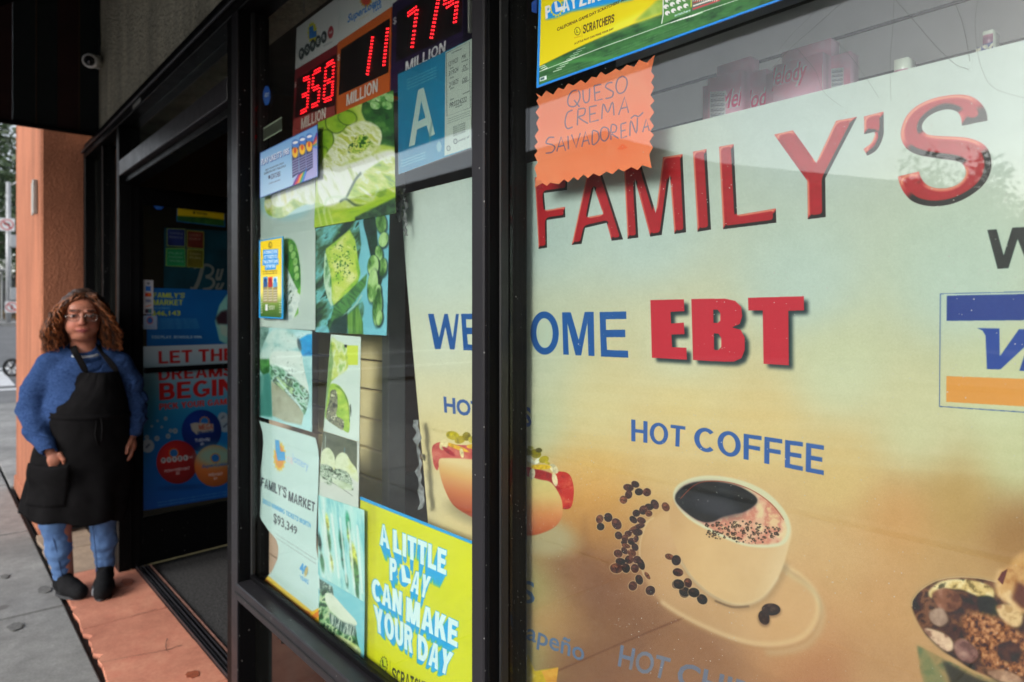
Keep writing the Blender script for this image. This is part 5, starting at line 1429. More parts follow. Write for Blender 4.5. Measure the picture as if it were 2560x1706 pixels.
Q = [(48, 737), (408, 950), (400, 1590), (56, 1216)]
def p_sub(c):
    c.fill(mottle([(96, 176, 196), (120, 196, 206), (160, 214, 214)], .004, .006, .4))
    c.poly([(50, 760), (160, 830), (170, 900), (60, 880)], mottle([(190, 210, 190), (60, 90, 80), (206, 222, 206)], .05), 1, 5)
    c.poly([(60, 900), (120, 860), (200, 1010), (330, 1140), (350, 1230), (380, 1380), (370, 1470), (250, 1400), (130, 1300), (60, 1210)], mottle([(20, 60, 40), (60, 120, 70), (150, 190, 140), (206, 222, 170), (40, 90, 60)], .03, .02, .3, 5, 2.2), 1, 5, smooth=True)
    c.poly([(105, 880), (160, 890), (260, 1000), (340, 1090), (340, 1130), (260, 1110), (160, 1030), (110, 950)], mottle([(206, 220, 196), (222, 232, 212)], .012), 1, 4, smooth=True)
    c.poly([(130, 1020), (240, 1100), (340, 1130), (345, 1210), (260, 1200), (140, 1110)], mottle([(40, 70, 66), (110, 140, 130), (190, 206, 190), (60, 90, 84)], .06, .01, .1, 7, 2.4), 1, 5)
    c.poly([(200, 1200), (360, 1290), (370, 1360), (290, 1340), (200, 1260)], mottle([(190, 206, 120), (216, 226, 170)], .02), 1, 6, smooth=True)
    for k in range(60):
        x = rs.uniform(70, 360); y = 1200 + (x - 70) * .5 + rs.uniform(0, 160)
        if y < 1500: c.line([(x, y), (x + rs.uniform(-14, 14), y - rs.uniform(30, 80))], 8, rs.choice([(20, 70, 40), (60, 130, 60), (170, 206, 150)]), .8, 2, True)
poster('food_poster', 'Z7', Q, FG + .0125, 'long seeded sandwich picture on blue at the bottom corner of the left window', 'food picture', (110, 180, 196), 1.0, p_sub, group=GP, gain=1.1)

# light blue flyer
Q = [(78, 1000), (456, 812), (458, 1156), (77, 1298)]
def p_1985(c):
    c.fill(vgrad([(800, (96, 150, 206)), (1100, (150, 190, 222)), (1300, (176, 206, 230))]))
    c.poly([(290, 1190), (330, 1120), (440, 900), (458, 930), (452, 1160), (320, 1200)], (170, 150, 206), .7, 8)
    for k, cl in enumerate([(96, 40, 140), (210, 50, 60), (230, 150, 50), (60, 160, 90), (60, 120, 206)]):
        c.line([(290 + k * 14, 1225), (350 + k * 9, 1110 - k * 3)], 13, cl, .9, 1)
        c.line([(400, 1010 - k * 14), (452, 870 + k * 24)], 12, cl, .8, 2)
    for k in range(3):
        x = 286 + k * 46; y = 925 - k * 20
        c.poly([(x, y + 20), (x + 44, y), (x + 46, y + 210), (x + 4, y + 240)], (60, 62, 110), 1, 1)
        c.ell(x + 24, y + 16, 24, 30, 0, (70, 120, 196), 1, 3); c.ell(x + 24, y + 8, 18, 9, -.3, (226, 226, 230), 1, 2); c.ell(x + 22, y + 62, 20, 20, 0, (200, 60, 40), 1, 3); c.ell(x + 22, y + 74, 20, 34, 0, (236, 190, 50), 1, 4); c.ell(x + 22, y + 60, 9, 18, 0, (210, 70, 40), .9, 3)
        for r_ in range(6):
            c.poly([(x + 4, y + 128 + r_ * 17), (x + 44, y + 108 + r_ * 17), (x + 44, y + 117 + r_ * 17), (x + 4, y + 137 + r_ * 17)], (150, 150, 186), .8, 1)
    t = [(88, 1040), (268, 965), (268, 1005), (88, 1082)]
    for o_ in range(4): c.text("PLAY LIKE IT'S 1985", t, (30, 70, 160), .03, off=(o_ + 1, o_ + 2))
    c.text("PLAY LIKE IT'S 1985", t, (236, 240, 246), .02)
    c.text('ENJOY THE NEW RETRO TICKETS', [(115, 1108), (235, 1060), (235, 1074), (115, 1122)], (60, 60, 84), .02)
    c.text('CELEBRATING FORTY YEARS OF PLAY', [(105, 1130), (248, 1076), (248, 1090), (105, 1144)], (60, 60, 84), .02)
    c.text('SCRATCHERS', [(150, 1140), (212, 1118), (212, 1152), (150, 1174)], (90, 90, 120), .03)
    sunburst(c, 140, 1158, 8, 14, (60, 60, 90))
    c.text('A LITTLE PLAY CAN MAKE YOUR DAY', [(135, 1198), (212, 1170), (212, 1180), (135, 1208)], (90, 90, 120), .02)
    border(c, Q, (26, 60, 136), 5)
poster('lottery_flyer', 'L4', Q, FG - .006, 'light blue landscape lottery flyer with three ticket strips at the left window edge', 'flyer', (150, 190, 220), .9, p_1985, group=GP, gain=1.1)

# small yellow sign
Q = [(75, 266), (232, 238), (231, 778), (74, 770)]
def p_yel(c):
    c.fill(vgrad([(240, (226, 196, 20)), (600, (230, 204, 60)), (650, (110, 140, 50)), (780, (40, 80, 30))]))
    c.poly([(76, 500), (232, 490), (232, 660), (76, 665)], (236, 226, 160), .5, 20)
    for o_ in range(3):
        for k, t in enumerate(('A CHANCE FOR', '1ST TICKETS TO', 'THE ULTIMATE GAME', 'OF THE YEAR')):
            w_ = (88, 84, 96, 62)[k] / 2
            y = 332 + k * 31
            q = [(150 - w_, y), (150 + w_, y - 6), (150 + w_, y + 17), (150 - w_, y + 23)]
            if o_ == 0: c.poly([(q[0][0] - 5, q[0][1] - 5), (q[1][0] + 5, q[1][1] - 5), (q[2][0] + 5, q[2][1] + 12), (q[3][0] - 5, q[3][1] + 12)], (30, 140, 214))
            elif o_ == 1: c.text(t, q, (226, 236, 240), .03)
    sunburst(c, 148, 296, 14, 24, (70, 60, 20)); c.ell(148, 296, 9, 16, 0, (226, 196, 20), 1, 1); c.text('L', [(143, 286), (153, 285), (153, 306), (143, 307)], (60, 50, 20), .03)
    for k in range(2): c.text('PLAY GAME DAY SCRATCHERS TODAY', [(100, 466 + k * 14), (196, 460 + k * 14), (196, 468 + k * 14), (100, 474 + k * 14)], (80, 60, 30), .03)
    for k, (a_, b_) in enumerate((((40, 60, 110), (60, 150, 206)), ((150, 30, 40), (220, 90, 70)), ((50, 130, 190), (190, 222, 236)))):
        x = 102 + k * 32
        c.poly([(x, 506), (x + 29, 500), (x + 29, 668), (x, 672)], (140, 130, 90)); c.poly([(x, 506), (x + 29, 500), (x + 29, 566), (x, 572)], b_); c.ell(x + 14, 525, 10, 14, 0, a_, 1, 2); c.poly([(x, 540), (x + 29, 536), (x + 29, 566), (x, 572)], a_, .7)
        for r_ in range(5): c.poly([(x + 2, 588 + r_ * 16), (x + 27, 585 + r_ * 16), (x + 27, 593 + r_ * 16), (x + 2, 596 + r_ * 16)], (190, 186, 160))
    for k in range(5):
        c.line([(84, 672 + k * 16), (98, 668 + k * 16)], 4, (200, 214, 190)); c.line([(206, 668 + k * 16), (222, 670 + k * 16)], 4, (200, 214, 190))
    c.text('MUST BE 18', [(140, 690), (175, 688), (175, 715), (140, 717)], (200, 206, 190), .02); c.poly([(116, 682), (131, 681), (131, 722), (116, 723)], (200, 206, 206))
    border(c, Q, (20, 140, 206), 9)
poster('ticket_sign', 'L5', Q, FG - .006, 'small yellow portrait ticket sign with blue border on the far left of the left window', 'sign', (226, 196, 20), .8, p_yel, group=GP, gain=1.1, thick=.003)

# grade card
Q = [(982, 495), (1290, 350), (1285, 1020), (985, 1137)]
def p_grade(c):
    c.fill(mottle([(16, 126, 170), (28, 140, 182)], .004))
    c.poly([(1290, 345), (1462, 254), (1458, 965), (1284, 1020)], (196, 212, 200))
    A = (192, 214, 204)
    c.poly([(1052, 960), (1112, 590), (1148, 572), (1222, 878), (1188, 895), (1168, 820), (1105, 848), (1090, 948)], A, 1, 0, [[(1132, 660), (1160, 770), (1112, 795)]])
    c.poly([(1180, 880), (1200, 780), (1208, 800), (1196, 900), (1188, 960)], (110, 150, 150), .6, 3)
    for k in range(4):
        c.text('EVERY FOOD FACILITY IS GRADED AFTER INSPECTION', [(1040, 520 + k * 20), (1232, 434 + k * 20), (1232, 445 + k * 20), (1040, 531 + k * 20)], (130, 190, 206), .01)
    for k in range(3): c.text('this grade card is the property of the county department', [(1000, 1048 + k * 18), (1160, 990 + k * 18), (1160, 1002 + k * 18), (1000, 1060 + k * 18)], (150, 206, 220), .01)
    BK = (50, 56, 60)
    c.line([(1296, 350), (1446, 275), (1452, 705), (1300, 762), (1296, 350)], 2.5, BK)
    for k, (t, q) in enumerate((('12/19/23', (1308, 420)), ('3/19/24', (1310, 482)), ('2/18/25', (1312, 556)))):
        x, y = q; c.text(t, [(x, y - 12), (x + 64, y - 45), (x + 64, y - 15), (x, y + 20)], BK, .0, shear=.3)
    for t, q in (('MK', (1395, 372)), ('DC', (1402, 440)), ('OEI', (1400, 522))):
        x, y = q; c.text(t, [(x, y - 8), (x + 32, y - 22), (x + 32, y + 5), (x, y + 20)], BK, .0, shear=.3)
    c.text('PR0224222', [(1316, 676), (1428, 630), (1428, 664), (1316, 708)], BK, 0, shear=.2)
    for t, x, y in (('Date', 1318, 446), ('Date', 1320, 508), ('Date', 1322, 578), ('Initials', 1396, 402), ('Initials', 1398, 464), ('Initials', 1400, 540), ('LAST INSPECTED', 1330, 345), ('Date', 1322, 650), ('Initials', 1405, 610), ('PR Number', 1355, 700)):
        w_ = 8 * len(t) ** .8; c.text(t, [(x, y), (x + w_, y - w_ * .45), (x + w_, y - w_ * .45 + 9), (x, y + 9)], BK, .01)
    for k in range(3): c.text('Display this document so that it can be seen', [(1303, 778 + k * 14), (1452, 722 + k * 14), (1452, 729 + k * 14), (1303, 785 + k * 14)], (90, 100, 100), .01)
    for k in range(5): c.text('NOTICE TO PATRONS', [(1340, 830 + k * 14), (1420, 798 + k * 14), (1420, 808 + k * 14), (1340, 840 + k * 14)], (80, 90, 90), .01)
    for x, y in ((1310, 970), (1355, 925)): c.ell(x, y, 13, 18, 0, (60, 66, 66), .8, 1); c.ell(x, y, 9, 13, 0, (190, 206, 196), .9, 1)
    c.text('county of', [(1370, 915), (1445, 885), (1445, 905), (1370, 935)], (80, 90, 90), .01)
    c.ell(1248, 960, 16, 34, 0, (140, 190, 200), .8, 2)
    c.ell(1100, 640, 130, 190, 0, (100, 170, 196), .10, 30)
poster('grade_card', 'L4', [(980, 488), (1462, 254), (1458, 965), (984, 1140)], FG + .010, 'blue and white food hygiene card with big letter A, upper right of the left window', 'grade card', (40, 132, 168), .7, p_grade, group=GP, gain=1.1)
sleeve = sheet('plastic_sleeve', canvas_for('slv', front(FG + .0085), 'L4', Q), [(976, 470), (1458, 205), (1466, 975), (980, 1145)], M['sleeve'], None, 2, 2); tag(sleeve, 'clear plastic sleeve over the hygiene grade card', 'plastic sleeve')

# octagonal sticker, hours label
def sticker(view, cx, cy, rx, ry, plane, label, mm=.6, name='alarm_sticker'):
    n = 8; pts = [(cx + rx * math.cos(math.pi / 8 + k * math.pi / 4) * 1.06, cy + ry * math.sin(math.pi / 8 + k * math.pi / 4) * 1.06) for k in range(n)]
    c = canvas_for(name, plane, view, pts, mm, (24, 74, 160))
    c.ell(cx, cy, rx * .92, ry * .92, 0, (24, 80, 170), 1, 1)
    for k in range(3): c.text('SECURED BY', [(cx - rx * .5, cy + ry * (.35 + k * .16)), (cx + rx * .5, cy + ry * (.3 + k * .16)), (cx + rx * .5, cy + ry * (.38 + k * .16)), (cx - rx * .5, cy + ry * (.43 + k * .16))], (140, 180, 220), .01)
    c.text('ADT', [(cx - rx * .6, cy - ry * .25), (cx + rx * .6, cy - ry * .3), (cx + rx * .6, cy + ry * .12), (cx - rx * .6, cy + ry * .2)], (220, 230, 240), .04, shear=.2)
    return tag(poly_sheet(name, c, pts, c.material(1.3, .4)), label, 'sticker')
sticker('L4', 122, 625, 24, 64, front(FG + .0045), 'narrow blue octagonal alarm sticker at the upper left edge of the left window')
def p_hours(c):
    c.fill(lambda U, Vv: np.broadcast_to(np.array([62, 66, 54], np.float32), U.shape + (3,)))
    c.poly([(100, 840), (222, 764), (222, 772), (100, 848)], (170, 180, 160)); c.poly([(100, 914), (222, 846), (222, 854), (100, 922)], (170, 180, 160))
poster('hours_label', 'L4', [(101, 836), (222, 762), (223, 852), (102, 922)], FG + .0045, 'small dim strip label with pale edges above the light blue flyer', 'label', (60, 66, 56), .8, p_hours)

# curling poster
Lx = [(34, 50), (66, 160), (74, 260), (60, 430), (30, 640), (22, 860), (40, 1000), (120, 1120), (200, 1210), (222, 1290), (215, 1400), (160, 1520), (60, 1640), (26, 1700)]
Rx = [(584, 216), (610, 340), (618, 420), (614, 560), (608, 760), (600, 900), (594, 1050), (590, 1180), (590, 1300), (612, 1440), (620, 1560), (626, 1700), (626, 1850), (622, 2090)]
def p_cal(c):
    c.fill(mottle([(190, 218, 212), (200, 226, 220)], .003))
    sunburst(c, 232, 400, 66, 160, (226, 196, 60), (222, 150, 60), 16)
    c.poly([(188, 236), (228, 240), (240, 350), (284, 352), (288, 436), (214, 440), (192, 330)], (54, 156, 214), 1, 0)
    c.text('ca', [(304, 396), (362, 415), (362, 480), (306, 440)], (222, 190, 196), -.0)
    c.text('lottery', [(360, 368), (515, 455), (512, 560), (360, 470)], (120, 170, 222), 0)
    c.text("FAMILY'S", [(55, 600), (300, 705), (298, 810), (50, 690)], (46, 56, 66), .06)
    c.text('MARKET', [(322, 735), (580, 850), (575, 945), (316, 830)], (46, 56, 66), .06)
    c.text('SOLD WINNING TICKETS WORTH', [(66, 808), (538, 1050), (536, 1100), (64, 850)], (26, 150, 206), .05)
    c.text('$93,349', [(172, 945), (404, 1090), (402, 1180), (172, 1060)], (40, 50, 60), .018)
    for k in range(2): c.text('Thank you for playing the lottery and supporting schools', [(200, 1150 + k * 36), (590, 1400 + k * 40), (590, 1420 + k * 40), (200, 1168 + k * 36)], (120, 130, 130), .0)
    c.text('40', [(428, 1420), (512, 1480), (512, 1570), (430, 1540)], (40, 150, 214), .04)
    c.view = 'L6'
    c.ell(348, 905, 10, 30, .2, (222, 176, 80), .8, 3)
    c.text('YEARS', [(310, 925), (362, 955), (362, 985), (310, 950)], (60, 150, 206), .03)
    c.poly([(60, 980), (110, 930), (190, 1000), (300, 1085), (380, 1145), (430, 1120), (430, 1400), (300, 1250), (180, 1140)], (222, 170, 60), 1, 0)
    c.poly([(60, 980), (130, 940), (200, 1010), (300, 1095), (385, 1160), (430, 1120), (430, 1180), (355, 1210), (250, 1150), (120, 1035)], (222, 120, 60), .8, 0)
    c.poly([(115, 925), (140, 945), (210, 1005), (300, 1075), (385, 1145), (340, 1135), (220, 1050), (110, 950)], (236, 200, 80), 1, 0)
    c.poly([(60, 1005), (80, 1000), (200, 1100), (320, 1200), (430, 1300), (430, 1340), (280, 1235), (60, 1040)], (30, 150, 214), 1, 0)
    c.poly([(375, 1148), (430, 1118), (430, 1282), (360, 1210)], (236, 190, 40), 1, 0); c.poly([(355, 1190), (430, 1130), (430, 1170), (360, 1215)], (226, 130, 50), 1, 0)
def dcal(u, v): return 0.004 * (1 - u) ** 2 * (math.sin(v * 8.5 - .8)) + .002
poster('lottery_poster', 'Z6', [Lx[0], Rx[0], Rx[-1], Lx[-1]], FG + .0105, 'white curling lottery poster with market winnings, low in the left window', 'poster', WH, .8, p_cal, group=GP, gain=1.1, depth=dcal, left=Lx, right=Rx, nx=16, ny=40)

# yellow poster
Q = [(372, 128), (1300, 498), (1300, 2000), (402, 1568)]
def p_play(c):
    YL = mottle([(200, 204, 2), (208, 210, 4)], .003)
    c.fill(YL)
    c.poly([(372, 128), (500, 180), (480, 1600), (390, 1560)], mottle([(150, 140, 10), (190, 186, 16)], .01), .35, 22)
    rows = [('A', [(538, 342), (572, 350), (604, 540), (526, 500)]), ('LITTLE', [(630, 382), (1044, 548), (1040, 740), (630, 556)]),
            ('P', [(603, 600), (658, 618), (656, 790), (605, 775)]), ('AY', [(786, 700), (924, 752), (890, 925), (762, 860)]),
            ('CAN', [(464, 755), (698, 870), (694, 1052), (468, 920)]), ('MAKE', [(734, 905), (1134, 1100), (1126, 1300), (730, 1090)]),
            ('YOUR', [(478, 965), (784, 1150), (780, 1348), (490, 1165)]), ('DAY', [(822, 1190), (1098, 1345), (1058, 1520), (822, 1385)])]
    cx, cy = 760, 1560
    def deep(n, alpha, colr):
        for s_ in range(n, 0, -1):
            f = s_ / n * .17
            for t, q in rows:
                qq = [(x + (cx - x) * f, y + (cy - y) * f * .62 + s_ * 1.0) for x, y in q]
                c.text(t, qq, colr, .08, a=alpha * (1 - .6 * s_ / n))
    deep(16, .85, (10, 158, 214))
    for t, q in rows:
        c.text(t, [(q[0][0] - 5, q[0][1] - 6), (q[1][0] + 5, q[1][1] - 4), (q[2][0] + 6, q[2][1] + 8), (q[3][0] - 4, q[3][1] + 6)], (10, 158, 214), .09)
    for t, q in rows: c.text(t, q, (204, 230, 230), .085)
    sunburst(c, 718, 745, 62, 122, (216, 216, 50), None, 13, .2); c.ell(718, 745, 44, 84, 0, (14, 156, 214), 1, 2)
    c.poly([(690, 655), (715, 662), (732, 755), (768, 770), (766, 806), (700, 790)], (204, 230, 230))
    sunburst(c, 556, 1432, 34, 72, (50, 60, 30), None, 14); c.ell(556, 1432, 25, 56, 0, (190, 204, 30), 1, 1); c.text('L', [(543, 1390), (572, 1400), (575, 1455), (545, 1445)], (50, 60, 30), .05)
    c.text('calottery', [(520, 1490), (586, 1530), (586, 1555), (520, 1515)], (90, 100, 40), 0)
    c.line([(606, 1400), (606, 1568)], 2, (90, 100, 40))
    c.text('SCRATCHERS', [(622, 1450), (960, 1600), (955, 1740), (620, 1560)], (46, 54, 40), .05)
    c.line([(372, 136), (1300, 506)], 30, (14, 150, 214)); c.line([(385, 1500), (640, 1640), (1300, 1990)], 30, (14, 150, 214))
poster('lottery_poster', 'Z7', Q, FG + .024, 'big yellow-green lottery poster with blue-shadowed slogan, right of the sandwich pictures', 'poster', (200, 212, 30), .75, p_play, group=GP, gain=1.12, nx=16)

# ============ jackpot sign with lit red digits
LD = 1.0
LP = front(LD)
jp = tag(empty('jackpot_sign', at(950, 200, LD)), 'three lit lottery jackpot panels, red, orange and purple, atop the left window', 'lottery sign')
def panel(name, quad, paint, thick=.03):
    c = canvas_for('jackpot_panel', LP, 'L4', quad, .9, (200, 206, 200))
    paint(c); c.view = 'L4'
    m = c.material(2.0, .3, coat=.2)
    q = np.array(V('L4', quad)); u, w = LP.uw(q[:, 0], q[:, 1])
    v = [LP.pt(a, b, 0) for a, b in zip(u, w)] + [LP.pt(a, b, thick) for a, b in zip(u, w)]
    uv = [c.uvof(float(a), float(b)) for a, b in zip(u, w)] * 2
    o = from_data(name, v, [(3, 2, 1, 0), (4, 5, 6, 7), (0, 1, 5, 4), (1, 2, 6, 5), (2, 3, 7, 6), (3, 0, 4, 7)], m, jp, uvs=uv)
    return o
PK = (14, 8, 10)
def p_j1(c):
    c.fill(mottle([(180, 196, 192), (192, 206, 202)], .004))
    c.poly([(270, 480), (620, 268), (620, 860), (270, 1000)], (110, 28, 36))
    c.poly([(270, 800), (620, 640), (620, 860), (270, 1000)], (132, 52, 48))
    c.poly([(322, 515), (578, 352), (568, 688), (306, 772)], (34, 6, 10))
    sunburst(c, 420, 215, 34, 78, (214, 176, 40), None, 14); c.poly([(398, 180), (425, 165), (428, 205), (448, 200), (448, 240), (400, 256)], (34, 100, 170))
    for k, t in enumerate('POWER'):
        x = 350 + k * 36; y = 352 - k * 27
        if k == 4: x += 2
        c.ell(x, y, 18, 40, .1, (26, 34, 40), 1, 2); c.text(t, [(x - 8, y - 16), (x + 8, y - 20), (x + 8, y + 14), (x - 8, y + 18)], (190, 204, 204), .03)
    c.ell(540, 212, 18, 42, .1, (150, 40, 50), 1, 2); c.text('ball', [(530, 206), (550, 198), (550, 216), (530, 224)], (220, 200, 200), .02)
    c.text('lottery', [(492, 295), (550, 262), (550, 282), (492, 312)], (90, 100, 110), .0)
    c.text('$', [(303, 540), (316, 532), (316, 570), (303, 580)], (196, 176, 170), .01)
    c.text('MILLION', [(348, 775), (508, 700), (506, 770), (346, 846)], (200, 176, 168), .045)
def p_j2(c):
    c.fill(mottle([(176, 200, 206), (190, 212, 214)], .004))
    c.poly([(570, 292), (980, 16), (980, 640), (560, 790)], (186, 84, 36))
    c.poly([(606, 322), (927, 118), (918, 474), (592, 625)], (18, 12, 14))
    sunburst(c, 770, -8, 46, 60, (226, 140, 40), (190, 60, 40), 14)
    c.text('SuperLotto', [(648, 100), (864, -20), (866, 40), (650, 168)], (20, 96, 176), .02, shear=.3)
    c.text('PLUS', [(818, 34), (870, 8), (872, 50), (820, 84)], (20, 96, 176), .02)
    c.text('lottery', [(725, 120), (790, 85), (790, 105), (725, 140)], (200, 160, 120), 0)
    c.text('$', [(585, 358), (600, 350), (600, 395), (585, 404)], (206, 196, 186), .01)
    c.text('MILLION', [(644, 618), (848, 514), (846, 600), (642, 694)], (206, 200, 186), .045)
def p_j3(c):
    c.fill(lambda U, Vv: np.broadcast_to(np.array([30, 20, 52], np.float32), U.shape + (3,)))
    c.poly([(942, 30), (1000, -14), (1410, -260), (1410, -310), (942, -100)], (180, 190, 196))
    c.poly([(974, 84), (1404, -190), (1396, 205), (966, 405)], (12, 8, 12))
    c.text('$', [(948, 118), (970, 108), (970, 158), (948, 168)], (190, 180, 190), .01)
    c.text('MILLION', [(1030, 405), (1292, 265), (1288, 335), (1028, 478)], (180, 180, 186), .045)
panel('panel', [(318, 185), (590, -20), (578, 755), (290, 905)], p_j1)
panel('panel', [(598, -30), (944, -230), (924, 640), (566, 782)], p_j2)
panel('panel', [(950, -235), (1414, -500), (1400, 405), (930, 622)], p_j3)
led = mat('red_led', (0.8, 0.02, 0.02), 0.3, 0, 10, emit=(1.0, 0.012, 0.02), estr=2.6)
def digit(strokes, sp=19, rad=.0021, dbl=0.013, view='L4'):
    """strokes of view-coordinate points; a double row of round lamps along each"""
    mb = MB(); used = []
    for st in strokes:
        q = np.array(V(view, st)); u, w = LP.uw(q[:, 0], q[:, 1])
        P = np.stack([u, w], 1)
        for a, b in zip(P[:-1], P[1:]):
            L_ = np.hypot(*(b - a)); n = max(1, int(round(L_ / 0.0098)))
            d_ = (b - a) / (L_ + 1e-9); nn = np.array([-d_[1], d_[0]])
            for k in range(n + 1):
                for s_ in (-.5, .5):
                    p = a + (b - a) * k / n + nn * s_ * 0.0092
                    if any(math.hypot(p[0] - x, p[1] - y) < 0.0062 for x, y in used): continue
                    used.append(tuple(p))
                    x, y, z = LP.pt(p[0], p[1], -0.0012)
                    ring = [(x + rad * 1.35 * math.cos(t), y, z + rad * 1.35 * math.sin(t)) for t in [i * math.pi / 3 for i in range(6)]]
                    mb.add(ring + [(x, y - .0015, z)], [(i, (i + 1) % 6, 6) for i in range(6)])
    o = mb.build('digit', led, jp); o['kind'] = 'stuff'
def seven(q, segs):
    (a, b, c_, d_) = [np.array(v, float) for v in q]
    P = lambda u, v: tuple((a * (1 - u) + b * u) * (1 - v) + (d_ * (1 - u) + c_ * u) * v)
    pos = {'a': [(.1, 0), (.9, 0)], 'b': [(1, .06), (1, .44)], 'c': [(1, .56), (1, .94)], 'd': [(.9, 1), (.1, 1)], 'e': [(0, .94), (0, .56)], 'f': [(0, .44), (0, .06)], 'g': [(.15, .5), (.85, .5)]}
    digit([[P(*x) for x in pos[s_]] for s_ in segs])
seven([(362, 522), (402, 508), (388, 715), (342, 738)], 'abgcd')
seven([(430, 478), (478, 452), (460, 678), (416, 696)], 'afgcd')
seven([(512, 430), (562, 400), (550, 640), (496, 660)], 'abcdefg')
digit([[(816, 246), (782, 486)]]); digit([[(914, 190), (890, 426)]])
seven([(1042, 100), (1108, 52), (1072, 324), (1010, 340)], 'abc')
digit([[(1245, 0), (1200, 248)]])
seven([(1300, -120), (1385, -170), (1352, 165), (1275, 215)], 'abcfg')
MB().box(*sorted((at(1178, 60, LD - .012)[0] - .003, at(1178, 60, LD - .012)[0] + .003)), LD - .02, LD - .012, at(1178, 92, LD)[2], 2.3).build('side_rail', M['grey_post'], jp)
for px in (760, 880, 1000, 1120):
    x, y, z = at(px, 0, LD + .015); MB().tube([(x, y, z - .05), (x, y, 2.6)], 0.0015, 5).build('hanging_wire', M['bright_alu'], jp)

# ============ right window: game day poster on the glass, queso paper
Q = [(395, -260), (2300, -1050), (2300, -115), (372, 577)]
def p_game(c):
    c.fill(vgrad([(-900, (230, 190, 6)), (600, (228, 184, 0))]))
    # turf rising to the right
    turf = [(380, 440), (520, 370), (700, 285), (860, 215), (1000, 160), (1180, 96), (1400, 40), (1600, -20), (2300, -200), (2300, -40), (372, 590)]
    c.poly(turf, lambda U, Vv: mottle([(24, 60, 34), (44, 92, 46), (56, 110, 56)], .012, .03, -.35, 4, 1.6)(U, Vv), 1, 3)
    c.poly([(700, 285), (860, 215), (1000, 160), (1180, 96), (1240, 30), (1100, 60), (900, 150)], (230, 226, 120), .5, 22)
    c.poly([(1000, 150), (1210, -50), (2300, -400), (2300, -200), (1400, 40), (1180, 96)], mottle([(150, 176, 90), (110, 150, 60)], .01), .9, 14)
    for k in range(12):
        y0_ = 30 * k; c.line([(380 + k * 26, 452 + k * 2 - k * 8), (900 + k * 80, 230 + k * 16 - k * 5), (1700 + k * 40, -40 + k * 24)], 10, (60, 124, 60), .35, 5)
    c.line([(388, 470), (800, 310), (1300, 130), (1829, -50)], 4, (226, 236, 226), .9, 1)
    for k in range(8):
        x = 480 + k * 22; y = 470 - k * 20
        c.line([(x, y), (x + 58, y - 20)], 5 - k * .3, (206, 222, 206), .8, 1)
        c.line([(1250 + k * 20, 150 - k * 6), (1320 + k * 20, 122 - k * 6)], 5, (206, 222, 206), .7, 1)
    for k in range(3): c.line([(390 + k * 10, 440 + k * 10), (430 + k * 8, 425 + k * 8)], 5, (220, 230, 220), .8, 1)
    # word shadow and words
    c.poly([(430, 132), (440, 60), (700, -60), (1210, -260), (1210, -100), (1000, 0), (760, 50), (600, 78), (500, 118)], (16, 130, 204), 1, 10)
    c.text('P', [(428, 44), (468, 30), (474, 105), (432, 128)], (226, 236, 240), .07)
    c.text('AY', [(538, 8), (630, -50), (640, 50), (545, 84)], (226, 236, 240), .07)
    c.text('LIKE A PRO', [(662, -30), (1180, -230), (1190, -120), (650, 48)], (226, 236, 240), .07)
    sunburst(c, 503, 52, 46, 62, (222, 190, 20), None, 15); c.ell(503, 52, 33, 45, 0, (20, 120, 200), 1, 2); c.poly([(488, 14), (505, 8), (512, 52), (548, 40), (548, 66), (498, 82)], (226, 236, 240))
    DK = (46, 44, 20)
    c.text("CALIFORNIA GAME DAY SCRATCHERS' ARE", [(507, 183), (965, -20), (966, -2), (508, 205)], DK, .02)
    c.text('HERE', [(975, -25), (1050, -58), (1050, -38), (975, -4)], DK, .02)
    sunburst(c, 640, 205, 22, 30, DK, None, 14); c.ell(640, 205, 16, 22, 0, (222, 194, 16), 1, 1); c.text('L', [(634, 194), (648, 190), (648, 212), (634, 216)], DK, .04)
    c.text('lottery', [(620, 243), (662, 230), (662, 242), (620, 255)], (110, 100, 20), 0)
    c.line([(670, 165), (670, 245)], 2, (120, 110, 20))
    c.text("SCRATCHERS", [(678, 165), (880, 92), (880, 145), (678, 222)], DK, .05)
    c.text('A LITTLE PLAY CAN MAKE YOUR DAY', [(620, 280), (876, 180), (877, 193), (620, 293)], DK, .02)
    # tickets
    c.poly([(1198, -400), (1372, -470), (1380, 80), (1190, 155), (1200, -20)], (70, 120, 60)); c.line([(1200, -200), (1200, 100), (1190, 155)], 6, (220, 226, 220))
    for r_ in range(9):
        for k in range(4):
            x = 1228 + k * 40 - (r_ % 2) * 8; y = 86 - r_ * 42 - k * 16
            c.ell(x, y, 17, 15, -.3, (226, 230, 226), 1, 2); c.ell(x + 9, y + 6, 6, 5, 0, (60, 90, 60), 1, 1)
    c.text('scratchers', [(1275, 92), (1378, 58), (1378, 74), (1275, 110)], (190, 210, 236), .02)
    c.poly([(1385, -400), (1570, -470), (1576, 10), (1388, 75)], (84, 90, 84))
    for k in range(3): c.line([(1395, 60 - k * 20), (1570, 0 - k * 20)], 9, ((190, 60, 60), (206, 206, 200), (150, 60, 50))[k], .9, 1)
    for k in range(12): c.line([(1395 + k * 14, 10), (1398 + k * 14, -14)], 5, (220, 220, 210), .8, 1)
    for k in range(2): c.text('All tickets transactions and winners are subject to lottery regulations and state law must be eighteen years or older to play', [(445, 500 + k * 18), (1360, 146 + k * 18), (1360, 152 + k * 18), (445, 507 + k * 18)], (96, 126, 96), .0, .8)
    c.poly([(394, 508), (438, 492), (440, 518), (394, 534)], (190, 206, 200)); c.poly([(398, 512), (424, 502), (424, 518), (398, 526)], (60, 90, 90))
    border(c, Q, (22, 118, 206), 17)
poster('game_day_poster', 'R1', Q, FG - .0065, 'yellow and green football lottery poster with blue border at the top of the right window', 'poster', (222, 194, 16), .8, p_game, gain=1.6, nx=12, thick=.003)
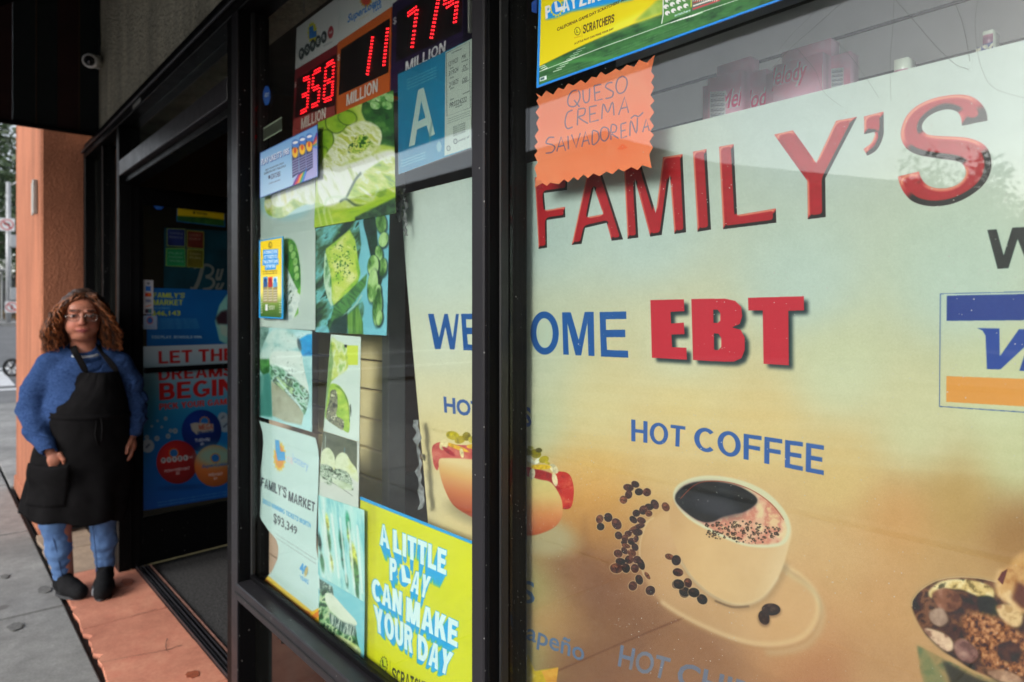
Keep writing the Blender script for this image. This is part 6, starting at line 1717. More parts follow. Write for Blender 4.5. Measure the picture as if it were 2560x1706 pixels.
MB().prism([(v[0], v[2]) for v in (at(*V('R1', [(342, 20)])[0], FG + .01), at(*V('R1', [(378, -10)])[0], FG + .01), at(*V('R1', [(372, 90)])[0], FG + .01), at(*V('R1', [(342, 80)])[0], FG + .01))], FG + .008, FG + .011).build('blue_card', mat('blue_card', (0.02, 0.09, 0.45), .4, .1, 10))
tag(bpy.data.objects['blue_card'], 'small blue card edge peeking out left of the football lottery poster', 'card')

zig = [(366, 612), (405, 632), (432, 592), (478, 620), (512, 574), (548, 586), (576, 545), (610, 560), (660, 524), (690, 545), (730, 503), (762, 508), (790, 470), (820, 490), (860, 470), (886, 450), (914, 464), (960, 425), (1008, 438), (1040, 392), (1088, 412), (1142, 360), (1118, 470), (1140, 498), (1118, 540), (1138, 572),
       (1114, 622), (1140, 660), (1112, 692), (1138, 735), (1108, 780), (1136, 825), (1112, 858), (1136, 882), (1108, 925), (1130, 965), (1105, 1010), (1112, 1050), (1122, 1100), (1060, 1080), (1030, 1112), (988, 1092), (940, 1122), (905, 1104), (866, 1138), (826, 1122), (782, 1152), (742, 1134), (706, 1164), (676, 1142), (640, 1178), (612, 1158),
       (575, 1192), (550, 1172), (515, 1204), (490, 1200), (460, 1194), (436, 1215), (408, 1196), (358, 1226), (372, 1150), (356, 1098), (378, 1062), (356, 1015), (376, 990), (356, 955), (378, 930), (358, 890), (384, 850), (368, 805), (386, 770), (364, 735), (388, 700), (370, 660), (384, 640)]
qc = canvas_for('cheese_notice', front(FG + .0095), 'R1', zig, .6, (252, 128, 84))
qc.fill(mottle([(255, 108, 66), (255, 120, 80)], .004))
qc.poly([(895, 975), (930, 940), (965, 965), (925, 980)], (222, 84, 40), .8, 3)
PEN = (88, 84, 104)
strokes = [
 [(640, 590), (600, 600), (575, 645), (580, 690), (620, 695), (650, 650), (650, 605), (632, 588)], [(615, 655), (650, 700)],                                     # Q
 [(672, 590), (676, 650), (690, 672), (712, 655), (716, 580)],                                                                                                  # U
 [(745, 562), (752, 660), (800, 648)], [(745, 562), (792, 552)], [(750, 610), (785, 600)],                                                                       # E
 [(865, 540), (835, 545), (820, 570), (850, 590), (870, 605), (860, 635), (820, 645)],                                                                           # S
 [(930, 500), (900, 520), (888, 570), (905, 610), (940, 600), (960, 555), (955, 515), (930, 500)],                                                               # O
 [(605, 720), (570, 740), (556, 800), (570, 840), (605, 830)],                                                                                                   # C
 [(640, 720), (636, 820)], [(640, 715), (685, 710), (680, 750), (645, 768), (705, 808)],                                                                         # R
 [(715, 700), (718, 800), (775, 785)], [(715, 700), (762, 690)], [(716, 750), (755, 740)],                                                                       # E
 [(795, 780), (805, 680), (835, 735), (865, 668), (875, 755)],                                                                                                   # M
 [(905, 752), (945, 635), (970, 738)], [(918, 712), (962, 700)],                                                                                                 # A
 [(485, 898), (450, 900), (432, 935), (470, 945), (490, 965), (470, 995), (430, 1002)],                                                                          # S
 [(502, 990), (530, 895), (560, 985)], [(510, 960), (550, 950)],                                                                                                 # A
 [(575, 888), (578, 975)],                                                                                                                                       # l
 [(598, 880), (628, 965), (655, 870)],                                                                                                                           # V
 [(665, 960), (690, 860), (715, 945)], [(672, 925), (710, 915)],                                                                                                 # A
 [(735, 855), (735, 945), (775, 915), (770, 865), (735, 852)],                                                                                                   # D
 [(810, 830), (790, 850), (790, 905), (815, 922), (840, 890), (838, 845), (810, 830)],                                                                           # O
 [(855, 915), (858, 820), (890, 825), (885, 860), (858, 872), (905, 905)],                                                                                       # R
 [(920, 812), (922, 905), (960, 890)], [(920, 812), (955, 802)], [(922, 858), (950, 850)],                                                                       # E
 [(978, 890), (985, 790), (1020, 870), (1028, 770)], [(985, 775), (1010, 755), (1035, 762), (1065, 735)],                                                        # N
 [(1062, 865), (1085, 780), (1105, 855)], [(1068, 835), (1100, 825)],
]
for st in strokes:
    qc.line(catmull(st, 4, False) if len(st) > 3 else st, 8.5, PEN, .9, 1)
    qc.line(catmull(st, 4, False) if len(st) > 3 else st, 12, PEN, .16, 2)
tag(poly_sheet('cheese_notice', qc, zig, qc.material(1.35, .7)), 'orange zigzag-cut handwritten cheese notice taped above the red market name', 'paper notice')
for k, (q_, lb_) in enumerate(([[(1085, 395), (1150, 350), (1175, 400), (1110, 440)], 'upper right'], [[(352, 1180), (400, 1180), (410, 1230), (350, 1240)], 'lower left'])):
    cc_ = canvas_for('clear_tape', front(FG + .0088), 'R1', q_, 1); tag(sheet('clear_tape', cc_, q_, M['sleeve'], None, 2, 2), 'clear tape strip on the %s corner of the orange notice' % lb_, 'tape')

# paper packs on the shelf behind the glass above the banner
PD = 1.08
def pack(name, view, front_quad, paint, label, depth=.09, gn=1.7, group='paper packs on the shelf', bevel=.03):
    plane = front(PD)
    c = canvas_for(name, plane, view, front_quad, 1.2, (190, 160, 165))
    paint(c); c.view = view
    q = np.array(V(view, front_quad)); u, w = plane.uw(q[:, 0], q[:, 1])
    x0_, x1_, z0_, z1_ = u.min(), u.max(), 1.632, w.max()
    bm = bmesh.new(); bmesh.ops.create_cube(bm, size=1)
    for v_ in bm.verts: v_.co = Vector((x0_ if v_.co.x < 0 else x1_, PD if v_.co.y < 0 else PD + depth, z0_ if v_.co.z < 0 else z1_))
    bmesh.ops.bevel(bm, geom=bm.edges[:], offset=bevel, segments=4, affect='EDGES')
    bm.verts.index_update()
    v = [q_.co[:] for q_ in bm.verts]; f = [[q_.index for q_ in fc.verts] for fc in bm.faces]; bm.free()
    uv = [c.uvof(a[0], a[2]) for a in v]
    o = from_data(name, v, f, c.material(gn, .3, coat=.3), None, True, uv)
    ly = o.data.uv_layers[0].data; bu = c.uvof(c.u0 + .006, c.w1 - .006)
    for p_ in o.data.polygons:
        if abs(p_.normal.y) < .35:
            for li in p_.loop_indices: ly[li].uv = bu
    return tag(o, label, 'paper pack', group)
def melody(q, bar):
    def f(c):
        c.fill(mottle([(216, 128, 150), (232, 166, 182)], .006))
        x, y, s_ = q
        for d_, cl, b_ in (((0, 0), (246, 236, 240), .07), ((0, 0), (186, 50, 96), .02)):
            c.text('Melody', [(x, y), (x + 300 * s_, y - 70 * s_), (x + 310 * s_, y + 90 * s_), (x, y + 160 * s_)], cl, b_, shear=.35)
        if bar:
            bx, by, bw, bh = bar
            c.poly([(bx, by), (bx + bw, by - 8), (bx + bw, by + bh), (bx, by + bh + 12)], (214, 218, 222))
            for k in range(15): c.line([(bx + 6, by + 8 + k * (bh - 10) / 15), (bx + bw - 6, by + k * (bh - 10) / 15)], (2, 4, 6)[k % 3], (80, 86, 100))
    return f
pack('paper_pack', 'R2', [(83, 350), (620, 260), (640, 800), (83, 900)], melody((125, 460, .95), (512, 420, 84, 150)), 'pink wrapped paper pack with script lettering above the letters LY', group=None)
pack('paper_pack', 'R1', [(1395, 440), (1810, 400), (1810, 1000), (1395, 1000)], melody((1560, 600, 1.0), (1500, 600, 102, 170)), 'pink wrapped paper pack with bar code, nearest the orange notice', group=None)
def scott(q, cl2=(40, 56, 110)):
    def f(c):
        c.fill(mottle([(180, 190, 180), (200, 208, 196)], .006))
        x, y, s_, t = q
        c.ell(x + 150 * s_, y + 60 * s_, 190 * s_, 90 * s_, -.25, cl2, 1, 4); c.ell(x + 120 * s_, y - 10 * s_, 110 * s_, 30 * s_, -.3, (130, 60, 90), .8, 4)
        c.text(t, [(x, y + 20 * s_), (x + 320 * s_, y - 70 * s_), (x + 325 * s_, y + 50 * s_), (x, y + 150 * s_)], (196, 196, 176), .03)
    return f
pack('paper_pack', 'R2', [(790, 400), (1160, 320), (1170, 760), (790, 760)], scott((860, 460, .8, 'ions')), 'blue labelled roll pack above the apostrophe of the market name', group=None, gn=1.4)
pack('paper_pack', 'R2', [(1350, 215), (1760, 150), (1760, 640), (1350, 640)], scott((1420, 230, .95, 'Scott')), 'blue and white roll pack above the big letter S of the market name', group=None, gn=1.1)
0 and pack('paper_pack', 'R2', [(420, 60), (820, 0), (820, 255), (420, 300)], melody((500, 150, .8), None), 'faint pink wrapped pack standing on the upper shelf space', group=None)
# ------------------------------------------------------------------ open door leaf with its stickers and posters
hx, hy = ground(326.5, 1427); ex, ey = ground(567, 1366)
DP = Plane(hx, hy, ex - hx, ey - hy)
door = tag(empty('door_leaf', (hx, hy, 0)), 'open dark glass door swung inward beside the woman, covered with posters', 'door')
def dbox(name, u0, u1, w0, w1, t0, t1, m, parent=door):
    v = [DP.pt(u, w, t) for u in (u0, u1) for t in (t0, t1) for w in (w0, w1)]
    return from_data(name, v, [(0, 1, 3, 2), (4, 6, 7, 5), (0, 4, 5, 1), (2, 3, 7, 6), (0, 2, 6, 4), (1, 5, 7, 3)], m, parent)
ug, wg = DP.uw(*V('C2', [(878, 720)])[0]); _, wb_ = DP.uw(*V('C3', [(880, 572)])[0])
ug = float(ug); wb_ = float(wb_)
dbox('stile', 0, ug, 0.012, 2.17, 0, .045, M['frame'])
dbox('stile', .86, .94, 0.012, 2.17, 0, .045, M['frame'])
dbox('bottom_rail', ug + .0005, .8595, 0.012, wb_, 0.001, .044, M['frame'])
dbox('top_rail', ug + .0005, .8595, 2.07, 2.17, 0.001, .044, M['frame'])
dbox('glass', ug, .86, wb_, 2.07, .020, .026, M['pane_far'])
dbox('edge_strip', -0.006, -0.001, 0.012, 2.17, 0.004, .040, M['grey_post'])
dbox('sweep', 0.0, .94, 0.003, 0.0115, 0.002, .04, mat('brass_sweep', (0.45, 0.38, 0.2), .4, .2, 30))
u_, wp1 = DP.uw(*V('C2', [(880, 685)])[0]); u_, wp2 = DP.uw(*V('C2', [(880, 718)])[0])
dbox('push_bar', ug + .001, .8595, float(wp2), float(wp1), -.035, -.004, M['frame'])
handle = MB()
a = Vector(DP.pt(.02, float(wp2) - .5, -.03))
dbox('lock', .025, .05, 1.02, 1.06, -.006, -.0005, M['bright_alu'])

def dposter(name, view, quad, label, cat, paint, off=.012, gain=.85, base=(60, 60, 60), mm=1.6, group='posters on the open door'):
    cv = canvas_for(name, DP, view, quad, mm, base); paint(cv); cv.view = view
    o = sheet(name, cv, quad, cv.material(gain, .4, coat=.1), None, 4, 4, lambda u, v: off)
    return tag(o, label, cat, group)
flat = lambda c3: (lambda U, Vv: np.broadcast_to(np.array(c3, np.float32), U.shape + (3,)))
def p_pro(c):
    c.fill(flat((222, 190, 10)))
    c.poly([(440, 430), (600, 440), (760, 448), (990, 480), (990, 570), (440, 520)], mottle([(30, 80, 40), (60, 110, 40)], .02), 1, 4)
    c.poly([(500, 245), (910, 300), (915, 345), (760, 335), (600, 322), (500, 290)], (20, 130, 200), 1, 5)
    c.text('PLAY LIKE A PRO', [(498, 240), (905, 300), (905, 340), (500, 285)], (230, 236, 240), .04)
    c.text('CALIFORNIA GAME DAY SCRATCHERS ARE HERE', [(552, 338), (868, 376), (866, 394), (552, 354)], (80, 70, 10), .03)
    c.text('SCRATCHERS', [(668, 388), (784, 404), (784, 428), (668, 412)], (50, 50, 10), .05); c.ell(642, 398, 12, 16, 0, (50, 50, 10), 1, 2)
    border(c, [(458, 205), (972, 288), (978, 558), (450, 495)], (30, 110, 190), 8)
dposter('door_flyer', 'D3', [(458, 205), (972, 288), (978, 558), (450, 495)], 'yellow lottery flyer high on the open door, above the four small flyers', 'flyer', p_pro)
def small(c1, c2, txt):
    def f(c):
        c.fill(mottle([c1, c2], .01))
        q = c.qq
        x0_, y0_ = q[0]; x1_, y1_ = q[2]
        for k, t in enumerate(txt): c.text(t, [(x0_ + 30, y0_ + 40 + k * 42), (x1_ - 30, y0_ + 50 + k * 42), (x1_ - 30, y0_ + 72 + k * 42), (x0_ + 30, y0_ + 62 + k * 42)], (190, 190, 180), .02, .5)
        border(c, q, (150, 170, 70), 7)
    return f
for q, c1, c2, tx, lb in (([(345, 568), (548, 576), (546, 772), (345, 762)], (24, 34, 84), (34, 50, 110), ('WIN', 'BIG'), 'navy small flyer, upper left of the four on the open door'),
                          ([(563, 588), (752, 606), (750, 798), (563, 780)], (84, 30, 22), (110, 44, 30), ('LUCKY', 'DAY'), 'dark red small flyer, upper right of the four on the open door'),
                          ([(338, 784), (545, 786), (552, 990), (334, 980)], (24, 120, 70), (40, 150, 90), ('PLAY', 'NOW', 'WIN'), 'green small flyer, lower left of the four on the open door'),
                          ([(566, 792), (750, 806), (742, 1004), (564, 992)], (84, 80, 20), (110, 104, 30), ('CASH', 'FUN'), 'olive small flyer, lower right of the four on the open door')):
    def pf(c, q=q, c1=c1, c2=c2, tx=tx):
        c.qq = q; small(c1, c2, tx)(c)
    dposter('door_flyer', 'D3', q, lb, 'flyer', pf, off=.014)
def p_bud(c):
    c.fill(mottle([(10, 50, 62), (14, 66, 80)], .006))
    G = (110, 116, 110)
    c.line(catmull([(600, 1225), (650, 1225), (690, 1150), (730, 1020), (745, 975)], 5, False), 44, G, 1, 2)
    c.line(catmull([(640, 1000), (720, 975), (800, 970), (850, 1010), (830, 1070), (770, 1095)], 5, False), 30, G, 1, 2)
    c.line(catmull([(770, 1095), (840, 1120), (860, 1170), (820, 1220), (740, 1235)], 5, False), 32, G, 1, 2)
    c.text('u', [(880, 1010), (970, 1010), (960, 1140), (872, 1140)], G, .05, shear=.3)
    c.text('u', [(880, 1165), (980, 1160), (970, 1240), (870, 1240)], G, .05, shear=.3)
dposter('door_poster', 'D3', [(318, 560), (1010, 596), (1010, 1240), (314, 1232)], 'large dark teal poster with pale script letters on the open door', 'poster', p_bud, off=.017)
def p_fm(c):
    c.fill(mottle([(0, 92, 160), (4, 104, 176)], .004))
    Y = (190, 200, 40)
    c.text("FAMILY'S", [(944, 225), (1137, 228), (1135, 258), (944, 255)], Y, .04); c.text('MARKET', [(944, 268), (1126, 270), (1124, 302), (944, 302)], Y, .04)
    c.text('HAS CONTRIBUTED', [(946, 314), (1045, 316), (1045, 326), (946, 325)], (150, 200, 220), .0)
    c.text('$46,143', [(934, 336), (1110, 336), (1110, 370), (934, 372)], Y, .02)
    for k in range(5): c.text('TO CALIFORNIA PUBLIC EDUCATION', [(960, 384 + k * 14), (1210 + k * 8, 384 + k * 13), (1210, 393 + k * 13), (960, 393 + k * 14)], (110, 180, 210), .0)
    c.text('YOU PLAY. SCHOOLS WIN.', [(932, 488), (1244, 490), (1244, 504), (932, 508)], (190, 216, 226), .04)
    c.poly([(1400, 230), (1350, 300), (1322, 400), (1350, 520), (1400, 545)], (140, 206, 196), 1, 3); c.poly([(1400, 330), (1360, 340), (1325, 380), (1340, 420), (1400, 420)], (60, 40, 50), 1, 6)
    c.poly([(1350, 420), (1400, 430), (1400, 500), (1360, 480)], (180, 206, 190), 1, 5)
dposter('door_poster', 'C2', [(905, 195), (1405, 211), (1405, 542), (905, 553)], 'bright blue school funding poster with yellow market name on the open door', 'poster', p_fm, off=.0135, mm=1.0)
def p_cards(c):
    c.fill(flat((196, 196, 200)))
    c.ell(912, 168, 10, 9, 0, (120, 120, 130), 1, 1); c.poly([(895, 184), (927, 186), (927, 216), (895, 214)], (40, 110, 196)); c.poly([(892, 226), (930, 227), (930, 250), (892, 249)], (190, 50, 30)); c.ell(918, 238, 10, 10, 0, (222, 120, 30), .8, 1)
    c.poly([(892, 262), (930, 262), (930, 288), (892, 288)], (170, 172, 180)); c.text('VISA', [(895, 268), (928, 268), (928, 282), (895, 282)], (60, 70, 130), .03); c.line([(895, 312), (930, 300)], 6, (222, 120, 60)); c.poly([(892, 325), (932, 324), (932, 350), (892, 350)], (70, 50, 70)); c.poly([(912, 325), (932, 324), (932, 350), (912, 350)], (60, 120, 130))
dposter('card_sticker', 'C2', [(878, 146), (943, 150), (943, 356), (880, 356)], 'narrow white strip of payment card logos on the edge of the open door', 'sticker', p_cards, off=.010, mm=1.0, group=None, gain=.9)
def p_ls(c):
    c.fill(flat((160, 180, 206))); sunburst(c, 922, 395, 22, 26, (200, 70, 50), (40, 110, 190), 12); c.text('lottery', [(895, 428), (952, 428), (952, 440), (895, 440)], (110, 150, 200), 0)
dposter('lottery_sticker', 'C2', [(880, 366), (966, 367), (966, 450), (880, 450)], 'small square lottery sun sticker below the payment card strip on the open door', 'sticker', p_ls, off=.0095, mm=1.0, group=None, gain=.9)
def p_dream(c):
    c.fill(vgrad([(540, (190, 206, 214)), (690, (176, 200, 210)), (800, (120, 180, 206)), (950, (40, 146, 196)), (1150, (6, 110, 186)), (1560, (0, 84, 170))]))
    c.poly([(878, 700), (1000, 700), (940, 950), (900, 1300), (878, 1300)], (30, 90, 90), .45, 30)
    RD = (200, 34, 34)
    c.text('LET THE', [(975, 585), (1440, 565), (1440, 640), (978, 662)], RD, .05)
    c.text('DREAMS', [(975, 694), (1440, 672), (1440, 735), (978, 765)], RD, .05)
    c.text('BEGIN', [(980, 782), (1445, 750), (1445, 850), (982, 886)], RD, .06)
    c.text('PICK YOUR GAME', [(980, 908), (1425, 872), (1425, 908), (982, 945)], (226, 60, 30), .06)
    def ball(x, y, r_, cl):
        c.ell(x, y, r_, r_ * 1.05, 0, lambda U, Vv: (np.array(cl, np.float32) * (1.0 + .35 * np.clip(1 - np.hypot(U - x + r_ * .4, Vv - y + r_ * .5) / r_, -1, 1)[..., None])).astype(np.float32), 1, 2)
    c.ell(1120, 1420, 130, 16, -.05, (4, 60, 120), .6, 12)
    for x, y, r_ in ((1020, 998, 12), (970, 1012, 8), (935, 1045, 8), (996, 1050, 8), (1050, 1072, 12), (1078, 1074, 16), (1035, 1106, 15), (966, 1120, 16), (905, 1112, 14), (910, 1166, 40), (1370, 990, 30), (1385, 1040, 40)):
        c.ell(x, y, r_, r_ * 1.05, 0, (170, 180, 186), .9, 3); c.line([(x - r_ * .3, y + r_ * .3), (x + r_ * .3, y - r_ * .3)], r_ * .25, (60, 80, 100), .9, 1)
    ball(1240, 1072, 122, (14, 44, 120)); ball(1090, 1265, 127, (160, 34, 36))
    ball(1318, 1288, 122, (206, 110, 50)); c.poly([(1200, 1240), (1240, 1180), (1320, 1158), (1420, 1190), (1430, 1260), (1300, 1290)], (130, 206, 196), .8, 26, smooth=True)
    for x, y in ((1258, 1015), (1070, 1210), (1324, 1240)): sunburst(c, x, y, 34, 34, (214, 140, 50), (40, 120, 196), 12)
    c.poly([(1170, 1030), (1200, 1022), (1312, 1030), (1314, 1080), (1240, 1085), (1210, 1098), (1180, 1070)], (206, 196, 170), .9, 2); c.text('MEGA', [(1222, 1036), (1310, 1028), (1310, 1062), (1225, 1068)], (190, 60, 30), .04); c.text('MILLIONS', [(1215, 1075), (1312, 1068), (1312, 1084), (1215, 1092)], (30, 60, 120), .04)
    c.text('TUES+FRI', [(1198, 1122), (1290, 1116), (1290, 1136), (1198, 1142)], (200, 206, 220), .04); c.text('$5', [(1232, 1146), (1254, 1144), (1254, 1162), (1232, 1164)], (200, 206, 220), .04)
    for k, t in enumerate('POWER'):
        x = 1006 + k * 34; y = 1255 - k * 4; c.ell(x, y, 15, 17, 0, (210, 214, 214), 1, 1); c.text(t, [(x - 7, y - 9), (x + 7, y - 9), (x + 7, y + 9), (x - 7, y + 9)], (20, 30, 50), .03)
    c.text('ball', [(1160, 1228), (1184, 1226), (1184, 1240), (1160, 1242)], (220, 200, 200), .02)
    c.text('MON+WED+SAT', [(1012, 1312), (1168, 1292), (1168, 1310), (1012, 1330)], (220, 190, 190), .04); c.text('$2', [(1082, 1324), (1106, 1322), (1106, 1342), (1082, 1344)], (220, 190, 190), .04)
    c.text('SuperLotto', [(1240, 1282), (1400, 1262), (1400, 1290), (1240, 1308)], (20, 110, 180), .02, shear=.3)
    c.text('WED+SAT', [(1280, 1336), (1370, 1326), (1370, 1344), (1280, 1354)], (226, 200, 190), .04); c.text('$1', [(1314, 1358), (1334, 1356), (1334, 1372), (1314, 1374)], (226, 200, 190), .04)
    for k in range(2): c.text('must be eighteen years or older to purchase play or claim', [(970, 1510 + k * 18), (1400, 1440 + k * 18), (1400, 1450 + k * 18), (970, 1520 + k * 18)], (110, 170, 206), .0)
dposter('door_poster', 'C2', [(878, 556), (1405, 540), (1405, 1478), (884, 1562)], 'tall blue lottery dreams poster with three coloured balls behind the push bar of the door', 'poster', p_dream, off=.013, mm=1.0)
sticker('D3', 250, 310, 60, 62, Plane(*(DP.pt(0, 0, .010)[:2]), *DP.a), 'round blue alarm sticker high on the open door beside the yellow flyer', 1.0)

# ------------------------------------------------------------------ the woman
import openvdb
class SDF:
    def __init__(s, lo, hi, h):
        s.lo = np.array(lo, float); s.h = h
        s.n = [int(math.ceil((b - a) / h)) + 1 for a, b in zip(lo, hi)]
        s.a = np.full(s.n, 1.0, np.float32)
    def box(s, lo, hi):
        i0 = [max(0, int((l - o) / s.h)) for l, o in zip(lo, s.lo)]
        i1 = [min(n, int((l - o) / s.h) + 2) for l, o, n in zip(hi, s.lo, s.n)]
        sl_ = tuple(slice(a, b) for a, b in zip(i0, i1))
        g_ = [s.lo[k] + np.arange(i0[k], i1[k], dtype=np.float32) * s.h for k in range(3)]
        return sl_, np.meshgrid(*g_, indexing='ij', sparse=True)
    def put(s, sl_, d, k, op='u'):
        a = s.a[sl_]
        if op == 'u':
            if k > 0:
                hh = np.clip(.5 + .5 * (a - d) / k, 0, 1); s.a[sl_] = a * (1 - hh) + d * hh - k * hh * (1 - hh)
            else: s.a[sl_] = np.minimum(a, d)
        else:
            hh = np.clip(.5 - .5 * (a + d) / k, 0, 1); s.a[sl_] = a * (1 - hh) - d * hh + k * hh * (1 - hh)
    def cap(s, a, b, ra, rb, k=.01, op='u'):
        a = np.array(a, float); b = np.array(b, float); m = max(ra, rb) + k + 4 * s.h
        sl_, (X, Y, Z) = s.box(np.minimum(a, b) - m, np.maximum(a, b) + m)
        ab = b - a; t = ((X - a[0]) * ab[0] + (Y - a[1]) * ab[1] + (Z - a[2]) * ab[2]) / (ab @ ab + 1e-12)
        t = np.clip(t, 0, 1)
        d = np.sqrt((X - a[0] - t * ab[0]) ** 2 + (Y - a[1] - t * ab[1]) ** 2 + (Z - a[2] - t * ab[2]) ** 2) - (ra + (rb - ra) * t)
        s.put(sl_, d.astype(np.float32), k, op)
    def chain(s, pts, rs_, k=.01):
        for i in range(len(pts) - 1): s.cap(pts[i], pts[i + 1], rs_[i], rs_[i + 1], k)
    def ell(s, c, r, k=.01, op='u', rot=0.0, tilt=0.0):
        c = np.array(c, float); r = np.array(r, float); m = max(r) + k + 4 * s.h
        sl_, (X, Y, Z) = s.box(c - m, c + m)
        x = X - c[0]; y = Y - c[1]; z = Z - c[2]
        if rot: x, y = x * math.cos(rot) + y * math.sin(rot), -x * math.sin(rot) + y * math.cos(rot)
        if tilt: x, z = x * math.cos(tilt) + z * math.sin(tilt), -x * math.sin(tilt) + z * math.cos(tilt)
        q = np.sqrt((x / r[0]) ** 2 + (y / r[1]) ** 2 + (z / r[2]) ** 2)
        g_ = np.sqrt((x / r[0] ** 2) ** 2 + (y / r[1] ** 2) ** 2 + (z / r[2] ** 2) ** 2) + 1e-6
        s.put(sl_, (q * (q - 1) / g_).astype(np.float32), k, op)
    def mesh(s, name, m, parent, color=None, disp=None):
        h3 = 3 * s.h
        a = np.clip(s.a, -h3, h3)
        g_ = openvdb.FloatGrid(h3); g_.copyFromArray(a)
        v, q = g_.convertToQuads()
        v = np.asarray(v, float) * s.h + s.lo
        q = np.asarray(q)[:, ::-1]
        cv_ = color(v) if color is not None else None
        if disp is not None: v = disp(v)
        me = bpy.data.meshes.new(name); me.from_pydata(v.tolist(), [], q.tolist())
        me.polygons.foreach_set('use_smooth', [True] * len(me.polygons))
        if color is not None:
            ca = me.color_attributes.new('tone', 'FLOAT_COLOR', 'POINT')
            cc = np.ones((len(v), 4), np.float32); cc[:, :3] = cv_
            ca.data.foreach_set('color', cc.ravel())
        me.materials.append(m)
        o = bpy.data.objects.new(name, me); COL.objects.link(o)
        if parent is not None: o.parent = parent
        return o

WX, WY = -4.149, 0.636
woman = empty('person', (WX, WY, 0.004), math.atan2(0.989, 0.1485), 'woman with curly auburn hair, blue sweatshirt and black apron beside the open door', 'person')
# skin
def skin_mat():
    m, nt, b, out = newmat('skin')
    at_ = N(nt, 'VertexColor', layer_name='tone'); tc = N(nt, 'TexCoord'); nz = N(nt, 'TexNoise', Scale=28.0, Detail=5.0); nt.links.new(tc.outputs['Object'], nz.inputs['Vector'])
    mx = N(nt, 'Mix', data_type='RGBA', blend_type='OVERLAY'); mx.inputs[0].default_value = .25
    nt.links.new(at_.outputs['Color'], mx.inputs[6]); nt.links.new(nz.outputs['Fac'], mx.inputs[7]); nt.links.new(mx.outputs[2], b.inputs['Base Color'])
    b.inputs['Roughness'].default_value = .5; b.inputs['Subsurface Weight'].default_value = .08; b.inputs['Subsurface Radius'].default_value = (.01, .004, .002)
    return m
FX = -.012
def headwarp(v):
    v = np.array(v, float); k = (sstep(1.29, 1.35, v[:, 2]) * .12)[:, None]; c = np.array([FX, .0, 1.34])
    w = v + (v - c) * k; w[:, 2] = v[:, 2] + (v[:, 2] - 1.34) * k[:, 0] * .55
    th_ = .13 * sstep(1.28, 1.37, v[:, 2]); y_ = w[:, 1] - .02; z_ = w[:, 2] - 1.34
    w[:, 1] = .02 + y_ * np.cos(th_) - z_ * np.sin(th_); w[:, 2] = 1.34 + y_ * np.sin(th_) + z_ * np.cos(th_)
    return w
bd = SDF((-.36, -.28, -.01), (.34, .2, 1.6), .004)
hd = (FX, 0.0, 1.425)
bd.ell((FX, .022, 1.455), (.074, .092, .090), .02)                 # skull
bd.ell((FX, -.020, 1.405), (.069, .070, .080), .03)                # face
bd.ell((FX - .032, -.045, 1.378), (.030, .028, .032), .02)         # cheeks
bd.ell((FX + .032, -.045, 1.378), (.030, .028, .032), .02)
bd.ell((FX, -.055, 1.338), (.030, .026, .022), .02)                # chin
bd.ell((FX, -.030, 1.325), (.045, .045, .022), .025)               # under chin
bd.ell((FX, -.062, 1.475), (.050, .024, .030), .025)               # brow
bd.ell((FX - .034, -.094, 1.440), (.017, .013, .011), .008, 'd')   # eye sockets
bd.ell((FX + .034, -.094, 1.440), (.017, .013, .011), .008, 'd')
bd.ell((FX - .034, -.078, 1.439), (.014, .012, .010), .003)
bd.ell((FX + .034, -.078, 1.439), (.014, .012, .010), .003)
bd.cap((FX - .034, -.086, 1.449), (FX - .020, -.087, 1.447), .004, .003, .004); bd.cap((FX + .034, -.086, 1.449), (FX + .020, -.087, 1.447), .004, .003, .004)
bd.cap((FX - .05, -.08, 1.464), (FX - .018, -.09, 1.463), .005, .006, .008); bd.cap((FX + .05, -.08, 1.466), (FX + .018, -.09, 1.463), .005, .006, .008)
bd.cap((FX, -.088, 1.450), (FX, -.108, 1.412), .008, .012, .010)   # nose
bd.ell((FX, -.108, 1.409), (.014, .012, .011), .006)
bd.ell((FX - .014, -.097, 1.406), (.008, .009, .008), .005); bd.ell((FX + .014, -.097, 1.406), (.008, .009, .008), .005)
bd.cap((FX - .020, -.088, 1.374), (FX + .020, -.088, 1.374), .006, .006, .006)
bd.ell((FX, -.091, 1.376), (.018, .009, .006), .004); bd.ell((FX, -.089, 1.366), (.017, .009, .007), .004)
bd.ell((FX, -.102, 1.3708), (.022, .008, .0018), .003, 'd')
bd.ell((FX - .074, .02, 1.425), (.010, .016, .028), .008); bd.ell((FX + .074, .02, 1.425), (.010, .016, .028), .008)
bd.cap((FX, .02, 1.36), (0.0, .035, 1.21), .056, .064, .03)        # neck
bd.ell((0, .02, 1.08), (.165, .095, .16), .05); bd.ell((.0, .0, .86), (.165, .125, .17), .06); bd.ell((0, .02, .68), (.165, .12, .12), .05)
Rs, Re, Rw = (-.160, .03, 1.185), (-.252, .02, .955), (-.150, -.135, .765)
Ls, Le, Lw = (.165, .03, 1.175), (.228, .03, .955), (.222, -.035, .805)
bd.chain([Rs, Re, Rw], [.050, .038, .024], .03); bd.chain([Ls, Le, Lw], [.050, .038, .024], .03)
# her right hand slides into the apron pocket
bd.ell((-.126, -.146, .726), (.034, .018, .038), .012, tilt=-.25)
for k, (fx_, l_) in enumerate(((-.148, .052), (-.131, .062), (-.114, .060), (-.099, .050))):
    bd.chain([(fx_ + .004, -.146, .705), (fx_ + .006, -.148, .705 - l_ * .55), (fx_ + .008, -.142, .705 - l_)], [.0095, .0085, .007], .002)
bd.chain([(-.104, -.158, .750), (-.090, -.164, .722), (-.088, -.152, .685)], [.011, .010, .008], .004)
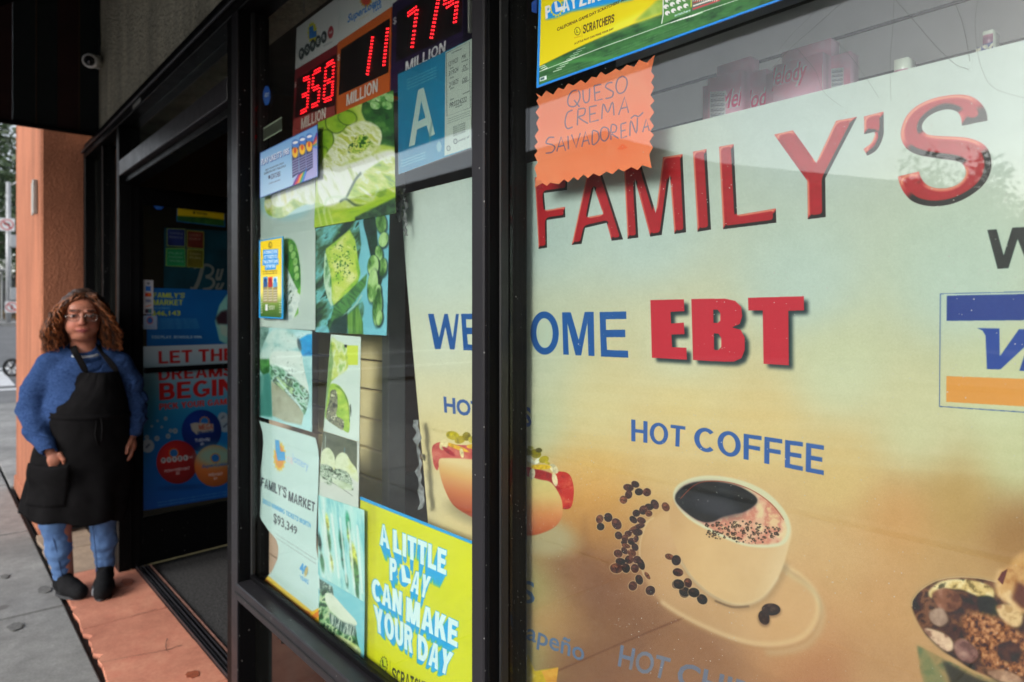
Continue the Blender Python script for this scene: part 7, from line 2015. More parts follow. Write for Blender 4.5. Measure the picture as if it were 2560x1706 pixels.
# her left hand hangs, fingers bent
bd.ell((.214, -.050, .755), (.020, .033, .044), .012, tilt=.1)
for k, (fy_, l_) in enumerate(((-.078, .056), (-.062, .066), (-.045, .064), (-.029, .050))):
    p0_ = (.211, fy_, .724); p1_ = (.204, fy_ - .002, .724 - l_ * .52); p2_ = (.190, fy_ - .002, .724 - l_ * .85); p3_ = (.180, fy_, .724 - l_)
    bd.chain([p0_, p1_, p2_, p3_], [.0095, .0085, .0078, .0065], .0015)
bd.chain([(.206, -.078, .775), (.190, -.100, .745), (.184, -.106, .715)], [.012, .010, .008], .005)
# legs
bd.chain([(-.078, .02, .66), (-.112, -.01, .385), (-.082, .03, .07)], [.078, .052, .034], .03); bd.chain([(.078, .02, .66), (.072, -.01, .375), (.086, .03, .07)], [.078, .052, .034], .03)
bd.cap((-.08, .03, .045), (-.02, -.07, .03), .03, .024, .02); bd.cap((.086, .03, .045), (.082, -.08, .03), .03, .024, .02)
def skin_col(v):
    x = v[:, 0] - FX; y = v[:, 1]; z = v[:, 2]
    c = np.tile(np.array(lin((178, 114, 90)), np.float32), (len(v), 1))
    def mixc(m_, col_): c[:] = c * (1 - m_[:, None]) + np.array(lin(col_), np.float32) * m_[:, None]
    fr = (y < -.03)
    g_ = lambda cx, cz, rx, rz: np.exp(-(((x - cx) / rx) ** 2 + ((z - cz) / rz) ** 2))
    mixc(fr * (g_(-.038, 1.395, .02, .018) + g_(.038, 1.395, .02, .018)).clip(0, 1) * .45, (206, 112, 96))
    mixc(fr * g_(0, 1.408, .016, .012) * .4, (196, 104, 92))
    mixc(fr * np.clip(g_(0, 1.371, .020, .0085) * 1.6, 0, 1) * .85, (176, 84, 88))
    mixc(fr * (np.abs(z - 1.3708) < .0018) * (np.abs(x) < .021) * .8, (80, 34, 34))
    for s_ in (-1, 1):
        mixc(fr * np.clip(g_(s_ * .034, 1.4665 , .019, .0042) * 1.6, 0, 1) * .95, (44, 28, 24))
        mixc(fr * g_(s_ * .034, 1.437, .020, .011) * .45, (120, 70, 60))
        e_ = ((x - s_ * .034) / .0125) ** 2 + ((z - 1.4385) / .0048) ** 2
        mixc(fr * (e_ < 1) * .8, (196, 186, 180)); mixc(fr * ((((x - s_ * .034) / .0058) ** 2 + ((z - 1.4388) / .0055) ** 2) < 1) * 1.0, (34, 22, 18))
        mixc(fr * np.clip(g_(s_ * .034, 1.4445, .016, .0026) * 1.4, 0, 1) * .9, (46, 28, 24))
        mixc(fr * g_(s_ * .012, 1.402, .004, .0035) * .8, (90, 40, 36))
        mixc(fr * g_(s_ * .026, 1.385, .004, .016) * .25, (130, 74, 60))
        mixc(fr * g_(s_ * .006, 1.475, .0028, .012) * .3, (130, 74, 60))
    return c
bd.mesh('body', skin_mat(), woman, skin_col, disp=headwarp)
# glasses
gl = MB()
for s_ in (-1, 1):
    cx = FX + s_ * .034
    pts = [(cx + .023 * math.cos(t) * (1 + .12 * abs(math.sin(2 * t))), -.101 - .002 * math.cos(t), 1.434 + .0155 * math.sin(t) * (1 + .12 * abs(math.sin(2 * t)))) for t in np.linspace(0, 2 * math.pi, 21)]
    gl.tube(pts, .0011, 5, False)
    gl.tube([(cx + s_ * .024, -.099, 1.438), (FX + s_ * .068, -.075, 1.44), (FX + s_ * .078, .0, 1.437)], .0013, 5)
gl.tube([(FX - .011, -.102, 1.436), (FX, -.106, 1.439), (FX + .011, -.102, 1.436)], .0011, 5)
gl.v = [tuple(q) for q in headwarp(gl.v)]
gl.build('glasses', mat('glasses_wire', (.35, .30, .27), .25, .1, 10, metal=.8), woman, True)
o = bpy.data.objects['glasses']; o.matrix_parent_inverse = Matrix.Identity(4)
def wbuild(mb, name, m, smooth=True, parent=None):
    o = mb.build(name, m, None, smooth); o.parent = parent or woman
    return o

# sweatshirt
fab = mat('blue_heather_fabric', (0.045, 0.092, 0.235), .95, .1, 90, .5, 420, col2=(0.018, 0.043, 0.125), spec=.15)
ho = SDF((-.38, -.26, .60), (.36, .24, 1.32), .005)
ho.ell((0, .02, 1.09), (.190, .118, .150), .05); ho.ell((0, .005, .93), (.195, .150, .16), .06); ho.ell((0, .01, .78), (.20, .150, .11), .05)
ho.cap((-.10, .025, 1.225), (.10, .025, 1.215), .050, .050, .03); ho.cap((0, .035, 1.2), (0, .045, 1.262), .082, .078, .02)
ho.chain([(-.155, .03, 1.185), (-.204, .028, 1.07), (-.230, .02, .965), (-.206, -.06, .865), (-.160, -.140, .790)], [.060, .063, .060, .053, .042], .03)
ho.chain([(.160, .03, 1.175), (.205, .03, 1.07), (.232, .03, .965), (.234, .0, .88), (.225, -.032, .822)], [.060, .062, .057, .050, .038], .03)
ho.ell((-.012, .01, 1.30), (.068, .072, .070), .01, 'd'); ho.cap((0, .02, 1.25), (0, .04, 1.15), .052, .050, .01, 'd')
ho.cap((-.153, -.148, .782), (-.145, -.158, .772), .030, .028, .006, 'd')
def folds(v):
    x, y, z = v[:, 0], v[:, 1], v[:, 2]
    arm = sstep(.15, .2, np.abs(x))
    f1 = (fbm(x * 9 + z * 14, z * 22 - y * 12, 3, 3) - .5)
    f2 = np.sin(z * 95 + np.abs(x) * 60 + fbm(x * 12, z * 12, 5, 2) * 9) * sstep(1.15, .85, z) * arm
    rg = 1 - np.abs(2 * fbm(x * 6 - z * 9 + np.abs(x) * 10, z * 13 + x * 5, 11, 2) - 1)
    topk = sstep(1.20, 1.12, z)
    d = f1 * .020 + f2 * .0020 - sstep(.80, .99, rg) * .009
    c = np.stack([np.sign(x) * arm * .22, np.zeros_like(x), np.zeros_like(x)], 1)
    n = v - np.stack([c[:, 0], .02 + 0 * x, z], 1); n[:, 2] = 0
    n /= (np.linalg.norm(n, axis=1)[:, None] + 1e-6)
    return v + n * (d * (.15 + .85 * topk))[:, None]
ho.mesh('sweatshirt', fab, woman, disp=folds)
# cuffs and collar
cu = SDF((-.30, -.26, .70), (.30, .1, .86), .004)
cu.cap((-.168, -.130, .802), (-.150, -.152, .774), .042, .036, .0); cu.cap((-.150, -.160, .766), (-.140, -.172, .752), .030, .028, .004, 'd')
cu.mesh('cuff', fab, woman)
cu = SDF((.1, -.16, .74), (.32, .1, .88), .004); cu.cap((.228, -.024, .838), (.223, -.036, .806), .041, .034, .0); cu.cap((.221, -.042, .796), (.219, -.045, .786), .030, .028, .004, 'd')
cu.mesh('cuff', fab, woman)
mb = MB(); ring = [(0 + .070 * math.cos(t), .022 + .074 * math.sin(t), 1.262 - .020 * (1 - math.sin(t)) - .006) for t in np.linspace(0, 2 * math.pi, 33)]
mb.tube(ring, .011, 8, False); wbuild(mb, 'collar', mat('pale_collar', (.42, .44, .48), .95, .1, 60, .4, 300))
mb = MB(); ring = [(0 + .084 * math.cos(t), .026 + .086 * math.sin(t), 1.250 - .022 * (1 - math.sin(t)) - .004) for t in np.linspace(0, 2 * math.pi, 33)]
mb.tube(ring, .013, 8, False); wbuild(mb, 'neckband', fab)

# apron
apm = mat('black_apron_cloth', (0.0085, 0.008, 0.0085), .95, .3, 12, .6, 500, spec=.08)
AZ = [1.144, 1.07, 1.01, .975, .90, .80, .72, .62, .50, .42, .34]
AL = [-.005, -.045, -.095, -.150, -.175, -.185, -.205, -.222, -.242, -.254, -.238]
AR = [.145, .160, .178, .192, .200, .205, .208, .208, .200, .188, .165]
AB = [.158, .180, .200, .210, .216, .216, .210, .207, .206, .204, .200]
AA = [46, 56, 66, 78, 84, 86, 88, 92, 96, 98, 98]       # wrap angle each side
def apron_pt(u, z, off=0.0):
    off = off + .010 + .016 * (1 - float(sstep(0, .14, u)))
    l = np.interp(-z, [-q for q in AZ], AL); r_ = np.interp(-z, [-q for q in AZ], AR); b = np.interp(-z, [-q for q in AZ], AB); A = math.radians(np.interp(-z, [-q for q in AZ], AA))
    t = (u * 2 - 1) * A
    xc = (l + r_) / 2; a = (r_ - l) / 2 / max(math.sin(min(A, math.pi / 2)), .3)
    lo_ = sstep(.8, .35, z)
    fo = (math.sin(u * 21 + 1.0) * .011 + math.sin(u * 37 + z * 5) * .005) * lo_ + (float(fbm(np.array([u * 7.0]), np.array([z * 9.0]), 3, 3)[0]) - .5) * .012
    return (xc + (a + fo + off) * math.sin(t), .02 - (b - .018 + fo + off) * math.cos(t), z)
def apron_sheet(name, u0, u1, ztf, zbf, nu, nz, off=0.0, thick=.002):
    v, f = [], []
    for j in range(nz + 1):
        for i in range(nu + 1):
            u = u0 + (u1 - u0) * i / nu; zt = ztf(u); zb2 = zbf(u)
            zz = zt + (zb2 - zt) * j / nz; v.append(apron_pt(u, zz, off(zz) if callable(off) else off))
    for j in range(nz):
        for i in range(nu):
            a = j * (nu + 1) + i; f.append((a, a + nu + 1, a + nu + 2, a + 1))
    o = from_data(name, v, f, apm, None, True); o.parent = woman
    o.modifiers.new('t', 'SOLIDIFY').thickness = thick
    return o
apron_sheet('apron', 0, 1, lambda u: 1.144, lambda u: .440 - .100 * u + .008 * math.sin(u * 20), 64, 70)
apron_sheet('apron_pocket', .10, .42, lambda u: .704 - .008 * math.sin((u - .1) / .32 * math.pi), lambda u: .49, 14, 10, lambda z: .004 + .030 * float(sstep(.56, .66, z)))
apron_sheet('waistband', .0, 1, lambda u: .952 - u * .03, lambda u: .925 - u * .03, 30, 2, .006)
for (x0_, x1_) in (((.005), (-.052)), ((.140), (.060))):
    mb = MB(); top = (x1_, -.028, 1.265)
    P = catmull([(x0_, -.108, 1.140), (x0_ * .75 + x1_ * .25, -.110, 1.185), (x1_ * .7 + x0_ * .3, -.085, 1.230), top, (x1_ * .95, .03, 1.285), (x1_ * .5, .10, 1.275)], 5, False) if False else None
    pts = [Vector(p) for p in ((x0_, -.112, 1.138), (x0_ * .75 + x1_ * .25, -.112, 1.18), (x0_ * .35 + x1_ * .65, -.092, 1.225), (x1_, -.052, 1.262), (x1_ * 1.05, .01, 1.285), (x1_ * .7, .09, 1.285))]
    v, f = [], []
    for i, p in enumerate(pts):
        w_ = .018; side = Vector((1, 0, 0)) if i < 3 else Vector((.8, .0, -.6 if x1_ > 0 else .6)).normalized()
        v += [tuple(p - side * w_), tuple(p + side * w_)]
    f = [(2 * i, 2 * i + 1, 2 * i + 3, 2 * i + 2) for i in range(len(pts) - 1)]
    o = from_data('apron_strap', v, f, apm, None, True); o.parent = woman
    o.modifiers.new('t', 'SOLIDIFY').thickness = .003
    s2 = o.modifiers.new('s', 'SUBSURF'); s2.levels = 2; s2.render_levels = 2
mb = MB(); mb.tube([(.035, -.168, .93), (.05, -.185, .90), (.042, -.188, .84), (.055, -.186, .78)], .004, 6); mb.tube([(.05, -.168, .93), (.07, -.185, .91), (.075, -.188, .86), (.07, -.186, .80)], .004, 6)
wbuild(mb, 'apron_tie', apm)

# jeans
jm = mat('blue_denim', (0.11, 0.215, 0.43), .9, .1, 14, .5, 500, col2=(0.06, 0.125, 0.29))
je = SDF((-.26, -.18, .03), (.24, .18, .80), .005)
je.chain([(-.086, .02, .68), (-.128, -.005, .40), (-.114, .012, .24), (-.094, .025, .085)], [.100, .068, .054, .040], .03)
je.chain([(.082, .02, .68), (.076, -.005, .39), (.086, .012, .24), (.092, .025, .085)], [.100, .068, .054, .040], .03)
je.ell((0, .02, .72), (.185, .135, .10), .03)
def jfold(v):
    x, y, z = v[:, 0], v[:, 1], v[:, 2]
    cx = np.where(x < 0, -.1, .08)
    d = np.sin(z * 130 + fbm(x * 20, z * 10, 4, 2) * 8) * .002 * sstep(.45, .12, z) + (fbm(x * 18 + 5, z * 16, 8, 3) - .5) * .014
    n = np.stack([x - cx, y - .015, 0 * z], 1); n /= np.linalg.norm(n, axis=1)[:, None] + 1e-6
    return v + n * d[:, None]
je.mesh('jeans', jm, woman, disp=jfold)
mb = MB()
seam = mat('denim_seam', (.03, .06, .16), .9, .2, 200)
for pts in ([(.028, -.062, .40), (.042, -.052, .26), (.056, -.022, .10)], [(-.155, -.062, .40), (-.125, -.050, .26), (-.098, -.022, .10)]):
    mb.tube(catmull(pts, 6, False) if False else [tuple(p) for p in pts], .0022, 5)
wbuild(mb, 'seam', seam); bpy.data.objects['seam']['kind'] = 'stuff'
# shoes
sm = mat('black_shoe_mesh', (0.009, 0.009, 0.010), .8, .3, 40, .6, 300, spec=.15); so = mat('shoe_sole', (0.045, 0.045, 0.048), .7, .2, 40); gs = mat('grey_shoe_panel', (.17, .175, .185), .7, .2, 40)
def shoe(hx_, hy_, tx_, ty_):
    s_ = SDF((min(hx_, tx_) - .1, min(hy_, ty_) - .1, -.02), (max(hx_, tx_) + .1, max(hy_, ty_) + .1, .16), .004)
    d_ = np.array([tx_ - hx_, ty_ - hy_]); L_ = np.hypot(*d_); d_ /= L_
    P = lambda t, z, o_=0: (hx_ + d_[0] * t * L_ - d_[1] * o_, hy_ + d_[1] * t * L_ + d_[0] * o_, z)
    s_.chain([P(0, .045), P(.45, .040), P(.95, .030)], [.038, .042, .028], .02)
    s_.cap(P(.02, .06), P(.06, .105), .038, .040, .02); s_.cap(P(.5, .034, .008), P(.85, .028, .008), .042, .040, .02)
    s_.cap(P(.1, .08), P(.55, .055), .034, .026, .02)
    s_.cap(P(-.5, -.052), P(1.6, -.052), .055, .055, .004, 'd'); s_.cap(P(.05, .14), P(.03, .12), .030, .030, .006, 'd')
    rt = s_.mesh('shoe', sm, woman)
    mb = MB()
    ol = []
    for k in range(28):
        w_ = 2 * math.pi * k / 28; t = .46 + .60 * math.cos(w_); o_ = .045 * math.sin(w_) * (1 - .15 * math.cos(w_))
        ol.append(P(t, 0, o_)[:2])
    mb.prism(ol, 0.0, .014, 'z'); o = mb.build('sole', so, None, False); o.parent = rt
    mb = MB()
    for k in range(5):
        t = .28 + k * .09; mb.tube([P(t, .083 - k * .006, -.022), P(t + .02, .092 - k * .007, 0), P(t, .083 - k * .006, .022)], .0028, 5)
    o = mb.build('lace', so, None, True); o.parent = rt; o['kind'] = 'stuff'
    return rt, P
shoe(-.102, .035, -.020, -.115)
r2, P2 = shoe(.092, .030, .066, -.19)
g2 = SDF((-.1, -.3, 0), (.2, .1, .1), .004); g2.cap(P2(.45, .030, -.033), P2(.8, .026, -.028), .0185, .0165, 0.0)
g2.mesh('grey_panel', gs, r2)

# hair: dark roots, auburn curls
def hair_mat():
    m, nt, b, out = newmat('curly_hair'); L = nt.links.new
    tc = N(nt, 'TexCoord'); sx_ = N(nt, 'SeparateXYZ'); L(tc.outputs['Object'], sx_.inputs[0])
    mr = N(nt, 'MapRange'); mr.inputs['From Min'].default_value = 1.575; mr.inputs['From Max'].default_value = 1.49; L(sx_.outputs['Z'], mr.inputs['Value'])
    nz = N(nt, 'TexNoise', Scale=35.0, Detail=4.0); L(tc.outputs['Object'], nz.inputs['Vector'])
    rp = N(nt, 'ValToRGB'); rp.color_ramp.elements[0].color = (.028, .010, .005, 1); rp.color_ramp.elements[1].color = (.42, .125, .034, 1); rp.color_ramp.elements[0].position = .3; rp.color_ramp.elements[1].position = .75
    vc = N(nt, 'VertexColor', layer_name='strand'); sp_ = N(nt, 'SeparateColor'); L(vc.outputs['Color'], sp_.inputs[0])
    ad = N(nt, 'Math', operation='MULTIPLY_ADD'); L(sp_.outputs[0], ad.inputs[0]); ad.inputs[1].default_value = .45; n7 = N(nt, 'Math', operation='MULTIPLY'); L(nz.outputs['Fac'], n7.inputs[0]); n7.inputs[1].default_value = .6; L(n7.outputs[0], ad.inputs[2])
    L(ad.outputs[0], rp.inputs[0])
    mx = N(nt, 'Mix', data_type='RGBA'); L(mr.outputs[0], mx.inputs[0]); mx.inputs[6].default_value = (.04, .022, .015, 1); L(rp.outputs[0], mx.inputs[7]); L(mx.outputs[2], b.inputs['Base Color'])
    b.inputs['Roughness'].default_value = .5
    return m
hm = hair_mat()
ha = SDF((-.26, -.14, 1.2), (.26, .2, 1.62), .005)
ha.ell((FX + .002, .036, 1.468), (.086, .092, .090), .02)
ha.ell((-.088, .045, 1.40), (.036, .062, .085), .03); ha.ell((.074, .050, 1.40), (.036, .062, .085), .03)
ha.ell((-.108, .040, 1.325), (.042, .060, .060), .03); ha.ell((.108, .045, 1.325), (.044, .060, .065), .03)
ha.ell((0, .10, 1.38), (.11, .06, .12), .04)
ha.ell((FX, -.075, 1.432), (.060, .065, .095), .02, 'd')
def hdisp(v):
    d = (fbm(v[:, 0] * 45 + v[:, 1] * 30, v[:, 2] * 40, 6, 3) - .5) * .022
    n = v - np.array([FX, .04, 1.42]); n /= np.linalg.norm(n, axis=1)[:, None]
    return headwarp(v + n * d[:, None])
rt_h = ha.mesh('hair', hm, woman, disp=hdisp)
rr = random.Random(12); mb = MB(); tones = []
for k in range(520):
    sgn = -1 if k % 2 else 1
    dep = rr.uniform(-.035, .11); out_ = rr.random() ** .8
    s0_ = FX + .012; q = out_
    top = Vector((s0_ + sgn * rr.uniform(.0, .045), -.045 + dep * .8, 1.545 - abs(dep - .02) * .25))
    if dep < .0: top.y = -.058 + rr.uniform(0, .03); top.z = 1.528 + rr.uniform(0, .012)
    p1 = Vector((FX + sgn * (.066 + q * .024), -.030 + dep * .9, 1.475 + rr.uniform(-.015, .01)))
    p2 = Vector((FX + sgn * (.076 + q * .056), -.030 + dep, 1.395 + rr.uniform(-.02, .02)))
    p3 = Vector((FX + sgn * (.076 + q * .088), -.015 + dep, 1.320 + rr.uniform(-.02, .02)))
    p4 = Vector((FX + sgn * (.085 + q * .085 + (.01 if sgn > 0 else 0)), -.005 + dep * .9, 1.262 + rr.uniform(-.02, .035)))
    P = [Vector(p) for p in catmull([top, p1, p2, p3, p4], 7, False)]
    amp = rr.uniform(.005, .013); fq = rr.uniform(.7, 1.3); ph = rr.uniform(0, 6.28)
    pts = []
    for i, p in enumerate(P):
        a_ = amp * min(1, i / 9)
        pts.append(p + Vector((math.cos(ph + i * fq) * a_, math.sin(ph + i * fq) * a_, math.sin(ph * 2 + i * fq * .7) * a_ * .5)))
    rad = [rr.uniform(.0020, .0044) * (1 - .6 * i / len(pts)) for i in range(1)][0]
    mb.tube(pts, [rad * (1 - .65 * i / len(pts)) for i in range(len(pts))], 4)
    tones += [rr.random()] * (len(mb.v) - len(tones))
mb.v = [tuple(q) for q in headwarp(mb.v)]
o = mb.build('curl', hm, None, True); o.parent = rt_h; o['kind'] = 'stuff'
ca = o.data.color_attributes.new('strand', 'FLOAT_COLOR', 'POINT')
ca.data.foreach_set('color', np.repeat(np.array(tones, np.float32), 4))
# ------------------------------------------------------------------ street corner seen past the pillar
def leaf_tree(name, x, y, z0, h, rad, n, mats, label, group, seed, leaf=.16, trunk=.16, crown0=.35):
    rr = random.Random(seed)
    t = tag(empty(name, (x, y, z0)), label, 'tree', group)
    mb = MB()
    mb.tube([(x, y, z0 - .1), (x + rr.uniform(-.1, .1), y, z0 + h * .3), (x + rr.uniform(-.3, .3), y + rr.uniform(-.3, .3), z0 + h * .65), (x, y, z0 + h * .85)], [trunk, trunk * .8, trunk * .5, trunk * .2], 8)
    tips = []
    for k in range(9):
        a = rr.uniform(0, 6.28); hh = z0 + h * rr.uniform(.3, .7); r_ = rad * rr.uniform(.5, .9)
        e_ = (x + math.cos(a) * r_, y + math.sin(a) * r_, hh + h * rr.uniform(.1, .28)); tips.append(e_)
        mb.tube([(x, y, hh), ((x + e_[0]) / 2, (y + e_[1]) / 2, (hh + e_[2]) / 2 + .1), e_], [trunk * .4, trunk * .25, trunk * .08], 6)
    mb.build('trunk', M['bark'], t, True)
    V_, F_ = [], []
    cl = [(x + rr.gauss(0, rad * .5), y + rr.gauss(0, rad * .5), z0 + h * rr.uniform(crown0, 1.0), rad * rr.uniform(.22, .42)) for _ in range(34)] + [(a, b, c, rad * .35) for a, b, c in tips]
    for k in range(n):
        cx, cy, cz, cr = rr.choice(cl)
        d = Vector((rr.gauss(0, 1), rr.gauss(0, 1), rr.gauss(0, .8))).normalized() * cr * rr.random() ** .4
        c = Vector((cx, cy, cz)) + d
        u = Vector((rr.gauss(0, 1), rr.gauss(0, 1), rr.gauss(0, .6))).normalized(); w = u.cross(Vector((rr.gauss(0, 1), rr.gauss(0, 1), rr.gauss(0, 1)))).normalized()
        s_ = leaf * rr.uniform(.6, 1.3); i = len(V_)
        V_ += [tuple(c - u * s_), tuple(c + w * s_ * .45), tuple(c + u * s_), tuple(c - w * s_ * .45)]; F_.append((i, i + 1, i + 2, i + 3))
    o = from_data('crown', V_, F_, mats, t)
    return t
M['bark'] = mat('bark', (0.10, 0.075, 0.055), .9, .3, 12, .6, 40)
leafA = mat('leaves', (0.055, 0.095, 0.035), .6, .3, 1.2, col2=(0.025, 0.05, 0.018))
leafB = mat('leaves_pale', (0.10, 0.13, 0.06), .6, .3, 1.2, col2=(0.045, 0.07, 0.03))
# trees across the cross street, in the narrow view left of the pillar
def far(px, dep):
    r_ = (px - 1280) / FPX * dep
    return (-CT * dep + ST * r_, ST * dep + CT * r_)
for k, (px, dep, h, rad, m_, lb) in enumerate([(-30, 44, 13, 4.2, leafA, 'dark leafy street tree filling the gap left of the orange pillar'),
                                          (45, 52, 15, 5.0, leafB, 'paler taller tree mostly hidden behind the orange pillar'),
                                          (-150, 50, 14, 5.0, leafA, 'street tree beyond the left picture edge')]):
    x, y = far(px, dep); leaf_tree('street_tree', x, y, 1.0, h, rad, 6500, m_, lb, 'trees across the street corner', 30 + k, .22, .22, .25)
# dark low building / fence behind the traffic pole
x, y = far(10, 60)
b = tag(empty('far_building', (x, y, 1.0)), 'dark low building far behind the traffic pole at the left edge', 'building')
MB().box(x - 4, x, y - 14, y + 10, 1.0, 4.6).build('wall', mat('far_wall', (.07, .07, .075), .8, .3, 1), b)
MB().box(x + .01, x + .3, y - 14.3, y + 10.3, 4.61, 4.9).build('roof_edge', mat('far_trim', (.3, .29, .27), .8, .2, 1), b)
for k in range(6):
    MB().box(x + .005, x + .06, y - 12 + k * 3.6, y - 10 + k * 3.6, 1.8, 3.6).build('window', mat('far_glass', (.03, .035, .04), .1, .2, 1), b)
x, y = far(4, 40)
bx_ = tag(empty('bus_shelter', (x, y, 1.0)), 'pale rounded shelter frame at the far kerb, cut by the left edge', 'shelter')
MB().box(x - .05, x + .05, y - 1.6, y - 1.5, 1.0, 3.9, .02).build('post', M['grey_post'], bx_); MB().box(x - .05, x + .05, y - .05, y + .05, 1.0, 3.9, .02).build('post', M['grey_post'], bx_)
MB().box(x - .6, x + .6, y - 1.8, y + .2, 3.9, 4.05, .04).build('roof', M['grey_post'], bx_)
hd_ = tag(empty('hedge', far(10, 47) + (1.0,)), 'low ochre planting strip behind the far kerb', 'hedge')
x, y = far(10, 47); rrh = random.Random(3); V_, F_ = [], []
for k in range(1500):
    c = Vector((x + rrh.uniform(-1, 1), y + rrh.uniform(-8, 8), 1.0 + rrh.uniform(0, .6))); u = Vector((rrh.gauss(0, 1), rrh.gauss(0, 1), 1)).normalized() * .12; w = Vector((0, .05, 0)); i = len(V_)
    V_ += [tuple(c - u), tuple(c + w), tuple(c + u), tuple(c - w)]; F_.append((i, i + 1, i + 2, i + 3))
from_data('foliage', V_, F_, mat('dry_leaves', (.22, .14, .05), .8, .4, 3), hd_)
# traffic pole with two prohibition signs
x, y = far(21, 30.5); z0 = .70
tp = tag(empty('traffic_pole', (x, y, z0)), 'grey traffic pole carrying prohibition signs left of the orange pillar', 'pole')
gal = mat('galvanised', (.42, .43, .44), .5, .15, 8, metal=.3)
MB().tube([(x, y, z0 - .1), (x, y, 7.3)], [.11, .085], 16).build('shaft', gal, tp, True)
MB().tube([(x, y, z0 - .05), (x, y, z0 + .3)], .17, 16).build('base', gal, tp, True)
MB().tube([(x, y, 7.1), (x + .5, y + 1.1, 7.9), (x + .8, y + 1.9, 8.0)], .04, 8).build('lamp_arm', gal, tp, True)
face = mat('sign_white', (.72, .72, .72), .5, .05, 5); redm = mat('sign_red', (.55, .03, .03), .5, .05, 5); blk = mat('sign_black', (.02, .02, .02), .5, .05, 5)
def sign(zc, size, kind, label, dy=0.0):
    s = tag(empty('traffic_sign', (x, y, zc)), label, 'traffic sign')
    fx_, fy_ = ( -x / math.hypot(x, y), -y / math.hypot(x, y)); rx_, ry_ = -fy_, fx_       # facing the shop; right-hand direction
    def P(u, w, t): return (x + rx_ * (u + dy) + fx_ * (.14 + t), y + ry_ * (u + dy) + fy_ * (.14 + t), zc + w)
    def plate(name, ol, t, m_):
        n = len(ol); v = [P(u, w, t) for u, w in ol] + [P(u, w, t - .004) for u, w in ol]
        from_data(name, v, [tuple(range(n)), tuple(range(2 * n - 1, n - 1, -1))] + [(i, (i + 1) % n, n + (i + 1) % n, n + i) for i in range(n)], m_, s)
    h = size / 2
    plate('plate', [(-h, -h), (h, -h), (h, h), (-h, h)], 0, face)
    n = 28
    for k in range(n):
        a, b_ = 2 * math.pi * k / n, 2 * math.pi * (k + 1) / n
    ring_o = [(math.cos(2 * math.pi * k / n) * h * .86, math.sin(2 * math.pi * k / n) * h * .86) for k in range(n)]
    ring_i = [(u * .82, w * .82) for u, w in ring_o]
    v = [P(u, w, .006) for u, w in ring_o] + [P(u, w, .006) for u, w in ring_i]
    from_data('red_ring', v, [(i, (i + 1) % n, n + (i + 1) % n, n + i) for i in range(n)], redm, s)
    if kind == 'turn':
        plate('arrow', [(.10 * size, -.26 * size), (.18 * size, -.26 * size), (.18 * size, .12 * size), (-.06 * size, .12 * size), (-.06 * size, .22 * size), (-.26 * size, .06 * size), (-.06 * size, -.08 * size), (-.06 * size, .03 * size), (.10 * size, .03 * size)], .009, blk)
    else:
        plate('symbol', [(-.05 * size, -.25 * size), (.05 * size, -.25 * size), (.08 * size, .1 * size), (0, .25 * size), (-.08 * size, .1 * size)], .009, blk)
    plate('slash', [(-.30 * size, .24 * size), (-.24 * size, .30 * size), (.30 * size, -.24 * size), (.24 * size, -.30 * size)], .013, redm)
dz = lambda py: EYE + (783 - py) / FPX * 30.5
sign(dz(563), .56, 'turn', 'white square no left turn sign, upper of two on the traffic pole', -.05)
sign(dz(768), .5, 'walk', 'white square no crossing sign, lower of two on the traffic pole', .12)
for py, w_, lb in ((603, .45, 'grey signal box fixed high on the traffic pole'), (735, .3, 'small pale signal box low on the traffic pole')):
    o = MB().box(x - .1, x + .14, y + .05, y + .05 + w_, dz(py) - .28, dz(py) + .28, .02).build('signal_box', gal); tag(o, lb, 'box')

# black wheel of a parked scooter behind the pillar
wx, wy = ground(30, 944); 
sc_ = tag(empty('parked_scooter', (wx, wy, 0)), 'black wheel of a parked scooter poking out behind the orange pillar', 'scooter')
dirv = Vector((ST, CT, 0)); R_ = .215; cz = R_
tyre = MB().tube([Vector((wx, wy, cz)) + dirv * math.cos(t) * (R_ - .035) + Vector((0, 0, 1)) * math.sin(t) * (R_ - .035) for t in np.linspace(0, 2 * math.pi, 37)], .035, 10, False).build('tyre', mat('tyre_rubber', (.012, .012, .012), .8, .2, 30), sc_, True)
mb = MB()
for k in range(6):
    a = k * math.pi / 3; mb.tube([Vector((wx, wy, cz)), Vector((wx, wy, cz)) + (dirv * math.cos(a) + Vector((0, 0, 1)) * math.sin(a)) * (R_ - .05)], .012, 6)
o = mb.build('spoke', M['white_plastic'], tyre); o['kind'] = 'stuff'
nv = dirv.cross(Vector((0, 0, 1))); c0 = Vector((wx, wy, cz))
MB().tube([c0 - nv * .05, c0 + nv * .05], .03, 12).build('hub', M['black_plastic'], tyre, True)
MB().tube([c0 + dirv * .03 + nv * .06, c0 + dirv * .22 + Vector((0, 0, .35)), c0 + dirv * .42 + Vector((0, 0, .95))], .022, 8).build('fork', M['black_plastic'], sc_, True)
MB().tube([c0 + dirv * .42 + Vector((0, 0, .95)) - nv * .22, c0 + dirv * .42 + Vector((0, 0, .95)) + nv * .22], .015, 8).build('handlebar', M['black_plastic'], sc_, True)
q1 = c0 + dirv * .25; q2 = c0 + dirv * .95
MB().tube([q1 + Vector((0, 0, .05)), q2 + Vector((0, 0, -.02))], .05, 8).build('deck', M['black_plastic'], sc_, True)
c1 = c0 + dirv * 1.0
MB().tube([c1 + dirv * math.cos(t) * (R_ - .035) + Vector((0, 0, 1)) * math.sin(t) * (R_ - .035) for t in np.linspace(0, 2 * math.pi, 37)], .035, 10, False).build('tyre', bpy.data.materials['tyre_rubber'], sc_, True)

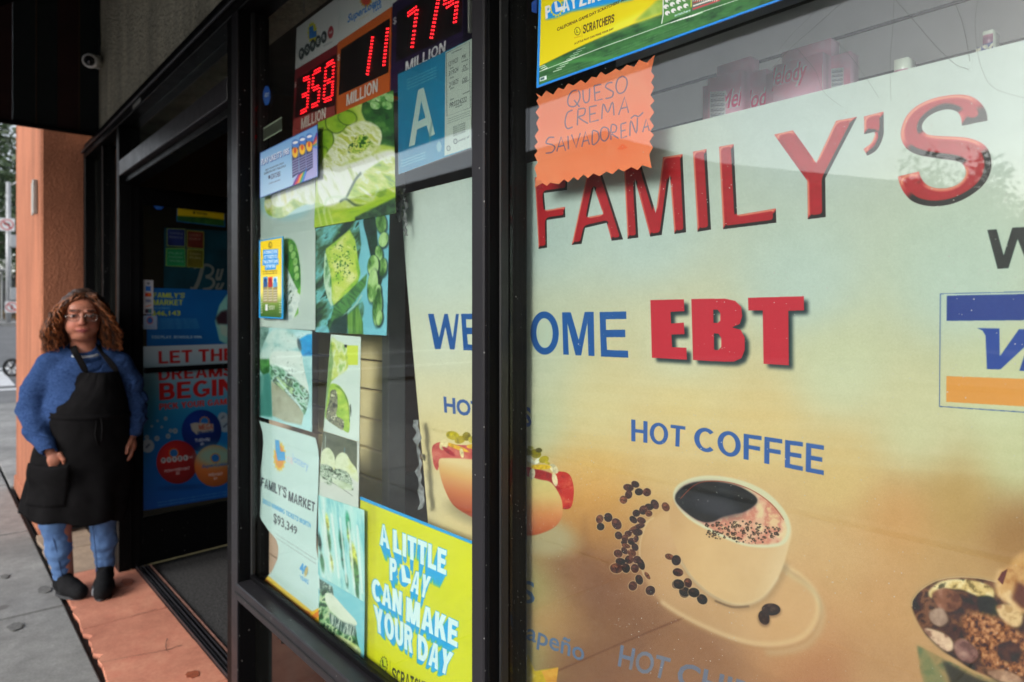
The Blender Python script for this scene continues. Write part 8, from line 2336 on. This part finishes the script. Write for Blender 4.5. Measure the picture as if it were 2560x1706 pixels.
# ------------------------------------------------------------------ across the street: what the windows mirror
fb = tag(empty('opposite_building', (-14.3, -14.7, 0)), 'plain commercial building across the street, mirrored in the shop windows', 'building')
A_ = Vector((-14.3, -14.7)); B_ = Vector((-9.9, -27.5)); d_ = (B_ - A_).normalized(); n_ = Vector((d_.y, -d_.x))
if n_.x > 0: n_ = -n_
B2 = B_ + d_ * 4; H_ = 6.45
corners = [A_, B2, B2 + n_ * 18, A_ + n_ * 18]
MB().prism([(c.x, c.y) for c in corners], 0, H_, 'z').build('wall', mat('opposite_wall', (.10, .105, .10), .85, .2, .6, .2, 20), fb)
MB().prism([(c.x, c.y) for c in (A_ - n_ * .25 - d_ * .2, B2 - n_ * .25, B2 - n_ * .02, A_ - n_ * .02 - d_ * .2)], H_ - .35, H_ + .02, 'z').build('cornice', mat('opposite_trim', (.115, .115, .11), .8, .2, 2), fb)
Lw_ = (B2 - A_).length
for r_, (z0, z1) in enumerate(((.5, 2.6), (3.7, 5.3))):
    for k in range(6):
        a = A_ + d_ * (1.0 + k * 2.6); b_ = a + d_ * 1.7
        fr_ = MB().prism([(c.x, c.y) for c in (a - n_ * .06, b_ - n_ * .06, b_ - n_ * .001, a - n_ * .001)], z0, z1, 'z').build('window', bpy.data.materials['opposite_trim'], fb)
        og = bpy.data.materials.get('opposite_glass')
        MB().prism([(c.x, c.y) for c in (a + d_ * .08 - n_ * .075, b_ - d_ * .08 - n_ * .075, b_ - d_ * .08 - n_ * .061, a + d_ * .08 - n_ * .061)], z0 + .08, z1 - .08, 'z').build('pane', og or mat('opposite_glass', (.05, .052, .05), .5, .1, 1), fr_)
lbs_ = ['pale roadside tree nearest the mirrored building corner', 'dark roadside tree second from the mirrored building', 'small pale roadside tree opposite the shop door', 'dark roadside tree opposite the banner window', 'rightmost roadside tree across the main street', 'tallest dark tree behind the mirrored building']
for k, (x, y, h, rad) in enumerate([(-8.4, -26.5, 6.2, 2.2), (-5.6, -26, 5.0, 2.0), (-1.5, -26, 4.6, 2.2), (4.5, -25, 5.6, 2.6), (9.5, -25, 5, 2.4), (-10.2, -34, 8.0, 3.0)]):
    leaf_tree('roadside_tree', x, y, 0, h, rad, 9000 if k < 2 else 2500, leafA if k % 2 else leafB, lbs_[k], 'trees mirrored in the windows', 60 + k, .10 if k < 2 else .2, .14, .3)
cb = tag(empty('corner_building', (-16, -15, 0)), 'long flat-roofed building on the far street corner, seen only mirrored in the left window', 'building')
MB().box(-62, -15.2, -30, -15.5, 0, 7.4).build('wall', bpy.data.materials['opposite_wall'], cb)
MB().box(-62.2, -15.0, -15.49, -15.2, 7.0, 7.45).build('cornice', bpy.data.materials['opposite_trim'], cb)
for k in range(9):
    wf = MB().box(-19 - k * 4.6, -17 - k * 4.6, -15.49, -15.42, 3.9, 5.6).build('window', bpy.data.materials['opposite_trim'], cb)
    MB().box(-18.9 - k * 4.6, -17.1 - k * 4.6, -15.419, -15.40, 4.0, 5.5).build('pane', bpy.data.materials['opposite_glass'], wf)
lo_ = tag(empty('opposite_wall', (10, -30, 0)), 'long low wall across the main street behind the viewer', 'wall')
MB().box(-9, 60, -30.5, -30, 0, 4.2).build('wall', bpy.data.materials['opposite_wall'], lo_)
# scratches on the window
rr = random.Random(8); mb = MB()
def scratch(view, pts, r_):
    P = catmull(V(view, pts), 8, False)
    mb.tube([at(a, b, FG - .0034) for a, b in P], r_ * .35, 4)
scr = mat('scratch_grey', (.12, .12, .12), .6, .1, 30)
for view, pts, r_ in (('R2', [(660, 0), (480, 160), (300, 320), (180, 450)], .0005), ('R2', [(560, -10), (420, 120), (300, 240), (220, 340)], .0003), ('R2', [(990, 0), (1130, 160), (1260, 310), (1380, 420), (1470, 455)], .0005), ('R2', [(1370, 0), (1420, 130), (1450, 250), (1475, 400)], .0005),
                      ('R2', [(980, 0), (970, 200), (955, 400), (960, 660)], .0003), ('R2', [(570, 250), (640, 310), (720, 400), (830, 560), (880, 640)], .0003), ('R2', [(1530, 0), (1510, 120), (1520, 300), (1560, 470), (1640, 580), (1829, 640)], .0003), ('R2', [(330, 300), (400, 380), (470, 470), (520, 600), (640, 700)], .0003)):
    scratch(view, pts, r_)
o = mb.build('scratch', scr, pane_right); o['kind'] = 'stuff'
# wiper streaks on the left pane
